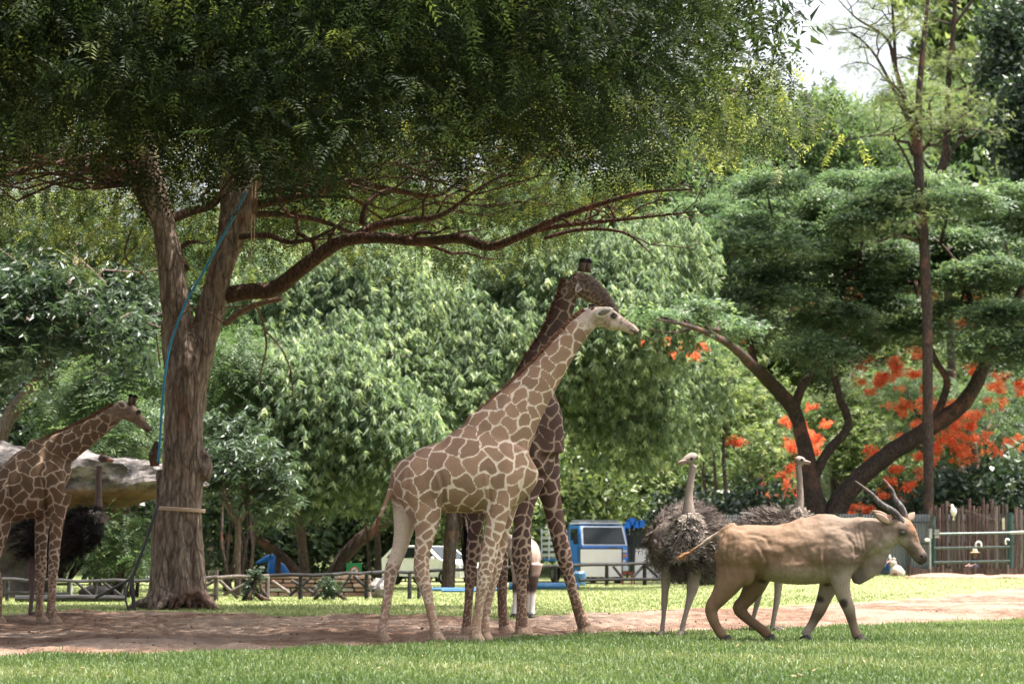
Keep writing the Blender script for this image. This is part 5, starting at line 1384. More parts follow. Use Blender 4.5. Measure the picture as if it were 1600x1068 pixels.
def giraffe_mat(name, pa, pb, line, face, dust, ff=.7):
    m, nt, out = new_mat(name); N = NT(nt)
    o = N.obj(); n1 = N.noise(9, 5, .65, o); n2 = N.noise(38, 4, .6, o); n3 = N.noise(2.2, 3, .5, o)
    e = N.math('ADD', N.attr('edge'), N.math('MULTIPLY', N.math('SUBTRACT', n2, .5), .10))
    e = N.math('ADD', e, N.math('MULTIPLY', N.math('SUBTRACT', n1, .5), .14))
    e = N.math('ADD', e, N.math('MULTIPLY', N.math('SUBTRACT', n3, .5), .10))
    mask = N.range(e, .055, .105)
    cellv = N.math('ADD', N.math('MULTIPLY', N.attr('cell'), .6), N.math('MULTIPLY', n1, .4))
    pc = N.mix(cellv, pa, pb)
    pc = N.mix(N.math('MULTIPLY', N.range(N.attr('edge'), .12, .5), .35), pc, N.mix(.5, pc, pb))
    ln = N.mix(N.math('MULTIPLY', n3, .35), line, N.mix(.5, line, pa))
    fade = N.attr('face'); leg = N.attr('leg'); pale = N.attr('pale')
    mk = N.math('MULTIPLY', mask, N.math('SUBTRACT', 1.0, N.math('MULTIPLY', fade, ff)))
    mk = N.math('MULTIPLY', mk, N.math('SUBTRACT', 1.0, N.math('MULTIPLY', leg, .2)))
    mk = N.math('MULTIPLY', mk, N.math('SUBTRACT', 1.0, N.math('MULTIPLY', pale, .92)))
    base = N.mix(fade, ln, face)
    base = N.mix(N.math('MULTIPLY', leg, N.range(n1, .25, .75)), base, dust)
    col = N.mix(mk, base, pc)
    col = N.mix(N.math('MULTIPLY', N.attr('brown'), N.range(n2, .3, .6)), col, N.mix(.5, pb, (.16, .08, .05)))
    col = N.mix(N.math('MULTIPLY', N.attr('darkm'), .93), col, (0.035, 0.022, 0.018))
    col = N.mix(N.math('MULTIPLY', N.range(n2, .45, .7), .22), col, (0.12, 0.085, 0.065))
    hair = N.noise(90, 3, .6, N.map(o, (1, 1, .35)))
    N.bsdf(out, col, .82, .25, N.bump(N.math('ADD', hair, N.math('MULTIPLY', n1, 1.5)), .35, .012))
    return m
EYEM = plain_mat('dark wet eye', (0.010, 0.007, 0.006), .08, .8, .1, 8)
HOOF = plain_mat('dusty hoof', (0.30, 0.21, 0.15), .85, .2, .3, 12)
def hair_strip(root_pts, dirs, length, width, n, seed, spread=.02):
    """many thin triangles standing on a line"""
    q = np.random.default_rng(seed)
    R0 = np.array([tuple(p) for p in root_pts]); D0 = np.array([tuple(p) for p in dirs])
    t = q.random(n) * (len(R0) - 1); i = np.minimum(t.astype(int), len(R0) - 2); f = (t - i)[:, None]
    p = R0[i] * (1 - f) + R0[i + 1] * f + q.normal(0, spread, (n, 3)) * np.array([.3, 1, .3])
    d = D0[i] * (1 - f) + D0[i + 1] * f + q.normal(0, .16, (n, 3)); d /= np.linalg.norm(d, axis=1)[:, None]
    L = length * (.6 + .6 * q.random(n)); sd2 = np.cross(d, q.normal(0, 1, (n, 3))); sd2 /= np.linalg.norm(sd2, axis=1)[:, None]
    w_ = (width * (.6 + .8 * q.random(n)))[:, None]
    V = np.stack([p - sd2 * w_, p + sd2 * w_, p + d * L[:, None]], 1)
    return V.reshape(-1, 3), np.arange(n * 3).reshape(-1, 3), np.repeat(q.random(n), 3)
def hair_mat(name, a, b, c):
    m, nt, out = new_mat(name); N = NT(nt)
    N.bsdf(out, N.ramp(N.attr('rnd'), [(0, a), (.55, b), (1, c)]), .75, .25); return m
def ear(mb_mat, parent, base, tip, wide, thick=.014, name='ear', n=12, side=None):
    base, tip = Vector(base), Vector(tip)
    pts = [base.lerp(tip, t) for t in (0, .15, .4, .65, .85, 1)]
    rd = [wide * k for k in (.35, .7, 1, .85, .5, .08)]
    o = MB().tube(pts, rd, n, ra2=[thick * k for k in (1, 1, 1, .9, .7, .3)], lat=side or (0, 1, 0)).build(name, mb_mat, parent, smooth=True)
    return o
def hooves(t, legs, mat, fwd=(1, 0, 0), h=.10, k=1.15, toe=.05):
    f = Vector(fwd)
    for p, r in legs:
        e = p[-1]; g = gz(e); R = r[-1]
        b0 = Vector((e.x, e.y, g + h)) ; b1 = Vector((e.x, e.y, g - .004)) + f * toe * .6
        MB().tube([b0, b0.lerp(b1, .5) , b1], [R * 1.0, R * k * 1.05, R * k * 1.25], 12, ra2=[R * .9, R * k * .95, R * k], lat=(0, 1, 0) if abs(f.x) > .5 else (1, 0, 0)).build('hoof', mat, t, smooth=False)
HAIRBLK = hair_mat('black tail hair', (0.006, 0.005, 0.005), (0.014, 0.011, 0.010), (0.035, 0.027, 0.022))
def crease_disp(co, d, creases):
    """skin folds: a narrow groove with a soft ridge beside it; each is (points px,py ; depth m ; width m ; side)"""
    out = np.zeros(len(co))
    for pts, dep, wd, side in creases:
        A = catmull(pts, 10); best = np.full(len(co), 9.0); sgn = np.zeros(len(co)); wt = np.zeros(len(co))
        L = len(A)
        for i, a in enumerate(A):
            p = P(a[0], a[1], d); j = A[min(i + 1, L - 1)] - A[max(i - 1, 0)]
            dx = co[:, 0] - p.x; dz = co[:, 2] - p.z; r = np.hypot(dx, dz)
            k = r < best; best = np.where(k, r, best)
            nx_, nz_ = -j[1], -j[0]; s_ = (dx * nx_ + dz * nz_) / max(1e-6, math.hypot(nx_, nz_))
            sgn = np.where(k, s_, sgn); wt = np.where(k, math.sin(math.pi * (i + .6) / (L + .2)) ** .6, wt)
        m_ = wt * np.where((co[:, 1] - d) * side > 0, 1, 0) * (best < 4 * wd)
        out += m_ * dep * (-np.exp(-(sgn / wd) ** 2) + .7 * np.exp(-((sgn - 2.0 * wd) / (1.3 * wd)) ** 2))
    return out
def giraffe(label, d, torso, neck, head, legs, tail, ears, ossi, eye, mat, mane_m, seed, bumps=(), tuft=.35, fscale=1.0, darkm=0.0, palepts=(), ossi_r=5, marks=(), creases=()):
    bx = np.mean([l[-1][0] for l in legs]); t = thing('giraffe', Vector((P(bx, 900, d).x, d, 0)), label, 'giraffe', 'giraffes')
    fns = []
    f, *_ = loft_fn(torso, d, 28); fns.append(f)
    f, np_, nr, nl_ = loft_fn(neck, d, 24); fns.append(f)
    f, hp_, hr, hl = loft_fn(head, d, 20); fns.append(f)
    lp = []
    for l in legs:
        f, p, r = leg_fn(l, d, .07); fns.append(f); lp.append((p, r))
    f, tp, tr, _ = loft_fn(tail, d, 8); fns.append(f)
    for (px, py, off, rx, ry, rz2) in bumps:
        c = P(px, py, d + off); fns.append((lambda c, s: lambda mb: mb.ell(c, s))(c, (rx, ry, rz2)))
    me = fused(fns, .021, 9, 'body')
    co = vcoords(me)
    if creases:
        no = np.empty(len(co) * 3, np.float32); me.vertices.foreach_get('normal', no); no = no.reshape(-1, 3)
        co += no * crease_disp(co, d, creases)[:, None]; me.vertices.foreach_set('co', co.astype(np.float32).ravel())
    z = co[:, 2]
    dh = near_path(co, hp_, 1)
    hmax = max(hr) * 1.0
    face = sst(hmax * 1.75, hmax * 1.05, dh)
    # patch size by place on the animal
    zz = z / fscale
    rad = np.interp(zz, [0, .35, .7, .95, 1.2, 1.45, 1.75, 2.1, 4], [.05, .06, .085, .105, .14, .20, .235, .25, .22])
    dn = near_path(co, np_[len(np_) // 3:], 1); rad = np.where((dn < .3) & (z > 1.9), .215, rad)
    rad = rad * .64 * (1 - .62 * face) * fscale
    coat_pattern(me, co, rad, seed, face)
    set_attr(me, 'face', face); set_attr(me, 'leg', sst(1.0, .35, z))
    pale = np.zeros(len(co))
    for (px, py, off, r0, amt) in palepts:
        c = np.array(P(px, py, d + off)); pale = np.maximum(pale, amt * sst(r0, r0 * .45, np.linalg.norm(co - c, axis=1)))
    dk = darkm * .55 * sst(2.0, 2.9, z) * (1 - face)
    ax = np.array(hp_[-1] - hp_[0]); ax /= np.linalg.norm(ax); upv = np.array([-ax[2], 0, ax[0]])
    rel = co - np.array(hp_[0]); tt = rel @ ax / np.linalg.norm(np.array(hp_[-1] - hp_[0])); hh = rel @ upv / hmax; ll = np.abs(rel[:, 1] - (hp_[0].y - hp_[0].y)) / max(hl)
    inh = (dh < hmax * 1.3)
    top = inh * sst(.25, .75, hh + .45 * tt)                      # brow and bridge of the nose
    dk = np.maximum(dk, (.35 + .6 * darkm) * top * sst(.02, .2, tt) * sst(1.02, .9, tt))
    dk = np.maximum(dk, .55 * inh * sst(.86, .97, tt))            # lips
    ec = np.array(P(eye[0], eye[1], d)); de = np.hypot(co[:, 0] - ec[0], co[:, 2] - ec[2])
    dk = np.maximum(dk, .8 * inh * sst(.075, .03, de))            # dark rim round the eye
    pe = inh * sst(.13, .08, de) * sst(.05, .08, de) * .5
    pale = np.maximum(pale, pe)
    br = .55 * top * sst(.45, .6, tt)
    for (px, py, r0, amt) in marks:
        c = np.array(P(px, py, d)); br = np.maximum(br, amt * inh * sst(r0, r0 * .45, np.hypot(co[:, 0] - c[0], co[:, 2] - c[2])))
    set_attr(me, 'brown', br)
    set_attr(me, 'darkm', dk); set_attr(me, 'pale', pale)
    rebase(me, t.location); link('body', me, mat, t)
    # mane
    rt, dr = [], []
    for i in range(2, len(np_)):
        tg = (np_[i] - np_[i - 1]).normalized(); up = tg.cross(Vector((0, 1, 0))); up = up if up.x < 0 else -up
        rt.append(np_[i] + up * nr[i] * .93); dr.append((up - tg * .35).normalized())
    V, T, R = hair_strip(rt, dr, .060 * fscale, .005, 4200, seed, .014)
    link('mane', np_mesh('mane', V - np.array(t.location)[None], T, {'rnd': R}), mane_m, t)
    # tail tuft
    e = tp[-1]; b = tp[-4]
    V, T, R = hair_strip([b, e, e + (e - b) * .6], [(e - b).normalized() + Vector((0, 0, -.5))] * 3, tuft, .008, 240, seed + 1, .02)
    link('tail_tuft', np_mesh('tail_tuft', V - np.array(t.location)[None], T, {'rnd': R}), HAIRBLK if tuft > .3 else mane_m, t)
    for (a, b, off, wd) in ears:
        eo = ear(EARM[0] if mat is not EARM[2] else EARM[1], t, P(*a, d + off), P(*b, d + off * 1.6), wd)
        pa, pb = P(*a, d + off), P(*b, d + off * 1.6); sh = Vector((0, .011 if off > 0 else -.011, -.008))
        ei = ear(EARIN, eo, pa.lerp(pb, .2) + sh - t.location, pa.lerp(pb, .85) + sh - t.location, wd * .55, .008, 'inner_ear')
    for (a, b, off) in ossi:
        pa, pb = P(*a, d + off), P(*b, d + off); k = F / d
        o = MB().tube([pa, pa.lerp(pb, .5), pa.lerp(pb, .85), pb + (pb - pa) * .08], [ossi_r * 1.1 / k, ossi_r * .85 / k, ossi_r * .95 / k, ossi_r * .5 / k], 12).build('ossicone', mat if False else OSSM, t, smooth=True)
        MB().ell(pb, (ossi_r * 1.05 / k, ossi_r * 1.0 / k, ossi_r * .9 / k), nu=12, nv=8).build('tuft', HAIRBLKM, o, base=t.location, smooth=True)
    k = F / d
    for s_ in (-1, 1):
        c = P(eye[0], eye[1], d + s_ * eye[2]); ey = MB().ell(c, (.034 * fscale, .022, .026 * fscale)).build('eye', EYEM, t, smooth=True)
        MB().tube([c + Vector((-.045, s_ * .004, .006)), c + Vector((0, s_ * .016, .03)), c + Vector((.045, s_ * .004, .008))], [.006, .012, .006], 8).build('eyelid', HAIRBLKM, ey, base=t.location)
    # mouth line and nostril
    i0 = int(len(hp_) * .62)
    for s_ in (-1, 1):
        MB().tube([hp_[i] + Vector((0, s_ * hl[i] * .93, -hr[i] * .36)) for i in range(i0, len(hp_) - 2)], [.004] + [.0075] * (len(hp_) - i0 - 4) + [.004], 6).build('mouth_line', HAIRBLKM, t)
    m_ = hp_[-4]; MB().ell(m_ + Vector((.02, -hl[-4] * .85, hr[-4] * .35)), (.018, .008, .010)).build('nostril', HAIRBLKM, t)
    hooves(t, lp, HOOF, (1, 0, 0))
    return t
OSSM = plain_mat('short horn skin', (0.10, 0.065, 0.05), .8, .2, .3, 20)
HAIRBLKM = plain_mat('black hair knob', (0.012, 0.009, 0.008), .8, .2, .2, 20)
EARIN = plain_mat('grey inner ear', (0.16, 0.125, 0.11), .85, .15, .2, 14)
EARM = [plain_mat('pale ear', (0.56, 0.48, 0.42), .8, .2, .15, 14), plain_mat('dusky ear', (0.40, 0.33, 0.28), .8, .2, .2, 14), None]
MANE = hair_mat('red brown mane', (0.10, 0.04, 0.022), (0.22, 0.10, 0.06), (0.36, 0.20, 0.13))
MANED = hair_mat('dark red mane', (0.045, 0.018, 0.012), (0.13, 0.05, 0.03), (0.24, 0.11, 0.07))
G1 = giraffe_mat('pale giraffe coat', (0.34, 0.205, 0.138), (0.185, 0.112, 0.075), (0.64, 0.51, 0.425), (0.47, 0.375, 0.32), (0.34, 0.20, 0.12))
G2 = giraffe_mat('dark giraffe coat', (0.115, 0.058, 0.042), (0.055, 0.032, 0.028), (0.40, 0.285, 0.215), (0.30, 0.21, 0.16), (0.38, 0.22, 0.13), .15)
EARM[2] = G2
G3 = giraffe_mat('brown giraffe coat', (0.175, 0.103, 0.060), (0.11, 0.072, 0.048), (0.50, 0.385, 0.295), (0.34, 0.25, 0.19), (0.33, 0.20, 0.12), .5)
# pale giraffe in the middle
D1 = 29.45
giraffe('pale giraffe in side view in the middle, its neck crossing the dark one', D1,
    [(613,750,14,.10,0),(628,752,34,.23,0),(648,752,44,.31,0),(672,748,52,.34,0),(705,744,59,.37,0),(740,734,71,.37,0),(775,728,72,.33,0),(806,718,58,.26,0),(826,708,36,.17,0)],
    [(768,700,60,.26,0),(792,664,48,.22,0),(822,623,35.5,.165,0),(852,584,27,.135,0),(880,546,21.5,.11,0),(905,514,18,.095,0),(924,497,16,.085,0)],
    [(920,494,13,.085,0),(934,494,15.5,.115,0),(950,497,16.5,.115,0),(966,504,12.5,.085,0),(979,510,9.5,.068,0),(989,515,8,.062,0),(996,519,6,.05,0),(998,520,3,.03,0)],
    [[(642,765,34,.13),(633,815,19,.15),(625,855,12.5,.16),(612,892,11.5,.16),(607,925,8.5,.16),(601,965,7.5,.16),(598,988,8.5,.16),(596,1000,8,.16)],
     [(664,765,44,-.13),(664,798,30,-.15),(666,827,18,-.16),(660,862,13,-.17),(659,895,13,-.17),(666,922,10,-.17),(672,950,8,-.17),(678,978,8,-.17),(681,996,9,-.17)],
     [(790,738,36,-.14),(781,785,21,-.16),(771,835,14.5,-.17),(761,878,13.5,-.17),(757,900,12.5,-.17),(750,940,8.5,-.17),(745,972,8,-.17),(743,990,10,-.17),(742,997,9,-.17)],
     [(797,750,28,.14),(788,805,16,.15),(777,860,13,.16),(770,893,13,.16),(764,930,8.5,.16),(758,968,8,.16),(757,987,9,.16),(757,994,8,.16)]],
    [(632,724,10,.05,0),(618,738,7,.045,0),(610,768,6,.04,0),(598,797,4.5,.03,0),(589,815,3,.02,0)],
    [((929,492),(958,482),-.135,.062),((926,488),(905,486),.10,.05)],
    [((926,486),(927,477),-.05),((922,486),(923,477),.05)], (959,494,.098), G1, MANE, 7,
    bumps=[(786,738,-.17,.20,.16,.42),(786,738,.17,.20,.16,.42),(655,757,-.17,.24,.18,.36),(655,757,.17,.24,.18,.36),(664,790,-.15,.15,.10,.24),(748,656,0,.16,.13,.10),(955,506,-.02,.11,.085,.08)],
    tuft=.16, palepts=[(630,830,.12,.45,1.0),(622,860,.13,.25,.9),(640,790,.2,.3,.8)], ossi_r=3.2, marks=[(948,506,.075,.75),(938,500,.04,.5),(972,503,.05,.7),(984,509,.04,.9),(930,505,.05,.4),(992,521,.04,.9)],
    creases=[([(687,738),(694,765),(692,805)],.035,.018,-1),([(764,742),(766,770),(764,808)],.025,.018,-1),([(800,690),(830,712),(822,750)],.018,.02,-1),([(640,735),(635,770),(640,800)],.015,.02,-1)])
# dark giraffe behind it
D2 = 31.9
giraffe('dark brown giraffe standing behind the pale one, horns highest of all', D2,
    [(718,752,20,.14,.75),(735,748,42,.26,.6),(765,735,53,.34,.45),(800,718,58,.34,.2),(832,702,56,.30,0),(852,698,38,.2,-.15)],
    [(832,705,50,.26,0),(834,655,46,.22,-.05),(832,612,36,.18,-.05),(845,572,28,.145,-.1),(865,528,20.5,.115,-.1),(879,488,16.5,.10,-.1),(890,456,15,.09,-.1),(896,442,15,.09,-.1)],
    [(892,440,14,.09,-.1),(906,443,18.5,.12,-.1),(920,451,19,.12,-.12),(938,464,15,.10,-.15),(950,476,11,.08,-.18),(959,487,9,.07,-.2),(964,494,5,.04,-.2)],
    [[(736,765,30,.55),(743,812,14,.55),(740,858,12.5,.55),(736,888,9.5,.55),(733,930,7.5,.55),(730,970,7.5,.55),(729,988,9,.55)],
     [(770,765,28,.75),(781,830,13.5,.75),(783,880,12,.75),(784,905,9.5,.75),(785,950,8,.75),(787,972,9,.75),(788,984,10,.75)],
     [(822,745,32,-.2),(817,798,16,-.22),(815,845,15.5,-.22),(815,872,15,-.22),(815,905,9.5,-.22),(815,945,8.5,-.22),(815,968,9.5,-.22),(815,986,11,-.22)],
     [(842,700,30,.10),(850,735,26,.12),(861,780,16.5,.12),(872,830,13.5,.12),(880,864,13.5,.12),(887,892,10,.12),(897,930,8.5,.12),(906,960,9.5,.12),(912,976,11,.12),(914,983,11,.12)]],
    [(722,738,8,.05,.8),(716,760,6,.04,.8),(722,800,5,.03,.8),(727,828,4,.03,.8)],
    [((911,439),(899,457),-.165,.055),((900,436),(890,444),.10,.05)],
    [((908,424),(911,408),-.055),((917,425),(919,409),.055)], (931,447,.112), G2, MANED, 19,
    bumps=[(925,462,-.1,.10,.085,.07),(845,712,-.02,.19,.17,.40)],
    tuft=.62, darkm=.55, ossi_r=6.2, palepts=[(914,452,-.12,.10,.8),(922,462,-.12,.08,.7),(905,466,-.1,.07,.8)], marks=[(938,455,.06,.8)])
# brown giraffe at the left edge
D3 = 37.6
giraffe('brown giraffe at the left edge, walking in tree shade with lowered neck', D3,
    [(-68,800,14,.10,0),(-56,795,28,.24,0),(-32,785,38,.33,0),(0,776,43,.36,0),(28,766,48,.37,0),(58,752,56,.35,0),(82,752,46,.28,0),(100,760,26,.17,0)],
    [(54,748,52,.26,0),(72,722,38,.21,0),(94,703,28,.17,0),(120,687,22.5,.145,0),(147,670,18.5,.12,0),(170,654,15.5,.10,0),(186,642,13,.085,0)],
    [(183,640,11,.085,0),(194,640,13,.115,0),(205,646,13,.115,0),(215,654,10,.085,0),(223,662,7.6,.068,0),(229,668,6.2,.06,0),(233,672,4.5,.05,0),(234,673,2,.03,0)],
    [[(-14,788,36,-.13),(-6,822,24,-.15),(-6,850,14,-.16),(-11,880,10,-.16),(-6,903,9,-.16),(-3,930,7.2,-.16),(-4,955,7,-.16),(-3,968,8,-.16)],
     [(-40,795,30,.13),(-42,845,14,.15),(-49,885,10,.16),(-44,918,7.2,.16),(-46,950,6.5,.16),(-46,964,8,.16)],
     [(90,772,24,-.13),(90,806,12.5,-.14),(86,845,9.5,-.14),(84,880,9,-.14),(82,905,7,-.14),(81,938,6.2,-.14),(82,955,7.5,-.14),(84,966,8,-.14)],
     [(70,785,20,.13),(66,815,12.5,.14),(64,850,10,.14),(64,884,9.5,.14),(63,908,7.5,.14),(62,938,6.2,.14),(62,955,7.2,.14),(64,965,8,.14)]],
    [(-58,772,8,.05,0),(-70,790,6,.04,0),(-74,820,4,.03,0),(-74,850,3,.02,0)],
    [((197,636),(184,627),-.135,.06),((193,633),(186,626),.10,.05)],
    [((203,634),(204,618),-.045),((208,635),(211,619),.045)], (217,644,.095), G3, MANE, 31,
    bumps=[(84,756,-.17,.18,.15,.38),(84,756,.17,.18,.15,.38),(-20,790,-.17,.24,.18,.34),(-20,790,.17,.24,.18,.34),(58,697,0,.17,.12,.12),(206,652,0,.10,.085,.07)],
    tuft=.4, ossi_r=3.6, palepts=[(208,650,-.1,.06,.6)], marks=[(212,655,.06,.7),(203,643,.05,.6)], creases=[([(20,752),(24,780),(18,812)],.03,.02,-1),([(72,745),(76,775),(70,805)],.025,.02,-1)])

# ------------------------------------------------------------------ eland
DE = 29.4
t = thing('eland', Vector((P(1235, 900, DE).x, DE, 0)), 'tan eland antelope with long spiral horns walking across the lawn', 'antelope')
fns = []
for pts, n_ in [([(1124,862,14,.08,0),(1132,860,30,.2,0),(1150,860,39,.27,0),(1183,861,40,.29,0),(1222,865,46,.33,0),(1256,862,51,.33,0),(1288,857,52,.30,0),(1318,857,47,.25,0),(1340,858,40,.21,0),(1354,862,26,.13,0)], 28),
    ([(1318,848,40,.22,0),(1342,842,35,.18,0),(1364,837,30,.15,0),(1384,831,25,.12,0),(1400,827,20,.105,0)], 22),
    ([(1394,822,15,.085,0),(1403,823,19,.11,0),(1412,831,19.5,.115,0),(1421,843,16.5,.095,0),(1430,857,12.5,.075,0),(1437,868,10.5,.066,0),(1441,875,8.5,.06,0),(1443,880,4,.03,0)], 20),
    ([(1389,849,8,.05,0),(1373,866,18,.05,0),(1357,881,22,.046,0),(1346,895,17.5,.042,0),(1340,906,11,.036,0),(1338,912,6,.02,0)], 14),
    ([(1150,824,10,.06,0),(1136,827,7.5,.05,0),(1118,836,5,.035,0),(1100,848,3.8,.028,0),(1084,858,3.4,.025,0),(1076,863,3,.02,0)], 10)]:
    f, p_, r_, l_ = loft_fn(pts, DE, n_); fns.append(f)
    if n_ == 20: hp_, hr_, hl_ = p_, r_, l_
    if n_ == 10: tailp = p_
legs = [[(1150,868,34,-.13),(1141,903,24,-.15),(1126,930,15,-.16),(1112,950,11,-.16),(1114,968,9,-.16),(1121,984,8,-.16),(1128,995,8.5,-.16),(1133,1001,8,-.16)],
    [(1186,880,28,.12),(1179,913,19,.14),(1166,936,12.5,.15),(1155,950,11,.15),(1165,964,8.8,.15),(1182,978,8,.15),(1194,988,8.5,.15),(1201,997,8,.15)],
    [(1316,866,30,-.13),(1313,903,17,-.14),(1318,930,12,-.14),(1326,950,10.5,-.14),(1330,966,8.2,-.14),(1335,984,7.2,-.14),(1339,994,8.5,-.14),(1341,999,8,-.14)],
    [(1302,876,26,.12),(1297,908,17,.13),(1288,934,12,.13),(1281,952,10.5,.13),(1273,968,8.2,.13),(1264,984,7.2,.13),(1259,993,8.5,.13),(1257,997,8,.13)]]
lp = []
for l in legs:
    f, p_, r_ = leg_fn(l, DE, .06, .8); fns.append(f); lp.append((p_, r_))
for (px, py, off, rx, ry, rz2) in [(1287,818,0,.24,.15,.12),(1312,868,-.19,.16,.12,.26),(1312,868,.19,.16,.12,.26),(1150,862,-.19,.22,.13,.27),(1150,862,.19,.22,.13,.27),(1165,895,-.16,.12,.10,.16),(1235,880,-.14,.34,.22,.24),(1142,835,-.10,.10,.07,.07)]:
    c = P(px, py, DE + off); fns.append((lambda c, s: lambda mb: mb.ell(c, s))(c, (rx, ry, rz2)))
me = fused(fns, .018, 7, 'body')
co = vcoords(me)
def spot(px, py, off, r0, r1=.5, sx=1.0, sz=1.0):
    c = np.array(P(px, py, DE + off)); dd = (co - c) * np.array([1 / sx, 1, 1 / sz]); return sst(r0, r0 * r1, np.linalg.norm(dd, axis=1))
# skin folds where neck meets shoulder, and muscle hollows on flank
zf = co.copy(); npx = 800 + co[:, 0] / (DE) * F * 1.0
no = np.empty(len(co) * 3, np.float32); me.vertices.foreach_get('normal', no); no = no.reshape(-1, 3)
fold = np.zeros(len(co))
for px0 in (1331, 1337, 1344): fold += -.014 * np.exp(-((npx - px0 + (co[:, 2] - 1.35) * 14) / 1.8) ** 2) * sst(1.0, 1.15, co[:, 2]) * sst(1.5, 1.36, co[:, 2])
mus = np.array([noise.fractal(Vector((c[0] * 4.2, c[1] * 3, c[2] * 5.5)), 1, 2, 4) for c in co]) * .022
ribs = .0012 * np.sin((npx - 1200 + co[:, 2] * 30) * .42) * sst(1205, 1220, npx) * sst(1290, 1270, npx)
fold += crease_disp(co, DE, [([(1180,850),(1194,878),(1186,906)],.020,.018,-1),([(1292,828),(1282,865),(1290,908)],.019,.02,-1),([(1152,842),(1146,868),(1150,900)],.010,.016,-1),([(1166,835),(1190,838),(1200,856)],.011,.016,-1),([(1318,835),(1332,858),(1330,890)],.016,.018,-1),([(1134,842),(1131,868),(1136,900)],.008,.014,-1),([(1376,832),(1368,850),(1352,868)],.016,.016,-1),([(1398,842),(1408,852),(1420,866)],.008,.01,-1)])
co2 = co + no * (fold + mus * sst(.7, .95, co[:, 2]) + ribs)[:, None]
me.vertices.foreach_set('co', co2.astype(np.float32).ravel())
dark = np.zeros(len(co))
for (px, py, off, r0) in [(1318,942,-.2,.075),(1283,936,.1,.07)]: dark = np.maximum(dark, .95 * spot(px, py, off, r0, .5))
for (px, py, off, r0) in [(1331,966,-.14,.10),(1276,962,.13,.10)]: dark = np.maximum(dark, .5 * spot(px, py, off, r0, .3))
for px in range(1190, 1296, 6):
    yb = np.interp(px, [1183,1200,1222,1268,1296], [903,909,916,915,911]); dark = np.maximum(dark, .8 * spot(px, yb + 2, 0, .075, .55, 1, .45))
dark = np.maximum(dark, .97 * spot(1443, 871, 0, .10, .6)); dark = np.maximum(dark, .65 * spot(1340, 899, 0, .19, .3)); dark = np.maximum(dark, .6 * spot(1410, 832, -.1, .085, .4)); dark = np.maximum(dark, .3 * spot(1428, 858, 0, .16, .3)); dark = np.maximum(dark, .6 * spot(1434, 856, 0, .08, .3, .6, 1.2)); dark = np.maximum(dark, .55 * spot(1345, 916, 0, .09, .4))  # the dewlap spots combine dark hair with painted-in shading
org = np.maximum.reduce([spot(1421, 826, 0, .14, .3), spot(1428, 842, 0, .10, .3), spot(1413, 812, 0, .12, .3)])
org = np.maximum(org, .7 * spot(1072, 865, 0, .16, .3))
for px, py in ((1132, 985), (1118, 950), (1339, 985), (1200, 990)): org = np.maximum(org, .35 * spot(px, py, 0, .2, .2))
pale = np.maximum.reduce([spot(1425, 880, 0, .10, .4), .7 * spot(1392, 850, -.05, .22, .3), .6 * spot(1376, 862, -.1, .2, .3), .7 * spot(1410, 846, -.1, .12, .3), .8 * spot(1258, 985, .13, .2, .3), .6 * spot(1108, 846, 0, .2, .3), .5 * sst(.95, .8, co[:, 2]) * sst(.3, .5, co[:, 2]) * sst(1180, 1200, npx)])
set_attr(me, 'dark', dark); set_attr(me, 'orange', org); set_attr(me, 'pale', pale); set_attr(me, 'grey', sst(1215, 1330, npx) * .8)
m, nt, out = new_mat('eland hide'); N = NT(nt)
o = N.obj(); n1 = N.noise(6, 5, .6, o); n2 = N.noise(40, 4, .6, N.map(o, (1, 1, .4)))
col = N.ramp(n1, [(.3, (0.118, 0.067, 0.037)), (.7, (0.182, 0.110, 0.065))])
col = N.mix(N.attr('grey'), col, N.ramp(n1, [(.3, (0.095, 0.066, 0.049)), (.7, (0.155, 0.112, 0.085))]))
col = N.mix(N.attr('pale'), col, (0.34, 0.28, 0.23))
col = N.mix(N.attr('orange'), col, (0.24, 0.095, 0.035))
col = N.mix(N.attr('dark'), col, (0.022, 0.015, 0.013))
col = N.mix(N.math('MULTIPLY', N.range(n2, .45, .7), .4), col, (0.10, 0.072, 0.055))
N.bsdf(out, col, .75, .3, N.bump(N.math('ADD', n2, n1), .4, .012)); ELH = m
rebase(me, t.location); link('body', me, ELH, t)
HORNM = bark_mat('grey ridged horn', (0.035, 0.03, 0.03), (0.10, 0.088, 0.088), (0.23, 0.205, 0.20), 3.0, .4)
def horn(pts, off):
    A = catmull([(p[0], p[1], p[2]) for p in pts], 12); k = F / DE; n = 14; V = []
    P3 = [P(a[0], a[1], DE + off + .10 * off / abs(off) * (i / len(A))) for i, a in enumerate(A)]
    for i, p in enumerate(P3):
        tg = (P3[min(i + 1, len(P3) - 1)] - P3[max(i - 1, 0)]).normalized(); l = (Vector((0, 1, 0)) - tg * tg.y).normalized(); u = tg.cross(l)
        f = i / len(P3); amp = .30 * (1 - sst(.55, .75, f)); R = A[i][2] / k
        for j in range(n):
            a = 6.283 * j / n; r = R * (1 + amp * math.cos(a - f * 15.0))
            V.append(p + l * math.sin(a) * r + u * math.cos(a) * r)
    L = len(P3); Fs = [(i * n + j, i * n + (j + 1) % n, (i + 1) * n + (j + 1) % n, (i + 1) * n + j) for i in range(L - 1) for j in range(n)]
    MB().add(V, Fs + [tuple(range(n)), tuple((L - 1) * n + j for j in range(n))]).build('horn', HORNM, t, smooth=True)
horn([(1411,814,5.8),(1397,802,5.4),(1379,787,4.5),(1360,771,3.3),(1346,759,2.4),(1336,751,1)], -.06)
horn([(1417,813,5.8),(1409,797,5.4),(1401,781,4.5),(1393,766,3.3),(1386,755,2.2),(1380,748,1)], .06)
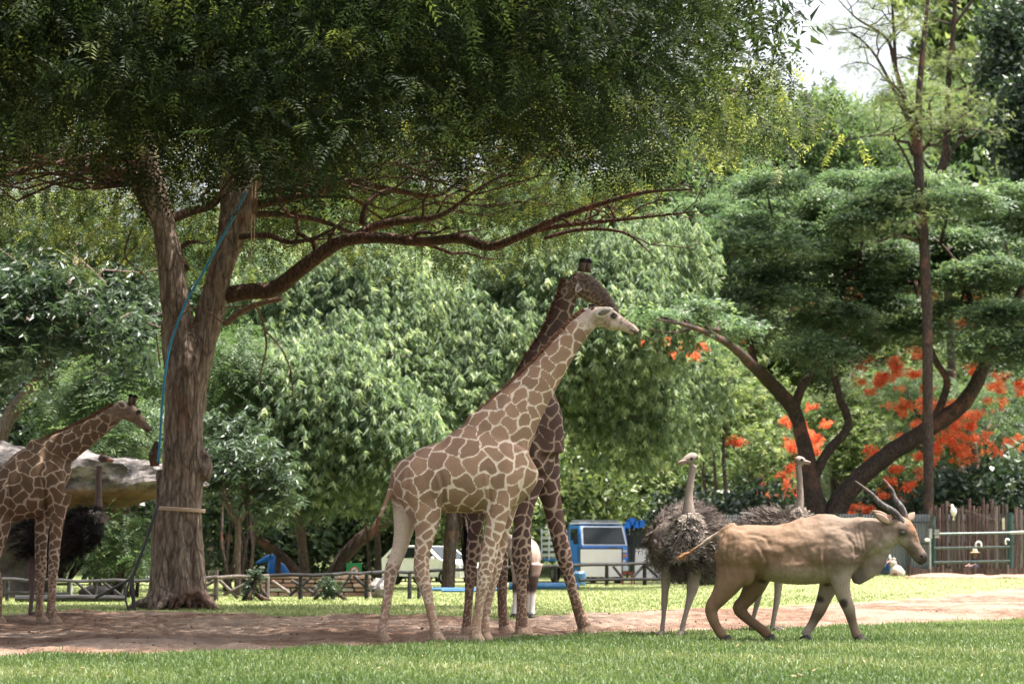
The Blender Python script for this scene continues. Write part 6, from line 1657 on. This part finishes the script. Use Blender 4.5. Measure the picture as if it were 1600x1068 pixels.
EEAR = plain_mat('tan ear', (0.22, 0.155, 0.115), .8, .2, .15, 14); EEARI = plain_mat('pinkish inner ear', (0.42, 0.27, 0.22), .8, .2, .15, 14)
e1 = ear(EEAR, t, P(1394, 817, DE - .10), P(1362, 797, DE - .20), .062, .016); ear(EEARI, e1, P(1391, 816, DE - .117) - t.location, P(1367, 801, DE - .205) - t.location, .04, .008, 'inner_ear')
ear(EEAR, t, P(1418, 814, DE + .10), P(1429, 800, DE + .17), .05, .016)
for s_ in (-1, 1):
    c = P(1410, 832, DE + s_ * .113); MB().ell(c, (.036, .022, .028)).build('eye', EYEM, t, smooth=True)
    MB().ell(P(1439.5, 868, DE + s_ * .063), (.015, .012, .017)).build('nostril', HAIRBLKM, t)
MB().tube([P(1440, 880, DE - .05), P(1434, 877, DE - .074), P(1427, 871, DE - .084)], [.010, .010, .006], 6).build('mouth_line', HAIRBLKM, t)
V, T, R = hair_strip([tailp[-6], tailp[-1], tailp[-1] + (tailp[-1] - tailp[-6]) * .5], [(tailp[-1] - tailp[-4]).normalized()] * 3, .14, .007, 260, 5, .012)
link('tail_tuft', np_mesh('tail_tuft', V - np.array(t.location)[None], T, {'rnd': R}), hair_mat('orange tail hair', (0.16, 0.07, 0.03), (0.33, 0.17, 0.08), (0.45, 0.28, 0.16)), t)
# crest on the neck
A = catmull([(1345,810,0),(1365,813,0),(1385,808,0),(1400,806,0)], 5)
V, T, R = hair_strip([P(a[0], a[1] + 3, DE) for a in A], [Vector((-.3, 0, 1))] * len(A), .045, .006, 500, 6, .02)
link('neck_crest', np_mesh('neck_crest', V - np.array(t.location)[None], T, {'rnd': R}), MANE, t)
HOOFD = plain_mat('dark hoof', (0.035, 0.028, 0.026), .6, .3, .3, 12)
hooves(t, lp, HOOFD, (1, 0, 0), .075, 1.05, .05)

# ------------------------------------------------------------------ ostriches
def t_plume(n, L, bl, bw):
    lv = [rhomb(L, .012)]
    for i in range(n):
        tt = (i + .8) / n; x = L * tt * .95; z = -.30 * L * tt * tt
        for sg in (-1, 1):
            lv.append(place(rhomb(bl * (1.1 - .4 * abs(tt - .6)), bw), (x, 0, z), sg * rr.uniform(.35, .8), rr.uniform(-.5, .5), rr.uniform(-.9, .9)))
    return tmpl(lv)
T_PLUME = t_plume(8, .19, .066, .0066)
T_DOWN = t_plume(4, .09, .055, .012)
def plume_mat(name, a, b, c):
    m, nt, out = new_mat(name); N = NT(nt)
    col = N.ramp(N.attr('rnd'), [(0, a), (.5, b), (1, c)])
    N.bsdf(out, col, .8, .25); return m
PG = plume_mat('grey brown plumes', (0.045, 0.034, 0.030), (0.115, 0.088, 0.078), (0.27, 0.225, 0.20))
PL = plume_mat('pale grey down', (0.13, 0.105, 0.09), (0.27, 0.225, 0.195), (0.42, 0.36, 0.32))
PB = plume_mat('black plumes', (0.004, 0.004, 0.004), (0.009, 0.008, 0.008), (0.022, 0.019, 0.018))
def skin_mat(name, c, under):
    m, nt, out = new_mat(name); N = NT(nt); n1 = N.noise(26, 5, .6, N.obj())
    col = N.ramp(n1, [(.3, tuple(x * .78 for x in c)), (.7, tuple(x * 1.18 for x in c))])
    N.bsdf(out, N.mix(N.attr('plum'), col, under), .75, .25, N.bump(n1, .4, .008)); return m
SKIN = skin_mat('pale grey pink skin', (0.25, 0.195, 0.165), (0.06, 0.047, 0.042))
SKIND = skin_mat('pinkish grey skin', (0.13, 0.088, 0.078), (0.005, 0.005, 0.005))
BEAK = plain_mat('horn coloured beak', (0.24, 0.17, 0.14), .5, .4, .15, 20)
BEAKR = plain_mat('reddish beak', (0.42, 0.16, 0.10), .5, .4, .15, 20)
def ostrich(label, d, body, neck, head, beak, legs, eye, faced, skin, plume, beakm, seed, down=(), nplume=1500, toe=(1, 0, 0), neckd=None):
    """body: list of blobs (px,py,off,rx,ry,rz m); faced: horizontal direction of the bird"""
    fx = np.mean([l[-1][0] for l in legs]); t = thing('ostrich', Vector((P(fx, 900, d).x, d, 0)), label, 'ostrich', 'ostriches')
    fv = Vector(faced).normalized(); latv = Vector((-fv.y, fv.x, 0))
    fns = []
    for (px, py, off, rx, ry, rz2) in body:
        c = P(px, py, d + off); fns.append((lambda c, s: lambda mb: mb.ell(c, s, nu=24, nv=16))(c, (rx * .82, ry * .82, rz2 * .82)))
    k = F / d
    def lf2(pts, n, flat):
        A = catmull(pts, 6); p = [P(a[0], a[1], d + a[3]) for a in A]; r = [a[2] / k for a in A]
        return p, r, (lambda mb: mb.tube(p, r, n, ra2=[x * flat for x in r], lat=latv))
    np_, nr, f = lf2(neck, 14, 1.0); fns.append(f)
    hp_, hr, f = lf2(head, 14, .8); fns.append(f)
    lp = []
    for l in legs:
        f, p, r = leg_fn([(a[0], a[1], a[2] * .82, a[3]) for a in l], d, .035, .9, 12); fns.append(f); lp.append((p, r))
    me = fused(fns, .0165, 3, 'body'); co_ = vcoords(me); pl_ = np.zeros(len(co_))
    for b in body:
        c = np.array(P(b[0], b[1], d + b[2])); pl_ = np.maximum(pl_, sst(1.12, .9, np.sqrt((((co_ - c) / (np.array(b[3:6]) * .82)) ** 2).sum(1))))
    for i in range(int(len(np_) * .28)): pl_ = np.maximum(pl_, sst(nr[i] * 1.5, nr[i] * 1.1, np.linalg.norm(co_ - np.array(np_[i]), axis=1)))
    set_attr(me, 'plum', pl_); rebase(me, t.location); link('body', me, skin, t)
    # beak
    bp, br, f = lf2(beak, 10, 1.25)
    up = MB().tube([p + Vector((0, 0, .008)) for p in bp], [r * .65 for r in br], 10, ra2=[r * 1.1 for r in br], lat=latv).build('upper_beak', beakm, t, smooth=True)
    MB().tube([p - Vector((0, 0, .014)) for p in bp[:-2]], [r * .5 for r in br[:-2]], 10, ra2=[r * .95 for r in br[:-2]], lat=latv).build('lower_beak', beakm, t, smooth=True)
    for s_ in (-1, 1):
        c = P(eye[0], eye[1], d + eye[2]); hc = hp_[len(hp_) // 2]
        c = hc + fv * (c - hc).dot(fv) + Vector((0, 0, c.z - hc.z)) + latv * s_ * (max(hr) * .80 * .93)
        MB().ell(c, (.022, .022, .02)).build('eye', EYEM, t, smooth=True)
    # plumage
    pos, yaw, pit, rnd = [], [], [], []
    q = np.random.default_rng(seed)
    n = nplume
    vol = np.array([b[3] * b[5] for b in body]); bi = q.choice(len(body), n, p=vol / vol.sum())
    C = np.array([tuple(P(b[0], b[1], d + b[2])) for b in body])[bi]; Rr = np.array([b[3:6] for b in body])[bi]
    dv = q.normal(0, 1, (n, 3)); dv[:, 2] += .15; dv /= np.linalg.norm(dv, axis=1)[:, None]
    p0 = C + dv * Rr * (.80 + .17 * q.random(n))[:, None]
    back = -np.array(fv)
    tg = back[None] * .9 + np.array([0, 0, -.75])[None] + dv * .75 + q.normal(0, .22, (n, 3))
    yw = np.arctan2(tg[:, 1], tg[:, 0]); pt = -np.arctan2(tg[:, 2], np.hypot(tg[:, 0], tg[:, 1])) - .35
    cl = .5 + .5 * np.sin(p0[:, 0] * 9 + 2 * np.sin(p0[:, 2] * 7)) * np.sin(p0[:, 2] * 11 + p0[:, 1] * 8)
    V1 = scatter(T_PLUME, p0, yw, pt, q.normal(0, .5, n), .7 + .6 * q.random(n), np.clip(.15 + .35 * cl + .4 * q.random(n), 0, 1))
    V, Q, R = join([V1]); link('plumage', np_mesh('plumage', V - np.array(t.location)[None], Q, {'rnd': R}), plume, t)
    if down:
        ps, yy, pp_ = [], [], []
        for (i0, i1, cnt) in down:
            for _ in range(cnt):
                u = q.random(); i = i0 + (i1 - i0) * u; i = int(i * (len(np_) - 1)); a = q.random() * 6.283
                tgt = (np_[min(i + 1, len(np_) - 1)] - np_[max(0, i - 1)]).normalized(); x_ = latv; y_ = tgt.cross(x_)
                o_ = (x_ * math.cos(a) + y_ * math.sin(a))
                ps.append(np_[i] + o_ * nr[i] * .95); g_ = Vector((0, 0, -.8)) + o_ * .7 + Vector(q.normal(0, .25, 3))
                yy.append(math.atan2(g_.y, g_.x)); pp_.append(-math.atan2(g_.z, math.hypot(g_.x, g_.y)) - .2)
        n = len(ps); V, Q, R = scatter(T_DOWN, np.array([tuple(p) for p in ps]), np.array(yy), np.array(pp_), q.normal(0, .7, n), .7 + .6 * q.random(n), q.random(n))
        link('neck_down', np_mesh('neck_down', V - np.array(t.location)[None], Q, {'rnd': R}), neckd or PL, t)
    # toes
    tv = Vector(toe).normalized(); sv = Vector((-tv.y, tv.x, 0))
    for p, r in lp:
        e = p[-1]; g = gz(e)
        for (a, L, w_) in ((.05, .20, .032), (-.55, .12, .022)):
            dd = (tv * math.cos(a) + sv * math.sin(a)); b = Vector((e.x, e.y, g + .045))
            MB().tube([b - dd * .02, b + dd * L * .4 + Vector((0, 0, .005)), Vector((e.x, e.y, g + .025)) + dd * L * .8, Vector((e.x, e.y, g + .012)) + dd * L], [w_, w_ * 1.05, w_ * .9, w_ * .4], 9).build('toe', skin, t, smooth=True)
    return t
ostrich('grey brown ostrich facing the camera with its head turned to the left', 31.3,
    [(1068,842,.35,.50,.55,.46),(1052,848,.2,.36,.4,.38),(1090,846,.2,.34,.4,.40),(1070,858,.1,.36,.35,.34)],
    [(1072,862,24,-.05),(1073,840,23,-.14),(1075,815,15,-.2),(1076,797,10,-.22),(1076,777,7,-.22),(1078,757,6,-.22),(1081,740,5.6,-.22),(1084,726,6,-.22)],
    [(1086,718,7,-.22),(1083,716,10,-.22),(1077,717,9,-.24),(1071,719,6.5,-.26),(1066,721,4.5,-.27)],
    [(1070,720,5.5,-.26),(1064,722,4.2,-.28),(1059,724,1.5,-.29)],
    [[(1044,880,17,.15),(1041,900,11,.12),(1039,925,7,.10),(1038,940,6.8,.10),(1037,960,4.8,.08),(1035,980,5,.06),(1034,988,6,.05)],
     [(1086,875,20,.05),(1084,898,14,.02),(1082,918,11.5,0),(1079,930,8.5,-.02),(1073,952,5.6,-.04),(1067,975,5.4,-.06),(1065,988,6.2,-.08)]],
    (1078,716,-.26), (-.85, -.5, 0), SKIN, PG, BEAK, 101, down=[(0, .42, 1100)], nplume=3600, toe=(-.3, -1, 0))
ostrich('grey brown ostrich facing right, half hidden behind the eland back', 33.4,
    [(1212,836,0,.42,.40,.36),(1235,838,0,.25,.3,.3),(1188,842,0,.26,.3,.28)],
    [(1236,838,18,0),(1241,818,14,0),(1247,800,8.5,0),(1250,780,6,0),(1250,760,5.2,0),(1249,742,4.9,0),(1247,727,5.3,0)],
    [(1245,722,6,0),(1248,720,8.2,0),(1253,720,7.2,0),(1258,721,4.6,0)],
    [(1256,721,4,0),(1262,722,3,0),(1267,723,1.2,0)],
    [[(1218,880,14,-.1),(1216,915,8,-.1),(1214,935,6.5,-.1),(1210,955,5,-.1),(1206,974,5,-.1)],
     [(1192,880,14,.1),(1187,918,8,.1),(1184,935,6,.1),(1178,955,4.6,.1),(1173,972,5,.1)]],
    (1253,718,0), (1, -.12, 0), SKIN, PG, BEAK, 102, down=[(.1, .42, 500)], nplume=2300)
ostrich('black plumed ostrich standing in shade behind the left giraffe legs', 42.6,
    [(92,838,0,.55,.42,.46),(130,826,0,.36,.34,.38),(142,818,0,.22,.24,.28),(55,842,0,.36,.36,.36)],
    [(142,832,22,0),(149,810,14,0),(153,795,8.5,0),(154,780,5.8,0),(154,760,5,0),(154,742,4.8,0),(156,727,5,0)],
    [(156,720,4.8,0),(160,716,6.8,0),(165,716,6,0),(170,718,3.8,0)],
    [(167,718,3.6,0),(173,719,2.6,0),(179,720,1,0)],
    [[(56,868,13,-.1),(50,885,9.5,-.1),(49,900,6.8,-.1),(51,912,5.6,-.1),(49,935,4.4,-.1),(47,953,4.8,-.1)],
     [(88,868,13,.1),(82,890,8.5,.1),(80,905,6,.1),(78,930,4.4,.1),(76,950,4.8,.1)]],
    (164,715,0), (1, -.1, 0), SKIND, PB, BEAKR, 103, down=[(.2, .33, 160)], nplume=2200)

# ------------------------------------------------------------------ oryx seen from behind
DO = 41.2
t = thing('oryx', Vector((P(823, 900, DO).x, DO, 0)), 'pale oryx seen from behind between the giraffe forelegs', 'antelope')
kx = F / DO
fns = []
def fy(pts, n=18):
    """(px, py, rx px, rz px, off) rings along the view direction"""
    A = catmull(pts, 4); p = [P(a[0], a[1], DO + a[4]) for a in A]
    return lambda mb: mb.tube(p, [a[3] / kx for a in A], n, ra2=[a[2] / kx for a in A], lat=(1, 0, 0))
fns.append(fy([(823,866,8,10,-.12),(823,868,18,24,0),(822,868,23,29,.25),(821,870,24,30,.6),(818,868,22,28,.95),(814,864,18,25,1.15)]))
for pts, n_ in [([(812,862,20,.2,1.1),(804,850,13,.12,1.2),(798,842,10,.1,1.25)], 14), ([(802,842,9,.1,1.2),(795,845,8,.08,1.2),(787,852,5.5,.06,1.2),(783,856,3.5,.04,1.2)], 12)]:
    f, *_ = loft_fn(pts, DO, n_); fns.append(f)
lp = []
for l in ([(812,880,15,0),(809,900,9,.02),(806,918,6,.08),(806,935,5,.05),(804,952,4.5,.02),(803,962,5,0)], [(834,880,15,0),(834,900,9,.02),(833,918,6,.08),(832,935,5,.05),(831,952,4.5,.02),(831,962,5,0)],
          [(812,880,10,1.0),(812,920,5,1.0),(813,955,4.4,1.0)], [(828,880,10,1.0),(827,920,5,1.0),(826,955,4.4,1.0)]):
    f, p_, r_ = leg_fn(l, DO, .05, .9, 12); fns.append(f); lp.append((p_, r_))
me = fused(fns, .016, 5, 'body'); co = vcoords(me)
npx = 800 + co[:, 0] / co[:, 1] * F
dk = np.maximum(.9 * sst(.62, .55, co[:, 2]) * sst(.40, .46, co[:, 2]), .8 * np.exp(-((npx - 828) / 3.0) ** 2) * sst(.55, .7, co[:, 2]) * sst(1.25, 1.1, co[:, 2]) * (co[:, 1] < DO + .3))
dk = np.maximum(dk, .8 * sst(.75, .68, co[:, 2]) * sst(.5, .56, co[:, 2]) * (npx > 826))
set_attr(me, 'dark', dk); set_attr(me, 'white', sst(.42, .36, co[:, 2]))
m, nt, out = new_mat('oryx hide'); N = NT(nt); n1 = N.noise(8, 4, .6, N.obj())
col = N.ramp(n1, [(.3, (0.36, 0.27, 0.22)), (.7, (0.50, 0.40, 0.33))]); col = N.mix(N.attr('white'), col, (.68, .62, .58)); col = N.mix(N.attr('dark'), col, (.035, .026, .024)); N.bsdf(out, col, .8, .25, N.bump(n1, .3, .01))
rebase(me, t.location); link('body', me, m, t)
ear(EARM[0], t, P(800, 842, DO + 1.1), P(790, 833, DO + 1.1), .045); ear(EARM[0], t, P(805, 841, DO + 1.35), P(811, 833, DO + 1.35), .04)
for s_ in (-1, 1): MB().tube([P(801, 839, DO + 1.25 + s_ * .05), P(806, 824, DO + 1.3 + s_ * .08), P(813, 806, DO + 1.4 + s_ * .12)], [.022, .017, .004], 8).build('horn', HORNM, t, smooth=True)
V, T, R = hair_strip([P(825, 850, DO - .14), P(827, 875, DO - .18), P(827, 895, DO - .18)], [Vector((0, -.1, -1))] * 3, .14, .006, 260, 9, .016)
link('tail', np_mesh('tail', V - np.array(t.location)[None], T, {'rnd': R}), HAIRBLK, t)
hooves(t, lp, HOOFD, (0, -1, 0), .06, 1.1, .03)

# ------------------------------------------------------------------ two people far behind by the stockade
def person(label, base, face, parts, clothes, hat=None):
    """parts: lists of (x,y,z,r) in metres from base; one continuous body, clothes as children"""
    t = thing('person', base, label, 'person')
    fns = [(lambda c: lambda mb: mb.tube([base + Vector(p[:3]) for p in c], [p[3] for p in c], 10))(c) for c in parts]
    me = fused(fns, .011, 3, 'body'); rebase(me, base); link('body', me, plain_mat('brown skin', (0.20, 0.10, 0.065), .6, .35, .12, 14), t)
    for nm, mat, cs in clothes:
        f2 = [(lambda c: lambda mb: mb.tube([base + Vector(p[:3]) for p in c], [p[3] for p in c], 12))(c) for c in cs]
        me = fused(f2, .016, 3, nm); rebase(me, base); link(nm, me, mat, t)
    return t
def hand(c, d_):
    c = Vector(c); d_ = Vector(d_).normalized(); s_ = d_.cross(Vector((0, 0, 1))).normalized()
    out = [[tuple(c) + (.026,), tuple(c + d_ * .05) + (.034,), tuple(c + d_ * .09) + (.03,)]]
    for k, L in zip((-1.5, -.5, .5, 1.5), (.06, .075, .07, .055)):
        a = c + d_ * .085 + s_ * k * .017; b = a + d_ * L * .6; e = b + d_ * L * .4 - Vector((0, 0, .02)); out.append([tuple(a) + (.0105,), tuple(b) + (.0095,), tuple(e) + (.008,)])
    a = c + d_ * .03 - s_ * .03; b = a + d_ * .045 - s_ * .03; out.append([tuple(a) + (.013,), tuple(b) + (.011,)])
    return out
DKC = plain_mat('dark cloth', (0.03, 0.028, 0.03), .9, .1, .3, 10); BLC = plain_mat('blue cloth', (0.04, 0.11, 0.36), .9, .1, .25, 10); GRC = plain_mat('grey cloth', (0.24, 0.23, 0.23), .9, .1, .2, 10)
STRAW = plain_mat('straw hat', (0.52, 0.40, 0.26), .85, .15, .15, 40)
HAIRM = plain_mat('black hair', (0.012, 0.010, 0.010), .6, .3, .2, 30)
b = base_at(1514, 85.6)
fig = [[(.22,0,.70,.055),(.23,-.02,.80,.05)], [(.24,-.03,.80,.07),(.245,-.035,.86,.098),(.245,-.03,.93,.105),(.24,-.02,.99,.08)], [(.245,-.14,.89,.014),(.245,-.15,.875,.02)], [(.14,-.02,.66,.05),(-.02,-.18,.48,.042),(-.14,-.34,.42,.034)], [(.30,-.02,.66,.05),(.20,-.22,.46,.042),(.02,-.36,.42,.034)],
    [(.12,0,.20,.09),(-.02,-.36,.40,.075),(-.04,-.32,.06,.05),(-.04,-.44,.03,.04)], [(.28,0,.20,.09),(.22,-.38,.40,.075),(.2,-.32,.06,.05),(.2,-.46,.03,.04)], [(.2,0,.2,.15),(.2,.02,.45,.15),(.22,0,.68,.12)]]
fig += hand((-.14,-.34,.42), (-.6,-.6,-.1)) + hand((.02,-.36,.42), (-.6,-.5,-.1))
pt_ = person('person in dark clothes and a straw hat sitting before the stockade', b, None, fig,
    [('dark_shirt', DKC, [[(.2,0,.22,.165),(.2,.02,.46,.165),(.22,0,.70,.115)],[(.14,-.02,.66,.07),(.0,-.16,.5,.058)],[(.30,-.02,.66,.07),(.21,-.2,.48,.058)]]), ('blue_trousers', BLC, [[(.12,0,.18,.11),(-.02,-.36,.40,.09),(-.04,-.32,.12,.07)],[(.28,0,.18,.11),(.22,-.38,.40,.09),(.2,-.32,.12,.07)]])])
hc = b + Vector((.24, -.03, .98))
pt_.scale = (.87, .87, .87)
hat = MB().tube([hc + Vector((0, 0, -.03)), hc + Vector((0, 0, -.015)), hc + Vector((0, 0, .0)), hc + Vector((0, 0, .09)), hc + Vector((.0, 0, .13))], [.21, .215, .115, .10, .05], 20).build('straw_hat', STRAW, pt_, smooth=False)
for s_ in (-1, 1): MB().ell(b + Vector((.245 + s_ * .035, -.125, .905)), (.011, .008, .008)).build('eye', EYEM, pt_)
MB().tube([b + Vector((.21, -.125, .85)), b + Vector((.28, -.125, .85))], .006, 5).build('mouth', plain_mat('lips', (.18, .06, .05), .6, .3), pt_)
b = base_at(1380, 87)
fig = [[(.06,0,.78,.055),(.06,-.02,.88,.05)], [(.06,-.02,.88,.07),(.06,-.03,.94,.096),(.06,-.02,1.02,.10),(.06,0,1.07,.07)], [(.06,-.13,.96,.014),(.06,-.14,.945,.02)], [(-.1,0,.74,.05),(-.24,-.14,.56,.042),(-.30,-.3,.62,.034)], [(.2,0,.74,.05),(.24,-.2,.54,.042),(.12,-.36,.5,.034)],
    [(-.06,.02,.30,.09),(-.2,-.34,.46,.075),(-.22,-.22,.06,.05),(-.22,-.34,.03,.04)], [(.16,.02,.30,.09),(.2,-.34,.46,.075),(.2,-.22,.06,.05),(.2,-.36,.03,.04)], [(.06,.03,.3,.15),(.06,.03,.55,.15),(.06,0,.76,.12)]]
fig += hand((-.30,-.3,.62), (-.3,-.7,.2)) + hand((.12,-.36,.5), (-.4,-.7,-.1))
pt_ = person('person in a grey shirt and blue trousers squatting behind the eland dewlap', b, None, fig,
    [('grey_shirt', GRC, [[(.06,.03,.32,.165),(.06,.03,.56,.165),(.06,0,.78,.11)],[(-.1,0,.74,.07),(-.22,-.12,.58,.058)],[(.2,0,.74,.07),(.24,-.18,.56,.058)]]), ('blue_trousers', BLC, [[(-.06,.02,.28,.11),(-.2,-.34,.46,.09),(-.22,-.22,.12,.07)],[(.16,.02,.28,.11),(.2,-.34,.46,.09),(.2,-.22,.12,.07)]]), ('hair', HAIRM, [[(.06,.03,.98,.09),(.06,.02,1.05,.10)]])])
for s_ in (-1, 1): MB().ell(b + Vector((.06 + s_ * .035, -.115, .985)), (.011, .008, .008)).build('eye', EYEM, pt_)
